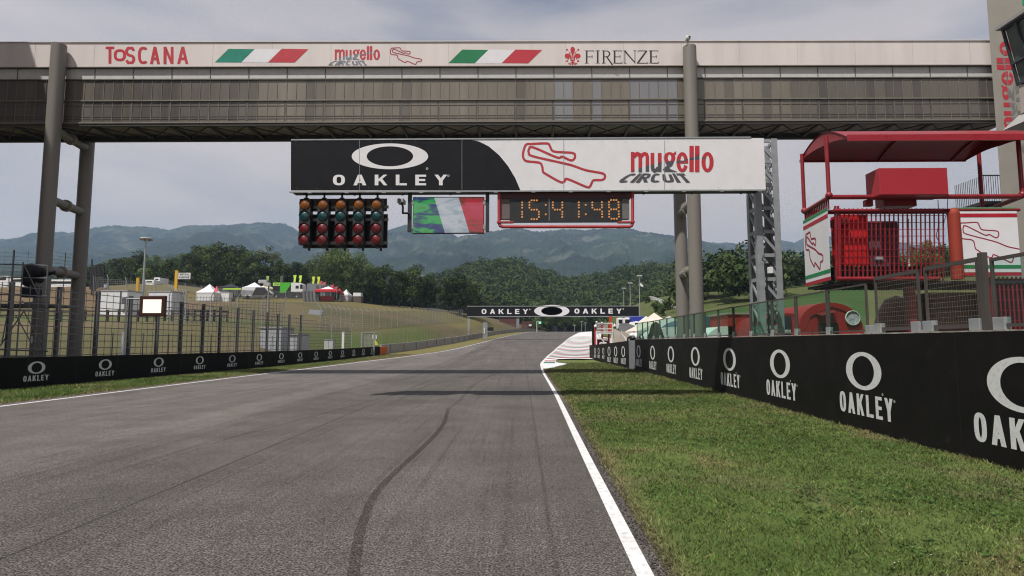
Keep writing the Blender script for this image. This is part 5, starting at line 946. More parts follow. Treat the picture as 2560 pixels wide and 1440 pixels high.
# ------------------------------------------------------------------ control tower at the right edge
CTY = 26.25; twr = thing('control_tower', 'beige control tower with a vertical red and grey word at the right edge', 'tower', (22, 27, 0)); BEI = mat('beige_render', (.30, .275, .23), .75, var=.08, scale=.8, dirt=.1, bump=.1); tX = at(2474, 100, CTY).x
mb = MB(); k_ = 33.4 / CTY; mb.prism([(tX, CTY, -.2), (tX + 7, CTY, -.2), (tX + 8.5, CTY + 6, -.2), (tX * k_ , CTY + 6, -.2)], (0, 0, 24.2)); mb.build('shaft', BEI, twr); tm = plane_map((0, CTY, 0), (0, -1, 0))
F_ = mugello_art(); y0, y1 = 347., 103.
F_.warp(lambda a, b: (2489.5 + (b - 175) * .085 + ((y0 + (a - 690) / 1470 * (y1 - y0)) - 125) / 185 * 11, y0 + (a - 690) / 1470 * (y1 - y0)))
F_.put('lettering', [RED, mat('logo_mid_grey', (.17, .165, .155), .5)], twr, tm, (0, -1, 0), .006)
cr_ = thing('control_room', 'glazed control room with outward leaning windows projecting from the beige tower', 'control room', (17, 20, 0)); DKF = mat('window_frame_dark', (.045, .05, .055), .4, var=.1); CW_ = mat('control_wall', (.42, .37, .33), .7, var=.05); RY0, RY1 = 14.5, 20.
tp_, bt = at(2505, 72, RY1), at(2545, 214, RY1); xa_, xb2_ = tp_.x, bt.x; z1_, z0_ = tp_.z, bt.z
mb = MB(); mb.prism([(xa_ - .12, RY1 + .15, z1_ + .0), (xa_ + 4, RY1 + .15, z1_ + .0), (xa_ + 4, RY1 + .15, z1_ + .8), (xa_ + .65, RY1 + .15, z1_ + .55), (xa_ - .12, RY1 + .15, z1_ + .1)], (0, RY0 - RY1 - .15, 0)); mb.build('roof', mat('roof_grey', (.30, .29, .28), .6), cr_)
mb = MB(); mb.box(xa_ + .75, xa_ + 4, RY0, RY1 + .0, z1_ + .82, z1_ + 2.6); mb.build('green_board', mat('board_green', (.03, .30, .14), .5), cr_)
mb = MB(); mb.prism([(xa_ + .06, RY1 - .06, z1_), (xa_ + 4, RY1 - .06, z1_), (xb2_ + 4, RY1 - .06, z0_), (xb2_ + .06, RY1 - .06, z0_)], (0, RY0 - RY1 + .1, 0)); mb.build('glazing', mat('control_glass', (.10, .13, .12), .06, spec=.6, var=.3, scale=.6), cr_)
mb = MB()
for y in np.arange(RY0, RY1 + .01, .55): mb.bar((xa_ + .02, y, z1_), (xb2_ + .02, y, z0_), .06, .09)
for t in (.02, .62, .98): mb.bar((xa_ + (xb2_ - xa_) * t + .02, RY0, z1_ + (z0_ - z1_) * t), (xa_ + (xb2_ - xa_) * t + .02, RY1, z1_ + (z0_ - z1_) * t), .07, .07)
mb.bar((xa_, RY1 - .02, z1_), (xa_ + 4, RY1 - .02, z1_), .07); mb.build('mullion', DKF, cr_)
za, zb3 = at(2545, 216, RY1).z, at(2545, 284, RY1).z; mb = MB(); mb.box(xb2_ + .02, xb2_ + 4, RY0, RY1, zb3, za); mb.build('lower_wall', CW_, cr_); mb = MB(); p = at(2517, 322, RY1); mb.prism([(p.x, RY1 + .2, p.z), (p.x + 4, RY1 + .2, p.z), (p.x + 4, RY1 + .2, zb3 + .1), (xb2_ + .1, RY1 + .2, zb3)], (0, RY0 - RY1, 0)); mb.build('canopy', mat('canopy_grey', (.33, .31, .29), .6), cr_)
mb = MB(); mb.box(xb2_ + .6, xb2_ + 4, RY0, RY1, 0, p.z - .05); mb.build('lower_glazing', mat('dark_glazing', (.03, .035, .04), .1, spec=.6), cr_); mb = MB()
for z in (3, 4.2, 5.4): mb.box(xb2_ + .55, xb2_ + .598, RY0, RY1, z, z + .1)
for y in np.arange(RY0, RY1, 1.): mb.box(xb2_ + .54, xb2_ + .594, y, y + .1, 0, p.z - .1)
mb.build('lower_mullion', DKF, cr_)
bc = thing('balcony', 'small grey railed balcony projecting from the beige tower', 'balcony', at(2470, 510, 29)); a, b = at(2443, 510, 29), at(2505, 486, 29); mb = MB(); mb.box(a.x, b.x + .5, 28.6, 30.5, a.z - .1, a.z + .05)
mb.build('slab', mat('slab_grey', (.16, .15, .14), .7), bc); mb = MB(); zt_ = at(2470, 445, 29).z
for x in np.arange(a.x, b.x + .5, .11): mb.box(x - .008, x + .008, 28.62, 28.64, a.z, zt_)
mb.box(a.x, b.x + .5, 28.6, 28.66, zt_, zt_ + .05)
for y in np.arange(28.6, 30.5, .12): mb.box(a.x, a.x + .02, y, y + .016, a.z, zt_)
mb.build('railing', GALV, bc)
mb = MB(); a, b = at(2443, 516, 29), at(2500, 528, 29); mb.lathe((a.x + .55, 29, a.z - .45), [(.5, .32), (.45, .1), (.3, .0), (0, -.02)], 16); mb.build('dish', DSTL, bc)
# ------------------------------------------------------------------ paddock behind the glass
def tent(name, label, x, y, w, d, hw, hp, col, colw=None, group=None, valance=.35, z=None, n=4, open_=True):
    z = tz(x, y) if z is None else z; t = thing(name, label, 'tent', (x, y, z), group); m_ = mat('canvas_%d' % (hash(col) % 99999), col, .7, var=.06); mb = MB(); hw2 = w / 2; hd = d / 2; e = [(x - hw2, y - hd), (x + hw2, y - hd), (x + hw2, y + hd), (x - hw2, y + hd)]; ap = (x, y, z + hp)
    for i in range(4):
        p, q_ = e[i], e[(i + 1) % 4]; m1 = ((p[0] + x) / 2, (p[1] + y) / 2, z + hw + (hp - hw) * .40); m2_ = ((q_[0] + x) / 2, (q_[1] + y) / 2, z + hw + (hp - hw) * .40); P, Q = (p[0], p[1], z + hw), (q_[0], q_[1], z + hw); mb.add([P, Q, m2_, m1, ap], [(0, 1, 2, 3), (3, 2, 4)]); mb.add([(p[0], p[1], z + hw - valance), (q_[0], q_[1], z + hw - valance), Q, P], [(0, 1, 2, 3)])
    mb.build('canopy', m_, t); mb = MB()
    for p in e: mb.box(p[0] - .05, p[0] + .05, p[1] - .05, p[1] + .05, z, z + hw)
    mb.build('pole', GALV, t)
    if colw: mb = MB(); mb.box(x - hw2 + .05, x + hw2 - .05, y - hd + .06, y + hd - .05, z, z + hw - .02); mb.build('side_wall', mat('wall_%d' % (hash(colw) % 99999), colw, .7, var=.06), t)
    return t
def arch_tent(name, label, c, w, d, h, col, group=None):
    t = thing(name, label, 'tent', c, group); n_ = 18; pr = [(-w / 2 * math.cos(math.pi * i / n_) , h * math.sin(math.pi * i / n_) ** .38) for i in range(n_ + 1)]; mb = MB(); k = n_ + 1
    vs = [(c[0] + u, c[1] - d / 2, c[2] + v) for u, v in pr] + [(c[0] + u, c[1] + d / 2, c[2] + v) for u, v in pr]; mb.add(vs, [(i, k + i, k + i + 1, i + 1) for i in range(n_)], True); mb.add(vs[:k], [tuple(range(k))]); mb.add(vs[k:], [tuple(range(k))]); mb.build('shell', mat('shell_%d' % (hash(col) % 99999), col, .55, var=.12, scale=1.2, bump=.2, bscale=3), t); return t
p = at(1995, 835, 40); q_ = at(2045, 835, 36); RT = (.34, .012, .012)
ra = arch_tent('inflatable_tent', 'big red arched inflatable tent with a round window behind the glass fence', (at(2078, 835, 36).x, 38.5, 0), 4.0, 5, 3.95, RT)
mb = MB(); c = at(2131, 795, 35.9); F_ = Flat()
mb.lathe((c.x, 35.86, c.z), [(.44, -.02), (.44, .03), (.40, .05), (.40, 0)], 28, 'y'); mb.build('window_rim', WHP, ra); mb = MB(); mb.lathe((c.x, 35.9, c.z), [(.40, .02), (0, .021)], 28, 'y'); mb.build('round_window', mat('pale_window', (.50, .40, .46), .4, var=.5, scale=6), ra)
mb = MB(); a, b = at(2046, 808, 35.9), at(2096, 840, 35.9); mb.box(a.x, b.x, 35.85, 35.98, 0, a.z); mb.build('doorway', mat('door_dark', (.03, .008, .008), .8), ra)
rb = arch_tent('inflatable_tent', 'lower red hospitality tent wing left of the round window', (at(1972, 835, 37).x, 40, 0), 3.6, 6, 3.35, (.25, .014, .014))
mb = MB()
for (x0, y0), (x1, y1) in (((2022, 792), (2080, 766)), ((2080, 766), (2110, 775)), ((2110, 775), (2136, 800))): mb.bar(at(x0, y0, 35.95), at(x1, y1, 35.95), .05, .04)
mb.prism([at(2040, 784, 35.9), at(2074, 775, 35.9), at(2074, 772, 36.3), at(2040, 781, 36.3)], (0, -.7, -.15)); mb.bar(at(2014, 826, 35.6), at(2026, 789, 35.6), .05); mb.build('awning', mat('awning_red', (.16, .008, .008), .6), ra)
mb = MB(); mb.box(at(1960, 776, 40).x, at(2022, 776, 40).x, 39.2, 44, at(1990, 779, 39.2).z, at(1990, 772, 39.2).z); mb.build('grey_roof', mat('tent_roof_grey', (.33, .32, .31), .6), rb)
mb = MB(); F_ = Flat(); a = at(1943, 818, 36.85); F_.poly([(-.19, .25), (.19, .25), (.19, -.1), (.1, -.28), (0, -.36), (-.1, -.28), (-.19, -.1)]); F_.put('shield', mat('shield_red', (.5, .02, .02), .5), rb, lambda x, y: Vector((a.x + x * 1.1, 36.8, a.z + y * 1.4)), (0, -1, 0), .02); F_ = Flat(); F_.stroke([(-.15, -.42), (-.02, .04), (.17, .08)], .07); F_.stroke([(-.2, .27), (.2, .27)], .035); F_.put('shield_mark', WHT, rb, lambda x, y: Vector((a.x + x * 1.1, 36.8, a.z + y * 1.4)), (0, -1, 0), .03)
b = at(1958.5, 832, 36.8); mb.box(b.x - .02, b.x + .5, 36.82, 36.9, b.z - .2, at(1958, 790, 36.8).z); mb.build('sponsor_board', mat('navy_board', (.012, .018, .03), .5), rb); F_ = Flat(); text(F_, 'Lenovo', 0, 0, .25, .8, .2, .17, .16, width=.44); F_.put('lettering', WHT, rb, lambda x, y: Vector((b.x + x, 36.8, b.z + y)), (0, -1, 0), .02)
a = at(1846, 800, 42); rc = thing('red_cabin', 'flat roofed red cabin with an orange front behind the glass fence', 'cabin', (a.x, 42, 0)); b, c = at(1819, 786, 42), at(1876, 840, 42); mb = MB(); mb.box(b.x, c.x, 42, 46, 0, b.z); mb.build('cabin_wall', mat('cabin_red', (.30, .022, .012), .6), rc); mb = MB(); mb.box(b.x - .1, c.x + .1, 41.9, 46, b.z, b.z + .12); mb.build('roof', mat('cabin_cap', (.32, .28, .24), .6), rc); a, b = at(1855, 803, 41.9), at(1877, 838, 41.9); mb = MB(); mb.box(a.x, b.x, 41.9, 41.99, b.z, a.z); mb.build('front', mat('cabin_orange', (.55, .09, .01), .6), rc)
a = at(1770, 840, 48); arch_tent('marquee', 'dark teal curved marquee seen through the glass fence', (a.x, 50, 0), 6.0, 6, 3.6, (.03, .09, .12))
for px, Y_, w_, lab in ((1800, 44, 2.6, 'pale rounded white tent left of the red cabin behind the glass'), (1672, 46, 3.0, 'pale rounded white tent just right of the dark cone tree')): a = at(px, 840, Y_); arch_tent('white_tent', lab, (a.x, Y_, 0), w_ * 1.3, 4, 2.7, (.62, .64, .62), 'white tents behind the glass fence')
a = at(1640, 840, 40); cn = thing('dark_topiary', 'dark clipped cone bush behind the glass fence', 'bush', (a.x, 40, 0)); mb = MB(); mb.lathe((a.x, 40, 0), [(.62, 0), (.66, .8), (.55, 1.9), (.3, 2.75), (0, 2.95)], 12); mb.build('foliage', mat('dark_bush', (.012, .02, .01), .9, var=.4, scale=4, bump=1., bscale=9), cn)
tent('canopy_tent', 'cream peaked tent in front of another, right of the far gantry', at(1636, 835, 62).x, 62, 5.2, 5, 2.5, 4.4, (.62, .54, .46), (.5, .46, .42), 'cream tents beyond the glass fence', z=.2)
tent('canopy_tent', 'cream peaked tent partly hidden behind the nearer cream tent', at(1616, 835, 70).x, 70, 5.2, 5, 2.5, 4.3, (.58, .54, .48), (.5, .46, .42), 'cream tents beyond the glass fence', z=.3)
tent('canopy_tent', 'grey peaked tent roof just above the glass fence', at(1674, 835, 58).x, 58, 5.5, 5, 2.5, 3.9, (.40, .385, .38), (.4, .38, .37), z=.2)
# far pit exit: wall, ramp, scaffold tower, vehicles
gw = thing('corrugated_wall', 'curved grey corrugated wall behind the concrete ramp', 'wall', at(1570, 840, 66)); mb = MB(); pts = [at(x, y, Y_) for x, y, Y_ in ((1546, 812, 72), (1556, 808, 70), (1570, 809, 67), (1588, 815, 64))]; P = catmull([list(p) for p in pts], 6)
for i in range(len(P) - 1): mb.add([(P[i][0], P[i][1], 0), (P[i + 1][0], P[i + 1][1], 0), tuple(P[i + 1]), tuple(P[i])], [(0, 1, 2, 3)])
mb.build('cladding', mat('corrugated_grey', (.20, .20, .205), .5, .2, var=.25, scale=3), gw)
rp = thing('concrete_ramp', 'pale concrete ramp wall sloping down behind the lower black wall', 'ramp', at(1555, 860, 55)); mb = MB()
for q4 in ([at(1533, 821, 62), at(1550, 829, 60), at(1550, 845, 60), at(1534, 843, 62)], [at(1550, 829, 60), at(1572, 850, 54), at(1568, 857, 54), at(1550, 845, 60)]): mb.add(q4, [(0, 1, 2, 3)])
mb.build('parapet', mat('pale_concrete', (.42, .385, .33), .85, var=.1), rp); mb = MB(); mb.add([at(1534, 843, 62), at(1550, 845, 60), at(1568, 856, 54), at(1545, 862, 50), at(1528, 862, 52)], [(0, 1, 2, 3, 4)]); mb.add([at(1553, 826, 62), at(1582, 841, 58), at(1574, 850, 54.2), at(1551, 830, 60.2)], [(0, 1, 2, 3)]); mb.build('ramp_surface', mat('ramp_tan', (.22, .18, .14), .9), rp)
sc_ = thing('camera_scaffold', 'white scaffold platform with red uprights and globe lamps behind the lower black wall', 'scaffold', at(1510, 870, 50)); S5 = lambda x, y, Y_=50.: at(x, y, Y_)
mb = MB()
for x in (1492, 1531): mb.bar(S5(x, 808), S5(x - .5, 868), .055); mb.bar(S5(x, 808, 51.5), S5(x, 868, 51.5), .05)
for y in (808, 822, 830, 834): mb.bar(S5(1491, y), S5(1532, y), .07)
mb.bar(S5(1494, 834), S5(1512, 858), .07); mb.bar(S5(1530, 834), S5(1526, 858), .07); mb.box(S5(1491, 830).x, S5(1532, 830).x, 50, 51.6, S5(1500, 832).z, S5(1500, 830).z); a, b = S5(1500, 857), S5(1516, 863); mb.bar(a, S5(1516, 857), .12); mb.bar(a, S5(1499, 866), .1); mb.build('frame', WHP, sc_)
mb = MB()
for x in (1487.5, 1505, 1522): mb.bar(S5(x, 812, 50.6), S5(x, 868, 50.6), .13)
for y in (850, 846, 842): mb.bar(S5(1505, y, 50.6), S5(1522, y, 50.6), .05)
mb.build('upright', mat('scaffold_red', (.34, .015, .015), .5), sc_); mb = MB(); mb.box(S5(1494, 850, 51).x, S5(1508, 850, 51).x, 51, 51.6, 0, S5(1500, 848, 51).z); mb.box(S5(1512, 850, 51).x, S5(1523, 850, 51).x, 51, 51.6, 0, S5(1500, 852, 51).z); mb.build('red_crate', mat('crate_red', (.2, .01, .015), .6), sc_)
for x, y in ((1491.5, 805.5), (1505, 807)): mb = MB(); mb.ball(S5(x, y), .085, 12, 8); mb.build('globe_lamp', WHP, sc_)
mb = MB(); a, b = S5(1493, 810, 51.55), S5(1520, 829, 51.55); mb.box(a.x, b.x, 51.55, 51.6, b.z, a.z); mb.build('mesh_back', wiremesh('scaffold_mesh', (.42, .38, .36), .12, .1, .035, 'X'), sc_)
for px, py, lab in ((1488.5, 817, 'white dome camera with black lens on the left of the red scaffold'), (1536.5, 816, 'white dome camera with black lens on the right of the red scaffold')):
    t = thing('dome_camera', lab, 'dome camera', S5(px, py), 'dome cameras on the scaffold'); mb = MB(); p = S5(px, py); mb.ball(p + Vector((0, 0, .04)), .12, 12, 8, (1, 1, 1.2)); mb.bar(p + Vector((0, 0, .1)), p + Vector((0, 0, .26)), .04); mb.build('housing', WHP, t); mb = MB(); mb.ball(p + Vector((0, -.04, -.09)), .095, 12, 8); mb.build('lens', BLKP, t)
rm = thing('red_mast', 'tall red mast rising behind the far black gantry', 'mast', at(1525, 810, 66)); mb = MB(); mb.bar(at(1526, 835, 66), at(1526, 791, 66), .28); mb.box(at(1524, 791, 66).x, at(1528, 791, 66).x, 65.9, 66.1, at(1524, 793, 66).z, at(1524, 790.5, 66).z); mb.build('mast_body', mat('mast_red', (.42, .05, .02), .5), rm)
mc = thing('parked_motorcycle', 'white and black motorcycle parked where the tall black wall ends', 'motorcycle', at(1583, 845, 38)); M3 = lambda x, y: at(x, y, 38.)
mb = MB(); mb.ball(M3(1583, 838), .22, 12, 8, (1.2, .8, .7)); mb.ball(M3(1590, 842), .26, 12, 8, (.7, 1, 1)); mb.build('fairing', WHP, mc); mb = MB(); mb.ball(M3(1584, 846), .25, 12, 8, (1.1, 1, .8)); mb.bar(M3(1578, 834), M3(1590, 833), .05); mb.build('engine', BLKP, mc)
for x in (1579, 1592): mb = MB(); mb.lathe((M3(x, 850).x, 38, M3(x, 850).z), [(.3, -.05), (.3, .05), (.2, .05), (.2, -.05), (.3, -.05)], 18, 'y'); mb.build('wheel', BLKP, mc)
mb = MB(); mb.bar(M3(1584, 828), M3(1584, 850), .05); mb.build('stand', GALV, mc)
for px, Y_, w_, col, lab in ((1566, 95, 3.0, (.05, .06, .09), 'dark blue and black race truck parked under the far gantry, left one'), (1583, 92, 3.4, (.03, .045, .30), 'bright blue truck with a white cab parked under the far gantry')):
    a = at(px, 810, Y_); t = thing('parked_truck', lab, 'truck', (a.x, Y_, a.z - 1.4), 'trucks under the far gantry'); mb = MB(); mb.box(a.x - .4, a.x + w_ * .65, Y_, Y_ + 7, a.z - .6, a.z + 1.15); mb.build('body', mat('truck_%d' % px, col, .4), t, .08); mb = MB(); mb.box(a.x - 1.25, a.x - .45, Y_ + .2, Y_ + 2.3, a.z - .7, a.z + 1.0); mb.build('cab', WHP, t, .12); mb = MB(); mb.box(a.x - 1.2, a.x - .5, Y_ + .16, Y_ + .198, a.z + .1, a.z + .7); mb.build('windscreen', BLKP, t)
    for dx in (-.9, 1.2): mb = MB(); mb.lathe((a.x + dx, Y_, a.z - .8), [(.45, -.15), (.45, .12), (0, .12)], 14, 'y'); mb.build('wheel', BLKP, t)
wr = thing('white_van', 'white van parked below the blue truck right of the grey corrugated wall', 'van', at(1592, 815, 70)); a, b = at(1585, 803, 70), at(1600, 822, 70); mb = MB(); mb.prism([(a.x, 70, b.z), (b.x, 70, b.z), (b.x, 70, a.z - .2), (b.x - .25, 70, a.z), (a.x + .2, 70, a.z), (a.x, 70, a.z - .4)], (0, 4, 0)); mb.build('body', WHP, wr, .06); mb = MB(); mb.box(a.x + .1, b.x - .1, 69.96, 69.998, a.z - .5, a.z - .2); mb.build('window', BLKP, wr)
# lamp posts behind the far gantry
lamp0 = None
for px, yt, Y_, lab in ((1598, 690, 120, 'tallest of the three grey lamp posts behind the far gantry, with a white pennant'), (1575, 708, 145, 'middle lamp post of the three behind the far gantry'), (1559, 721, 170, 'shortest and leftmost of the three lamp posts behind the far gantry')):
    a = at(px, yt, Y_); z0 = tz(a.x, Y_); t = thing('lamp_post', lab, 'lamp post', (a.x, Y_, z0), 'lamp posts behind the far gantry'); mb = MB(); mb.tube((a.x, Y_, z0 - .5), (a.x, Y_, a.z), .13, 8, .08); mb.build('pole', GALV, t); mb = MB(); mb.box(a.x - .45, a.x + .55, Y_ - .3, Y_ + .3, a.z - .1, a.z + .15); mb.build('lamp_head', mat('lamp_grey', (.42, .42, .42), .5), t, .04)
    if Y_ == 120: mb = MB(); q_ = at(px + 10, yt + 24, Y_); mb.add([a + Vector((.15, 0, -1.3)), a + Vector((.15, 0, -2.0)), q_ + Vector((0, 0, -.3)), q_ + Vector((0, 0, .1))], [(0, 1, 2, 3)]); mb.build('pennant', WHP, t)
wf = thing('white_rail_fence', 'long white rail fence running down the right hillside', 'fence', at(1650, 760, 150)); mb = MB(); P = []
for x, y, Y_ in ((1612, 745, 172), (1630, 752, 162), (1655, 762, 150), (1695, 778, 134)): a = at(x, y, Y_); P.append(Vector((a.x, Y_, max(a.z - .55, tz(a.x, Y_) + .1))))
for p, q_ in zip(P, P[1:]):
    for dz in (.25, .6, .95): mb.bar(p + Vector((0, 0, dz)), q_ + Vector((0, 0, dz)), .1, .2)
    for t_ in np.linspace(0, 1, 9): c = p.lerp(q_, t_); mb.bar(c + Vector((0, 0, -.8)), c + Vector((0, 0, 1.05)), .12)
mb.build('rail', WHP, wf)
fs = thing('green_flag_screen', 'small lit green signal screen on a white post at the far crest', 'screen', at(1345, 830, 190)); a, b = at(1346.5, 804, 190), at(1353, 809.5, 190); mb = MB(); mb.box(a.x, b.x, 190, 190.2, b.z, a.z); mb.build('display', emit('green_signal', (.35, .95, .55), 1.), fs); mb = MB(); p = at(1342, 803, 190.3); mb.bar((p.x, 190.3, tz(p.x, 190.3)), p, .18); mb.bar(p, (a.x, 190.3, p.z), .15); mb.build('post', WHP, fs)
# ================================================================== left side: fences, scaffold, cabins
gst = thing('grandstand', 'roofed grandstand standing back to the left of the bridge', 'grandstand', (-36, 0, 0)); P0 = at(63, 105, 25.2); E0 = P0 + Vector((-.36, -.45, 1)) * 6.2
mb = MB(); mb.box(E0.x - 24, E0.x, -60, 25.2, E0.z, E0.z + .35); mb.build('roof', mat('roof_sheet', (.3, .3, .3), .5), gst)
for y in (-20, -5, 10, 24): mb = MB(); mb.box(E0.x - 20.2, E0.x - 19.8, y - .2, y + .2, 0, E0.z); mb.build('column', COLM, gst)
mb = MB()
for k in range(16): mb.box(E0.x - 7 - k * 1.0, E0.x - 6 - k * 1.0, -58, 22, 0, 3 + k * .95)
mb.build('seating', mat('seat_grey', (.08, .08, .085), .7), gst); mb = MB(); mb.box(E0.x - 24, E0.x - 23.6, -60, 25, 0, E0.z); mb.build('back_wall', mat('stand_back', (.12, .12, .12), .7), gst)
pb = thing('pit_building', 'unseen grey pit building behind the camera, added to block sky light', 'building', (27, -20, 0)); mb = MB(); mb.box(19.5, 36, -70, 12.5, 0, 12.5); mb.build('wall', mat('pit_grey', (.22, .21, .2), .7, var=.1), pb); mb = MB()  # out of frame; added to cut the sky light from the right
for k in range(14): mb.box(19.46, 19.498, -66 + k * 5.6, -62 + k * 5.6, .1, 3.6)
mb.build('garage_door', mat('garage_dark', (.03, .03, .03), .5), pb); mb = MB(); mb.box(17.8, 36.2, -70.2, 12.6, 12.51, 12.9); mb.build('roof', mat('pit_roof', (.3, .3, .3), .6), pb)
FPST = mat('fence_post_steel', (.13, .13, .135), .5, .2, var=.15); WIR = wiremesh('cable_net', (.15, .15, .155), .36, .27, .031); df = thing('debris_fence', 'tall dark cable fence standing behind the long black barrier', 'fence', (-17.5, 25, 0)); A2 = A - nl * .8; fpos = []
for px, py in ((31, 705), (150, 717), (246, 728), (328, 740), (397, 747), (455, 755), (510, 760), (552, 766), (596, 770), (635, 775), (670, 780), (696, 784), (724, 786), (753, 787)):
    d = ray(px, py); t = (A2 - CP).dot(nl) / d.dot(nl); fpos.append(CP + d * t)
st_ = fpos[1] - fpos[0]; fpos = [fpos[0] - st_ * k for k in (4, 3, 2, 1)] + fpos
for c in fpos:
    g0 = min(tz(c.x, c.y), 0) - .2; mb = MB(); mb.box(c.x - .05, c.x + .05, c.y - .012, c.y + .012, g0, c.z); mb.box(c.x - .065, c.x - .05, c.y - .055, c.y + .055, g0, c.z); mb.box(c.x + .05, c.x + .065, c.y - .055, c.y + .055, g0, c.z); mb.build('post', FPST, df)
mb = MB()
for p, q_ in zip(fpos, fpos[1:]):
    mb.add([(p.x + .07, p.y, -.1), (q_.x + .07, q_.y, -.1), (q_.x + .07, q_.y, q_.z - .05), (p.x + .07, p.y, p.z - .05)], [(0, 1, 2, 3)])
mb.build('cable_net', WIR, df); mb = MB()
for p, q_ in zip(fpos, fpos[1:]): c = (p + q_) / 2; mb.bar((c.x, c.y, -.1), (c.x, c.y, 2.0), .03)
mb.build('slim_stay', FPST, df)
# scaffold with shrouded camera
scf = thing('scaffold_tower', 'grey tube scaffold tower with a plank deck in front of the left bridge column', 'scaffold', at(60, 880, 22)); S2 = lambda x, y, Y_=22.: at(x, y, Y_); ST = mat('scaffold_tube', (.16, .16, .165), .45, .4, var=.15); mb = MB()
for x, y0 in ((-60, 655), (58, 655), (120, 664)):
    for Y_ in (22., 23.6): p = S2(x, y0, Y_); mb.tube((p.x, Y_, 0), (p.x, Y_, p.z), .026, 8)
for y in (658, 690, 734, 771, 872): mb.tube(S2(-70, y), S2(120, y + 6), .024, 8); mb.tube(S2(-70, y, 23.6), S2(120, y + 6, 23.6), .024, 8)
for a, b in (((58, 775), (110, 872)), ((-10, 880), (58, 780)), ((40, 790), (100, 895)), ((4, 862), (22, 765)), ((62, 665), (95, 735)), ((40, 768), (58, 752))): mb.tube(S2(*a), S2(*b), .02, 8)
mb.build('tube_frame', ST, scf); mb = MB(); p, q_ = S2(-70, 748), S2(120, 765); mb.box(p.x, q_.x, 22.03, 23.5, q_.z, q_.z + .09); mb.box(S2(62, 755).x, q_.x, 21.96, 22.02, S2(62, 770).z, S2(62, 755).z); mb.build('plank_deck', mat('deck_grey', (.12, .12, .125), .6, .3, var=.2), scf); mb = MB(); p = S2(84, 850); mb.box(p.x - .045, p.x + .045, 21.94, 21.96, p.z - .12, p.z + .14); mb.build('tag', WHP, scf)
tvc = thing('shrouded_camera', 'broadcast camera wrapped in black cloth on top of the scaffold', 'camera', S2(95, 690)); mb = MB(); p = S2(78, 682, 22.6)
for dx, dz, r_, sc in ((0, .02, .30, (1, 1, 1.15)), (.28, .02, .26, (1.2, .9, .8)), (.58, .0, .17, (1.5, .9, .75)), (.80, .03, .12, (1.2, .9, .9)), (-.08, -.3, .26, (1, .9, .9)), (.36, -.26, .15, (1, .9, 1))): mb.ball(p + Vector((dx, 0, dz)), r_, 14, 10, sc)
mb.build('cloth', mat('black_cloth', (.008, .008, .009), .75, var=.3, bump=.9, bscale=5), tvc); mb = MB(); mb.tube(p + Vector((.05, 0, -.9)), p + Vector((.05, 0, -.3)), .10, 10); mb.box(p.x - .2, p.x + .35, 22.45, 22.75, p.z - .95, p.z - .55); mb.build('tripod', mat('navy_case', (.012, .014, .022), .7), tvc)
# lit signal panel on its post
lpn = thing('light_panel', 'lit white signal panel on a bent grey post behind the left barrier', 'signal panel', at(318, 885, 25.4)); L4 = lambda x, y: at(x, y, 25.4); a, b = L4(351.5, 739.5), L4(413, 791); mb = MB(); mb.box(a.x, b.x, 25.34, 25.5, b.z, a.z); mb.build('casing', mat('panel_brown', (.045, .014, .010), .5), lpn, .03); a, b = L4(361, 749), L4(404.5, 782.5); mb = MB(); mb.box(a.x, b.x, 25.325, 25.339, b.z, a.z); mb.build('display', emit('warm_white_led', (1., .91, .75), 1.25), lpn)
mb = MB(); p = L4(315, 885); q_ = L4(317, 747); mb.pipe([(q_.x, 25.42, 0), (q_.x, 25.42, q_.z), (L4(354, 747).x, 25.42, q_.z)], .035, 8); mb.build('post', GALV, lpn); mb = MB(); mb.tube((q_.x - .03, 25.40, .0), (q_.x - .03, 25.40, L4(315, 830).z), .085, 10); mb.build('wrapped_base', mat('pale_wrap', (.42, .43, .46), .6), lpn)
fp_ = thing('floodlight_pole', 'slim grey floodlight pole behind the far half of the debris fence', 'floodlight', at(670, 875, 43.5)); F4 = lambda x, y: at(x, y, 43.5); p = F4(672, 712); mb = MB(); mb.tube((p.x, 43.5, 0), (p.x, 43.5, p.z), .06, 8); mb.build('pole', GALV, fp_)
for x, y, w_ in ((659, 705, .32), (669, 712, .24)): mb = MB(); c = F4(x, y); mb.box(c.x - w_, c.x + w_, 43.3, 43.6, c.z - .12, c.z + .14); mb.build('lamp_head', mat('lamp_grey', (.42, .42, .42), .5), fp_, .03)
# cabins
def cabin(name, label, px0, px1, y0, y1, Y_, col, dark=True, group=None):
    a, b = at(px0, y0, Y_), at(px1, y1, Y_); z0 = min(b.z, tz((a.x + b.x) / 2, Y_)) - .2; t = thing(name, label, 'cabin', ((a.x + b.x) / 2, Y_, z0), group); mb = MB(); mb.box(a.x, b.x, Y_, Y_ + 2.6, z0, a.z); mb.build('cabin_wall', mat('cabin_%d' % px0, col, .5, var=.05, dirt=.1), t, .03); mb = MB(); mb.box(a.x - .06, b.x + .06, Y_ - .06, Y_ + 2.66, a.z + .002, a.z + .12); mb.build('roof', mat('cabin_roof', (.30, .30, .31), .5), t)
    if dark:
        w_ = b.x - a.x; mb = MB(); mb.box(a.x + w_ * .72, a.x + w_ * .78, Y_ - .02, Y_ - .002, z0, a.z); mb.box(a.x + w_ * .80, a.x + w_ * .95, Y_ - .03, Y_ - .002, a.z - (a.z - z0) * .48, a.z - (a.z - z0) * .26); mb.build('door', mat('cabin_door', (.09, .09, .095), .5), t); mb = MB(); mb.box(a.x + w_ * .82, a.x + w_ * .94, Y_ - .2, Y_ - .002, z0 + .9, z0 + 1.5); mb.build('cooling_unit', mat('unit_white', (.5, .5, .5), .5), t)
    return t
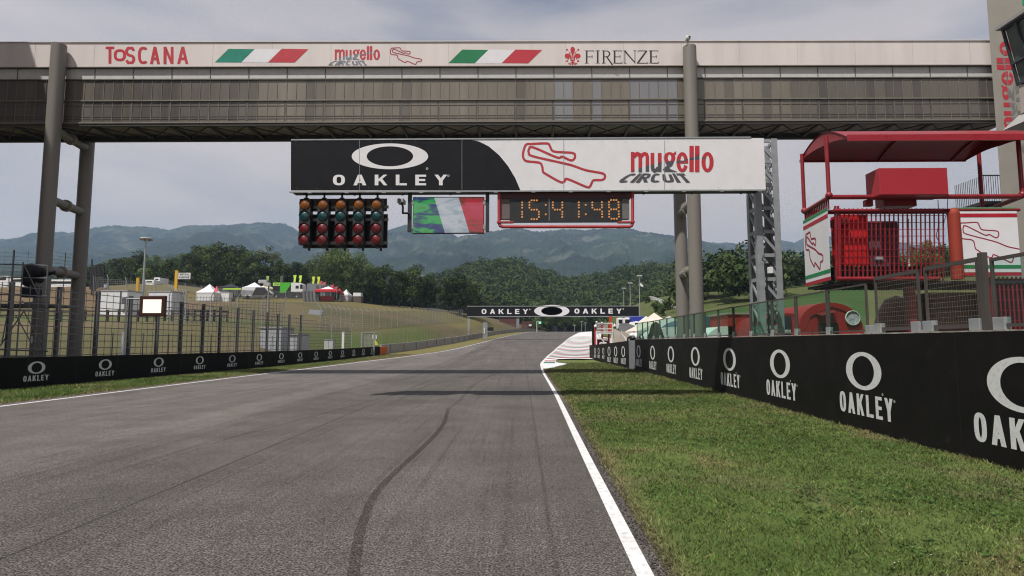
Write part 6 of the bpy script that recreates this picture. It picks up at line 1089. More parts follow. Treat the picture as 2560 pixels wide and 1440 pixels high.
cabin('site_cabin', 'white site cabin with a grey cooling unit left of the lit panel', 253, 316, 728, 786, 65, (.66, .67, .68)); cabin('site_cabin', 'white site cabin half hidden behind the lit panel', 372, 428, 730, 782, 68, (.66, .67, .68), False)
cabin('site_cabin', 'grey cabin behind the far end of the debris fence', 651, 702, 821, 872, 47, (.36, .38, .40), False); cabin('site_cabin', 'narrow grey cabin by the last debris fence posts', 724, 742, 838, 872, 46, (.40, .41, .42), False)
for x0, x1, y0, y1, lab in ((25, 60, 694, 704, 'long low white trailer on the far left bank'), (122, 186, 699, 717, 'white trailer on the bank between the two left columns'), (-30, 20, 690, 706, 'white trailer at the left edge on the bank')): a, b = at(x0, y0, 100), at(x1, y1, 100); t = thing('white_trailer', lab, 'trailer', ((a.x + b.x) / 2, 100, b.z), 'white trailers on the left bank'); mb = MB(); mb.box(a.x, b.x, 100, 102.4, min(b.z, tz(a.x, 100)) - .3, a.z); mb.build('body', WHP, t, .06); mb = MB(); mb.box(a.x + .4, b.x - .4, 99.97, 99.998, a.z - .7, a.z - .3); mb.build('window', BLKP, t)
# wooden rail fence
wrf = thing('timber_rail_fence', 'dark timber post and rail fence below the white cabins', 'fence', at(420, 800, 57)); TIM = mat('dark_timber', (.055, .042, .032), .85, var=.3); P = []
for px in (-40, 30, 90, 150, 212, 268, 296, 344, 367, 389, 411, 430, 452, 468, 485, 502, 518, 535, 552, 568): h_ = hit(px, 805 - abs(px - 300) * .004, 35); P.append(h_)
mb = MB()
for p in P: mb.bar(p + Vector((0, 0, -.2)), p + Vector((0, 0, 1.15)), .16)
mb.build('post', TIM, wrf); mb = MB()
for p, q_ in zip(P, P[1:]):
    for dz in (.55, 1.0): mb.bar(p + Vector((0, -.1, dz)), q_ + Vector((0, -.1, dz)), .06, .13)
mb.build('rail', TIM, wrf)
# mast, yellow posts and signs
ml = thing('mast_light', 'tall slim floodlight mast with a ring of lamps above the left trees', 'light mast', at(362, 735, 120)); p = at(365, 597, 120); z0 = tz(p.x, 120); mb = MB(); mb.tube((p.x, 120, z0 - .5), (p.x, 120, p.z), .26, 10, .14); mb.build('mast', GALV, ml); mb = MB(); mb.lathe((p.x, 120, p.z), [(0, .25), (1.0, .2), (1.15, 0), (.9, -.12), (0, -.05)], 16); mb.build('lamp_ring', mat('lamp_grey', (.42, .42, .42), .5), ml)
mb = MB()
for k in range(8): a = k * math.pi / 4; mb.box(p.x + math.cos(a) * 1.05 - .16, p.x + math.cos(a) * 1.05 + .16, 120 + math.sin(a) * 1.05 - .16, 120 + math.sin(a) * 1.05 + .16, p.z - .3, p.z - .08)
mb.build('lamp', mat('lamp_dark', (.2, .17, .14), .5), ml)
YEL = mat('yellow_paint', (.62, .36, .02), .5); ys_ = thing('yellow_sign', 'yellow post carrying a white sign reading CENTRAL GRANDSTAND', 'sign', at(440, 722, 110)); p, q_ = at(437.5, 676, 110), at(442, 722, 110); mb = MB(); mb.box(p.x, q_.x, 110, 110.3, tz(p.x, 110) - .3, p.z); mb.build('post', YEL, ys_); a, b = at(444.5, 682, 110), at(475, 697.5, 110); mb = MB(); mb.box(a.x, b.x, 110.05, 110.15, b.z, a.z); mb.build('board', WHP, ys_); F_ = Flat()
for s_, y0, y1 in (('CENTRAL', 683.5, 688.6), ('GRANDSTAND', 690.8, 695.8)): T_ = Flat(); text(T_, s_, 0, 0, 1, .8, .24, .2, .2, width=27.5); T_.warp(lambda x, y: (446 + x, y1 - y * (y1 - y0))); F_.join(T_)
F_.put('lettering', BLKP, ys_, plane_map((0, 110.05, 0), (0, -1, 0)), (0, -1, 0), .01)
t = thing('yellow_post', 'plain yellow post left of the tall floodlight mast', 'post', at(342, 735, 105)); p, q_ = at(341, 695, 105), at(345, 735, 105); mb = MB(); mb.box(p.x, q_.x, 105, 105.3, tz(p.x, 105) - .3, p.z); mb.box(p.x - .02, q_.x + .02, 104.98, 105.32, p.z, p.z + .05); mb.build('post_body', YEL, t)
t = thing('number_board', 'blue grey board with the white number 10 on the left bank', 'board', at(265, 716, 92)); a, b = at(258.5, 709, 92), at(271, 721.5, 92); mb = MB(); mb.box(a.x, b.x, 92, 92.1, b.z, a.z); mb.build('board_face', mat('board_blue', (.10, .15, .20), .5), t); F_ = Flat(); text(F_, '10', 0, 0, .5, .72, .24, .2, .18, width=.46); F_.put('lettering', WHT, t, lambda x, y: Vector((a.x + .16 + x, 92, b.z + .13 + y)), (0, -1, 0), .01); mb = MB(); mb.box(a.x + .3, a.x + .4, 92.12, 92.2, tz(a.x, 92) - .2, a.z); mb.build('post', DSTL, t)
# chain-link fences with cranked tops
CHL = wiremesh('chain_link', (.20, .20, .20), .28, .28, .035, 'X'); CHY = wiremesh('chain_link_side', (.20, .20, .20), .28, .28, .035, 'Y')
def chain(label, bases, step, h, arm=(0, 0), m_=None, post=.07, pm=None, arml=.6):
    P = [b if isinstance(b, Vector) else hit(*b) for b in bases]; pts = [P[0]]; rem = step
    for p, q_ in zip(P, P[1:]):
        L_ = (q_ - p).length; s = rem
        while s < L_: c = p.lerp(q_, s / L_); pts.append(Vector((c.x, c.y, tz(c.x, c.y)))); s += step
        rem = s - L_
    pts = pts[:98]; t = thing('chain_link_fence', label, 'fence', pts[0]); U = Vector((0, 0, 1))
    for p in pts:
        mb = MB(); mb.bar(p - U * .3, p + U * h, post)
        if arm != (0, 0): mb.bar(p + U * h, p + U * (h + arml * .75) + Vector((arm[0], arm[1], 0)) * arml, post * .8)
        mb.build('post', pm or GALV, t)
    for i, mm in (('X', CHL), ('Y', CHY)):
        mb = MB()
        for p, q_ in zip(pts, pts[1:]):
            if (abs(q_.x - p.x) > abs(q_.y - p.y)) == (i == 'X'): mb.add([p, q_, q_ + U * h, p + U * h], [(0, 1, 2, 3)])
        if mb.f: mb.build('wire_mesh', m_ or mm, t)
    return t
chain('chain link fence with leaning tops running along the hill below the tents', [(420, 806), (470, 810), (540, 812), (620, 814), (690, 818), (740, 822)], 2.3, 2.6, (.7, -.5)); chain('chain link fence with cranked tops along the green slope towards the far gantry', [(800, 826), (870, 824), (940, 821), (1000, 817), (1060, 811), (1110, 806), (1160, 801)], 2.1, 2.5, (-.7, .2), post=.06)
chain('chain link fence in front of the trucks on top of the hill', [(420, 752), (500, 751), (600, 750), (700, 750), (800, 750), (880, 754)], 4.2, 2.0, post=.06); chain('cranked chain link fence climbing the bank behind the white cabins', [(232, 735), (262, 740), (300, 744), (360, 748), (420, 762), (470, 790)], 2.5, 2.5, (-.5, .2))
chain('tall grandstand fence of dark posts on the far left bank', [at(-40, 735, 78), at(30, 735, 78), at(110, 738, 80), at(190, 728, 84)], 3.6, 5.6, m_=wiremesh('bank_net', (.06, .06, .06), 1.2, .5, .035, 'X'), pm=DSTL, post=.16); chain('short run of close dark posts on the bank beside the back left column', [at(226, 718, 80), at(256, 726, 100)], 2.6, 3.8, pm=DSTL, post=.15)
LB = [Vector((float(xb(y)) - .6, float(y), tz(float(xb(y)) - .6, float(y)))) for y in np.arange(64, 210, 12.)]
chain('slim catch fence along the top of the low concrete wall', LB, 1.55, 2.2, (.18, .0), m_=wiremesh('catch_net', (.14, .12, .10), .3, .3, .02, 'Y'), post=.05, pm=mat('weathered_post', (.20, .165, .12), .7), arml=.4)
chain('white topped posts of the short fence beside the white gate post', [at(752, 868, 50), at(826, 866, 54), at(856, 864, 57), at(912, 862, 61)], 4.4, 2.6, (.35, -.1), post=.07)
t = thing('white_gate_post', 'thick white gate post beyond the end of the debris fence', 'gate post', at(857, 868, 54)); p, q_ = at(855, 831, 54), at(859.5, 870, 54); mb = MB(); mb.box(p.x, q_.x, 54, 54.2, 0, p.z); mb.box(p.x - .02, q_.x + .02, 53.98, 54.22, p.z, p.z + .06); mb.build('post_body', WHP, t)
t = thing('mesh_gate', 'grey mesh gate between the white gate post and the orange block', 'gate', at(920, 866, 57)); a, b = at(905, 831, 57), at(935, 866, 57); mb = MB(); mb.bar((a.x, 57, 0), (a.x, 57, a.z), .14); mb.bar((b.x, 57, 0), (b.x, 57, a.z), .1); mb.bar((a.x, 57, a.z), (b.x, 57, a.z), .07); mb.build('gate_frame', GALV, t); mb = MB(); mb.add([(a.x, 57.02, .2), (b.x, 57.02, .2), (b.x, 57.02, a.z), (a.x, 57.02, a.z)], [(0, 1, 2, 3)]); mb.build('wire_mesh', wiremesh('gate_mesh', (.3, .3, .3), .12, .12, .03, 'X'), t)
t = thing('electrical_box', 'pale grey electrical cabinet just behind the long black barrier', 'cabinet', at(821, 870, 50)); a, b = at(810.5, 850, 50), at(832, 872, 50); mb = MB(); mb.box(a.x, b.x, 50, 50.5, 0, a.z); mb.build('cabinet_body', mat('cabinet_grey', (.45, .45, .43), .5), t, .02); mb = MB(); mb.box(a.x - .03, b.x + .03, 49.97, 50.53, a.z + .001, a.z + .05); mb.build('lid', GALV, t); mb = MB(); mb.box((a.x + b.x) / 2 - .008, (a.x + b.x) / 2 + .008, 49.99, 49.999, .4, a.z - .05); mb.build('door_seam', DSTL, t)
t = thing('marshal_flag', 'yellow marshal flag hanging on a white board by the orange block', 'flag', at(940, 865, 58)); a, b, c = at(936, 846, 58), at(946, 862, 58), at(937, 863, 58); mb = MB(); mb.prism([a, b, c], (0, .04, 0)); mb.build('flag_cloth', mat('flag_yellow', (.60, .58, .05), .7), t); mb = MB(); mb.bar((a.x, 58.05, 0), (a.x, 58.05, at(936, 835, 58).z), .06); p, q_ = at(930, 838, 58), at(941, 847, 58); mb.box(p.x, q_.x, 58.1, 58.15, q_.z, p.z); mb.build('stand', WHP, t)
t = thing('hillside_shelter', 'flat grey metal shelter roof on the slope below the tents', 'shelter', at(788, 800, 92)); a = at(788, 800, 92); a.z = tz(a.x, a.y); zr_ = at(788, 788, 92).z; mb = MB(); mb.prism([Vector((a.x - 1.0, 91.6, zr_ + .0)), Vector((a.x + 1.1, 91.6, zr_ - .1)), Vector((a.x + .9, 92.9, zr_ + .75)), Vector((a.x - 1.3, 92.9, zr_ + .85))], (0, 0, .08)); mb.build('roof', mat('shelter_grey', (.15, .155, .16), .5, .3), t)
for dx in (-.9, .95): mb = MB(); mb.bar((a.x + dx, 92., a.z - .3), (a.x + dx, 92., zr_ + .05), .1); mb.build('post', DSTL, t)
# ------------------------------------------------------------------ hilltop camp
def H(px, Y_): a = at(px, 746, Y_); return a.x, tz(a.x, Y_)
def hill_tent(lab, px0, px1, yap, Y_, col, wall, group='tents on the hilltop', hw=2.2): x, z = H((px0 + px1) / 2, Y_); zt_ = at((px0 + px1) / 2, yap, Y_).z; return tent('canopy_tent', lab, x, Y_, m2(px1 - px0, Y_), 4, hw, max(3.1, zt_ - z), col, wall, group, z=z)
t = hill_tent('white hilltop tent with one red roof panel, leftmost of the camp', 500, 546, 710, 144, (.70, .68, .66), (.62, .62, .62)); x, z = H(534, 144); zz = at(523, 710, 144).z; mb = MB(); a, b = at(536, 726, 141.9), at(545.5, 726, 141.9); mb.prism([(a.x, 141.8, z + 2.25), (b.x, 141.8, z + 2.25), ((a.x + b.x) / 2 - .3, 143.2, zz - .9), (a.x - .2, 143.2, zz - .5)], (0, -.06, .02)); mb.build('red_panel', mat('tent_red', (.50, .03, .06), .6), t)
hill_tent('black peaked hilltop tent with a lime band', 552, 602, 710, 150, (.02, .022, .026), (.05, .05, .05)); x, z = H(580, 147.8); 
t = thing('lime_banner', 'lime green banner strip along the front of the black hilltop tent', 'banner', (x, 147.8, z + 2.2)); mb = MB(); mb.box(x - 2.4, x + 2.2, 147.75, 147.8, z + 1.85, z + 2.25); mb.build('banner_cloth', mat('lime', (.40, .62, .04), .6), t)
hill_tent('white peaked hilltop tent behind the van', 608, 662, 706, 153, (.72, .72, .74), (.6, .6, .6)); hill_tent('pale yellow peaked tent between the van and the green truck', 650, 682, 708, 156, (.66, .64, .40), (.5, .5, .45))
for px0, px1, lab in ((546, 572, 'white sided awning between the first two hilltop tents'),): x0, z = H(px0, 145); x1, _ = H(px1, 145); t = thing('white_awning', lab, 'awning', (x0, 145, z)); mb = MB(); mb.box(x0, x1, 145, 147, z - .2, z + 2.3); mb.build('side_wall', WHP, t); mb = MB(); mb.box(x0 - .1, x1 + .1, 144.9, 147.1, z + 2.302, z + 2.42); mb.build('roof', mat('awning_roof', (.5, .52, .5), .6), t)
# van
VY = 147.; x0, z = H(603, VY); x1, _ = H(681, VY); z += .05; t = thing('panel_van', 'white and black panel van with a slanted colour split on the hilltop', 'van', ((x0 + x1) / 2, VY, z)); Lv = x1 - x0; vp = lambda u, v: (x0 + u * Lv, VY, z + v * 2.75); mb = MB(); mb.prism([vp(.0, .14), vp(.98, .14), vp(1., .38), vp(.97, .47), vp(.86, .58), vp(.74, .96), vp(.70, 1), vp(.03, 1), vp(.0, .9)], (0, 2.1, 0)); mb.build('body', mat('van_white', (.62, .62, .63), .35, coat=.3), t, .08)
mb = MB(); mb.prism([vp(.33, .2), vp(.98, .2), vp(.985, .38), vp(.96, .46), vp(.855, .57), vp(.735, .95), vp(.46, .95)], (0, -.02, 0)); mb.build('dark_livery', mat('van_dark', (.035, .03, .03), .4), t); mb = MB(); mb.prism([vp(.72, .62), vp(.845, .6), vp(.75, .9), vp(.72, .9)], (0, -.03, 0)); mb.build('window', mat('dark_glazing', (.03, .035, .04), .1, spec=.6), t)
for u in (.2, .82): p = vp(u, .12); mb = MB(); mb.lathe((p[0], VY - .0, p[2]), [(.36, -.1), (.36, .06), (.2, .08), (0, .08)], 16, 'y'); mb.build('wheel', BLKP, t)
mb = MB(); p = vp(.955, .45); mb.box(p[0] - .12, p[0] + .2, VY - .03, VY - .005, p[2] - .1, p[2] + .1); mb.build('headlight', WHP, t)
# truck
TY = 148.; x0, z = H(681, TY); x1, _ = H(757, TY); Lt = x1 - x0; tp_ = lambda u, v: (x0 + u * Lt, TY, z + v * 4.05); t = thing('race_truck', 'green, white and black race truck with a lime corner panel on the hilltop', 'truck', ((x0 + x1) / 2, TY, z)); mb = MB(); a, b = tp_(0, .36), tp_(.585, 1.0); mb.box(a[0], b[0], TY, TY + 2.5, a[2], b[2]); mb.build('box_body', mat('truck_green', (.07, .40, .03), .4), t)
F_ = Flat(); F_.rect(0, .36, .235, .80, 0); F_.poly([(.42, .36), (.585, .36), (.585, .86)], 0); F_.rect(0, .80, .235, .985, 1); f_ = lambda u, v: Vector(tp_(u, v)); F_.put('livery', [BLKP, mat('livery_lime', (.42, .66, .12), .5)], t, f_, (0, -1, 0), .02); F_ = Flat(); text(F_, 'VR46', 0, 0, .09, 1.1, .2, .16, .2, width=.18); F_.warp(lambda u, v: (.03 + u, .85 + v)); F_.put('lettering', BLKP, t, f_, (0, -1, 0), .04)
mb = MB(); mb.prism([tp_(.595, .40), tp_(.985, .40), tp_(1, .55), tp_(.975, .88), tp_(.90, .97), tp_(.60, .99)], (0, 2.4, 0)); mb.build('cab', mat('cab_white', (.66, .66, .66), .35, coat=.3), t, .08); mb = MB(); mb.prism([tp_(.75, .62), tp_(.86, .62), tp_(.85, .80), tp_(.75, .80)], (0, -.02, 0)); mb.prism([tp_(.90, .60), tp_(.988, .60), tp_(.97, .88), tp_(.90, .88)], (0, -.02, 0)); mb.build('window', BLKP, t)
mb = MB(); a, b = tp_(0, .08), tp_(.97, .35); mb.box(a[0], b[0], TY + .05, TY + 2.4, a[2], b[2]); mb.build('chassis', BLKP, t); F_ = Flat()
for u in (.13, .80): p = tp_(u, .12); mb = MB(); mb.lathe((p[0], TY, p[2]), [(.5, -.1), (.5, .06), (.3, .08), (0, .05)], 18, 'y'); w_ = mb.build('wheel', BLKP, t); mb = MB(); mb.lathe((p[0], TY - .07, p[2]), [(.26, .03), (.1, .06), (0, .06)], 14, 'y'); mb.build('hub', GALV, w_)
# grey container, kiosk, red tents
x0, z = H(766, 152); x1, _ = H(812, 152); t = thing('grey_container', 'long grey container behind the red and white canopy', 'container', (x0, 152, z)); a = at(766, 709, 152); mb = MB(); mb.box(x0, x1, 152, 158, z - .2, a.z); mb.build('container_body', mat('container_grey', (.20, .21, .22), .5, var=.1), t); mb = MB(); mb.box(x0 - .9, x0, 152.3, 156, z, a.z); mb.build('dark_end', BLKP, t)
x0, z = H(758, 146); x1, _ = H(800, 146); t = thing('grey_screen', 'ribbed grey screen wall right of the truck', 'screen wall', (x0, 146, z)); mb = MB(); mb.box(x0, x1, 146, 146.1, z - .3, z + 2.5); mb.build('screen_sheet', mat('screen_grey', (.24, .25, .25), .5), t); mb = MB()
for k in range(12): x = x0 + .2 + k * (x1 - x0 - .4) / 11; mb.box(x - .05, x + .05, 145.9, 145.999, z - .3, z + 2.6)
mb.build('batten', DSTL, t)
x, z = H(820, 147); t = tent('canopy_tent', 'white crowned canopy with a red skirt on the hilltop', x, 147, 5.6, 4, 2.25, 3.4, (.66, .65, .66), None, 'tents on the hilltop', .1, z=z); mb = MB()
for (p, q_) in (((x - 2.8, 145), (x + 2.8, 145)), ((x - 2.8, 145), (x - 2.8, 149)), ((x + 2.8, 145), (x + 2.8, 149))):
    i_ = lambda c: ((c[0] - x) * .72 + x, (c[1] - 147) * .72 + 147, z + 2.62); mb.add([(p[0] * 1.0, p[1] - .03, z + 1.85), (q_[0], q_[1] - .03, z + 1.85), (q_[0], q_[1] - .03, z + 2.3), (p[0], p[1] - .03, z + 2.3), ], [(0, 1, 2, 3)]); mb.add([(p[0], p[1] - .03, z + 2.3), (q_[0], q_[1] - .03, z + 2.3), i_(q_), i_(p)], [(0, 1, 2, 3)])
mb.build('red_skirt', mat('skirt_red', (.46, .02, .03), .6), t); mb = MB(); mb.box(x - 1.9, x + 1.5, 146, 147, z - .2, z + .9); mb.build('counter', mat('counter_red', (.22, .03, .03), .6), t)
hill_tent('small red tent right of the white crowned canopy', 842, 856, 722, 150, (.48, .02, .03), None, hw=2.); hill_tent('small white tent at the right end of the hilltop camp', 855, 876, 727, 153, (.6, .6, .6), (.42, .38, .36), hw=1.6)
x0, z = H(882, 154); x1, _ = H(903, 154); t = thing('ticket_kiosk', 'white topped brown kiosk at the right end of the hilltop', 'kiosk', (x0, 154, z)); a, b = at(883, 732, 154), at(902, 741, 154); mb = MB(); mb.box(x0, x1, 154, 156, z - .3, b.z); mb.build('base', mat('kiosk_brown', (.10, .075, .06), .7), t); mb = MB(); mb.box(a.x, at(902, 741, 154).x, 153.95, 156, b.z + .01, a.z); mb.build('top', WHP, t, .04)
for i, (px, yt, yb_, col, lab) in enumerate(((669.5, 690, 706, (.30, .42, .10), 'thin dull green flag behind the pale yellow tent'), (705, 690, 706, (.10, .08, .07), 'dark pennant above the green truck box'), (737.5, 688, 706, (.55, .72, .06), 'lime feather flag above the truck cab, left one'), (751.5, 689, 706, (.55, .72, .06), 'lime feather flag above the truck cab, right one'), (784, 692, 709, (.55, .72, .06), 'lime feather flag over the left of the grey container'), (797, 692, 709, (.55, .72, .06), 'lime feather flag over the right of the grey container'), (802, 703, 710, (.5, .10, .07), 'small red flag beside the right lime feather flag'), (811, 706, 712, (.5, .12, .14), 'small red and white flag above the red canopy'), (831, 712, 722, (.5, .07, .10), 'red flag right of the white crowned canopy, nearer one'), (840, 717, 725, (.5, .07, .10), 'red flag right of the white crowned canopy, farther one'))):
    t = thing('feather_flag', lab, 'flag', at(px, 745, 151), 'flags on the hilltop'); p, q_ = at(px, yt, 151), at(px, yb_, 151); w_ = .42 if i < 6 else .5; mb = MB(); mb.prism([(p.x - w_, 151, p.z), (p.x + w_ * .9, 151, p.z + .05), (p.x + w_ * .6, 151, (p.z + q_.z) / 2), (p.x + w_ * .4, 151, q_.z), (p.x - w_ * .8, 151, q_.z), (p.x - w_ * .5, 151, (p.z + q_.z) / 2)], (0, .03, 0)); mb.build('flag_cloth', mat('cloth_%d' % i, col, .7), t); mb = MB(); mb.bar((p.x - w_ * .8, 151.05, tz(p.x, 151)), (p.x - w_ * .9, 151.05, p.z), .06); mb.build('pole', GALV, t)
for px, py, Y_, w_, h_, lab in ((373, 706, 150, 2.4, 1.3, 'white camper van by the trees, lower one'), (392, 700, 154, 1.5, 1.3, 'white camper van by the trees, taller one')): a = at(px, py, Y_); z0 = tz(a.x, Y_); t = thing('camper_van', lab, 'camper', (a.x, Y_, z0), 'camper vans by the trees'); mb = MB(); mb.box(a.x - w_ / 2, a.x + w_ / 2, Y_, Y_ + 4, a.z - h_ / 2 - .4, a.z + h_ / 2); mb.build('body', WHP, t, .1); mb = MB(); mb.box(a.x - w_ * .3, a.x + w_ * .3, Y_ - .03, Y_ - .003, a.z, a.z + h_ * .25); mb.build('window', BLKP, t)
# far end of the straight
t = thing('rusty_shed', 'rust brown building with a grey end under the far gantry', 'shed', at(1270, 815, 215)); a, b = at(1248, 793, 215), at(1291, 822, 215); mb = MB(); mb.box(a.x, b.x, 215, 222, min(b.z, tz(a.x, 215)) - 1, a.z); mb.build('shed_wall', mat('rust_wall', (.10, .038, .03), .8, var=.25), t); mb = MB(); c = at(1298, 793, 215); mb.box(b.x + .02, c.x, 215, 221, b.z - 2, a.z); mb.build('grey_end', mat('shed_grey', (.24, .25, .27), .6), t); mb = MB(); mb.box(a.x, c.x + .2, 214.7, 222, a.z + .005, a.z + .25); mb.build('roof', mat('shed_roof', (.2, .2, .22), .6), t)
t = thing('brown_screen', 'rust brown screen fence with a small white sign at the crest', 'screen fence', at(1318, 815, 225)); a, b = at(1304, 803, 225), at(1331, 820, 225); mb = MB(); mb.box(a.x, b.x, 225, 225.3, b.z - 2, a.z); mb.build('screen_sheet', mat('rust_screen', (.09, .03, .026), .8, var=.25), t); a, b = at(1322, 811, 224.8), at(1329, 815.5, 224.8); mb = MB(); mb.box(a.x, b.x, 224.7, 224.9, b.z, a.z); mb.build('sign', WHP, t)
for i, (px, y0, y1, w_, lab) in enumerate(((1388.5, 815, 828, .9, 'stacked dark sign frame on the crest of the track'), (1412, 818, 828, .45, 'small dark signal on the crest of the track'))):
    t = thing('crest_sign', lab, 'sign', at(px, y1, 235)); a, b = at(px, y0, 235), at(px, y1, 235); mb = MB()
    for k in range(3): z = a.z + (b.z - a.z) * (k * .3); mb.box(a.x - w_, a.x + w_, 235, 235.2, z - (a.z - b.z) * .2, z)
    mb.build('plate', DSTL, t); mb = MB(); mb.bar((a.x, 235.3, b.z - 2), (a.x, 235.3, a.z), .2); mb.build('post', GALV, t)
for i, (px, y0, lab) in enumerate(((1436, 814, 'short lamp post on the crest, left one'), (1463, 808, 'lamp post on the crest, right one'), (1454, 804, 'bare pole on the crest between the lamp posts'))): t = thing('crest_lamp', lab, 'lamp post', at(px, 830, 230)); a = at(px, y0, 230); mb = MB(); mb.tube((a.x, 230, 3), (a.x, 230, a.z), .12, 6); mb.build('pole', GALV, t); mb = MB(); mb.box(a.x - .5, a.x + .6, 229.8, 230.2, a.z, a.z + .25); mb.build('lamp_head', GALV, t)
t = thing('marshal_post', 'grey marshal post with small camera on the wall under the far gantry', 'marshal post', at(1215, 838, 118)); mb = MB(); a = at(1213, 806, 118); b = at(1213, 836, 118); mb.bar((a.x, 118, b.z - 1), a, .9, .3); mb.build('cabinet_body', mat('marshal_grey', (.25, .26, .27), .5), t); mb = MB(); a = at(1226, 822, 118); mb.box(a.x - .9, a.x + .6, 118, 118.5, a.z - .4, a.z + .3); mb.build('camera_body', BLKP, t); mb = MB(); a = at(1211, 820, 117.8); b = at(1211, 834, 117.8); mb.bar(b, a, .18); mb.build('white_pipe', WHP, t)
# ================================================================== trees
LG = 'trees behind the hilltop camp'
protos = {'oak': make_tree('broadleaf_tree', 1, 14, 5.2, (.042, .066, .014), '', group=LG), 'ash': make_tree('broadleaf_tree', 2, 16, 4.6, (0.083, 0.125, 0.029), '', group=LG, nclump=40, per=150), 'pale': make_tree('poplar_tree', 3, 18, 4.2, (.085, .105, .042), '', group=LG, nclump=46, per=110, leaf=.24, kind='poplar'), 'dark': make_tree('broadleaf_tree', 4, 15, 4.4, (.026, .044, .010), '', group=LG, nclump=38), 'big': make_tree('spreading_tree', 5, 18, 7.6, (0.078, 0.112, 0.029), '', group=LG, nclump=60, per=200, leaf=.28, trunk=.32), 'bush': make_tree('shrub', 6, 5, 3.0, (.060, .092, .022), '', 'shrub', LG, 100, 20, .05, .28)}
used = set(); seq = {}
def put_tree(kind, px, ytop, Y_, wf, label, group=None):
    a = at(px, ytop, Y_); z0 = tz(a.x, Y_); h = max(2.5, a.z - z0); base = {'oak': 14, 'ash': 16, 'pale': 18, 'dark': 15, 'big': 18, 'bush': 5}[kind]; s = h / base; r_ = random.Random(px * 7 + Y_).uniform(0, 6.28); sc = (s * wf, s * wf, s)
    if kind not in used: used.add(kind); o = protos[kind]; o.location = (a.x, Y_, z0); o.rotation_euler = (0, 0, r_); o.scale = sc; o['label'] = label
    else: o = dup(protos[kind], (a.x, Y_, z0), label, r_, sc)
    if group: o['group'] = group
    return o
TREES = [('dark', 250, 655, 190, 1.1, 'dark green tree right of the back left bridge column'), ('ash', 285, 648, 195, 1., 'mid green tree behind the number 10 board'), ('dark', 318, 636, 190, 1., 'dark green tree left of the yellow post'), ('oak', 346, 632, 188, .9, 'rounded dark tree just left of the floodlight mast'), ('ash', 385, 640, 185, 1., 'mid green tree just right of the floodlight mast'), ('oak', 418, 646, 180, 1.1, 'low rounded tree left of the grandstand sign'),
         ('ash', 452, 636, 186, 1., 'mid green tree behind the grandstand sign'), ('dark', 492, 604, 190, .75, 'tall dark tree rising left of the hilltop wood'), ('oak', 508, 622, 178, 1., 'round dark tree behind the leftmost hilltop tent'), ('ash', 535, 613, 186, 1., 'high green tree behind the white and red tent'), ('oak', 562, 612, 184, 1.1, 'high dark tree behind the black tent'), ('oak', 596, 618, 182, 1., 'dense dark tree behind the white peaked tent'), ('ash', 628, 628, 182, .9, 'brownish green tree left of the pale poplar'),
         ('pale', 668, 603, 184, .95, 'pale feathery poplar behind the van'), ('dark', 648, 655, 175, 1.1, 'low dark tree beneath the pale poplar'), ('oak', 705, 648, 178, 1., 'rounded green tree behind the green truck'), ('dark', 742, 648, 180, 1., 'dark tree behind the lime flags'), ('ash', 772, 660, 182, .9, 'green tree left of the big tree under the start lights'), ('big', 838, 614, 176, 1., 'big spreading tree right below the start lights'), ('big', 895, 640, 180, .8, 'second spreading tree under the right side of the start lights'),
         ('oak', 806, 672, 168, .9, 'rounded tree behind the red and white canopy'), ('oak', 868, 675, 166, 1., 'round tree behind the small hilltop tents'), ('dark', 930, 664, 168, 1.15, 'dark tree right of the ticket kiosk'), ('oak', 962, 664, 168, 1.25, 'broad dark tree at the middle of the right hand clump'), ('dark', 1000, 676, 168, 1., 'dark tree near the middle of the right hand clump'), ('oak', 1032, 664, 168, 1.2, 'tall tree in the right hand clump below the camera arm'), ('dark', 1072, 684, 166, 1.1, 'dark tree at the right end of the clump'),
         ('dark', 1150, 681, 162, 1.35, 'separate big round tree left of the far gantry'), ('dark', 1122, 712, 170, .9, 'small dark tree leaning on the separate round tree'), ('dark', 1186, 728, 172, .8, 'low dark tree right of the separate round tree'),
         ('ash', 1700, 700, 150, .9, 'pale green tree left of the right bridge columns', ), ('pale', 1772, 700, 175, .9, 'silvery tree just right of the right bridge columns'), ('oak', 1812, 690, 185, .9, 'rounded green tree between the columns and the lattice tower'), ('pale', 1846, 706, 165, .9, 'silvery tree close to the lattice tower'), ('dark', 1880, 684, 190, .9, 'dark tree behind the lattice tower'), ('dark', 1975, 660, 150, .9, 'dark tree right of the lattice tower'), ('dark', 2006, 640, 150, .8, 'taller dark tree left of the red platform'), ('oak', 2045, 650, 155, .9, 'dark tree behind the side board of the red platform'),
         ('ash', 2320, 602, 130, .8, 'green tree seen through the right of the red mesh'), ('dark', 2352, 612, 130, .7, 'dark tree seen beside the orange red tube'), ('ash', 2290, 632, 132, .8, 'green tree seen through the middle of the red mesh'), ('ash', 2200, 640, 150, 1., 'green tree behind the red and grey cabinets'), ('oak', 2120, 640, 150, 1., 'dark tree behind the red cabinet'),
         ('ash', 1382, 762, 262, 1., 'round tree beyond the crest, left of the pair under the far gantry'), ('oak', 1418, 758, 270, 1., 'dark tree beyond the crest under the far gantry logo'), ('dark', 1470, 748, 262, 1., 'dark tree beyond the crest beside the black panel'), ('ash', 1448, 772, 255, .9, 'green tree beyond the crest near the striped run-off'), ('bush', 1345, 796, 270, 1., 'bushy tree beyond the crest behind the green signal'), ('ash', 1310, 786, 285, 1., 'light green tree beyond the rust brown screen'),
         ('bush', 1616, 752, 160, .8, 'round bush at the upper end of the white rail fence'), ('bush', 1640, 768, 140, .9, 'round bush below the white rail fence, left one'), ('bush', 1668, 764, 138, .9, 'round bush below the white rail fence, middle one'), ('bush', 1655, 776, 128, .7, 'small bush lowest below the white rail fence')]
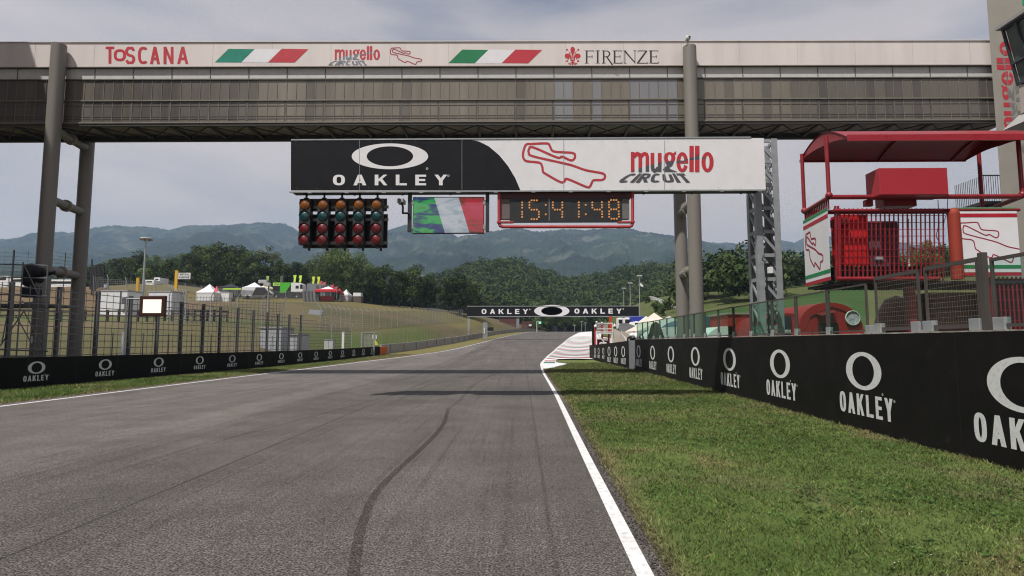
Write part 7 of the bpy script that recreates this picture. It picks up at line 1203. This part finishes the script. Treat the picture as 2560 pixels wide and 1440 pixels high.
for a in TREES: put_tree(*a[:6], group='trees behind the hilltop camp' if a[1] < 1200 else ('bushes by the white rail fence' if a[0] == 'bush' else 'trees on the right side and beyond the crest'))
rr = np.random.RandomState(77); 
def woodpts(n, x0, x1, y0, y1, keep):
    x = rr.uniform(x0, x1, n); y = rr.uniform(y0, y1, n); k = keep(x, y); x, y = x[k], y[k]; return np.stack([x, y, terr(x, y) - 1], 1)
pts = woodpts(4600, -90, 330, 285, 560, lambda x, y: (x / y > -.16) & (x / y < .62)); hts = rr.uniform(9, 16, len(pts)); rad = rr.uniform(3.2, 5.6, len(pts)); g_ = rr.rand(len(pts), 1)
cols = np.array([.030, .050, .014]) * (1 - g_) + np.array([.070, .098, .026]) * g_
far_woods('far_woods', pts, hts, rad, 36, .85, cols, 5, 'wooded hills rising beyond the crest of the track')
pts = woodpts(2300, 30, 330, 118, 290, lambda x, y: (x / y > .262) & ((x / y < .44) | (y > 165)) & (y > 122)); hts = rr.uniform(8, 13, len(pts)); rad = rr.uniform(2.8, 4.6, len(pts)); g_ = rr.rand(len(pts), 1); cols = np.array([.028, .048, .012]) * (1 - g_) + np.array([.070, .092, .032]) * g_
far_woods('hillside_woods', pts, hts, rad, 34, .65, cols, 6, 'wood covering the right hand hillside above the meadow')
pts = woodpts(900, -330, -20, 188, 285, lambda x, y: (x / y < -.155)); hts = rr.uniform(6, 11, len(pts)); rad = rr.uniform(2.6, 4.4, len(pts)); g_ = rr.rand(len(pts), 1); cols = np.array([.016, .028, .008]) * (1 - g_) + np.array([.030, .045, .014]) * g_
far_woods('left_woods', pts, hts, rad, 26, .9, cols, 9, 'dark wood filling the ground behind the hilltop trees')
# ================================================================== air
hz = MB(); hz.box(-4200, 4200, -120, 4300, -1.5, 760)
hm = bpy.data.materials.new('haze_air'); hm.use_nodes = True; nt = hm.node_tree; nt.nodes.clear(); o_ = nt.nodes.new('ShaderNodeOutputMaterial'); v_ = nt.nodes.new('ShaderNodeVolumePrincipled')
v_.inputs['Color'].default_value = (.56, .77, 1.0, 1); v_.inputs['Density'].default_value = .00021; v_.inputs['Anisotropy'].default_value = .2
nt.links.new(v_.outputs[0], o_.inputs['Volume']); ho = hz.build('haze', hm); tag(ho, kind='stuff')
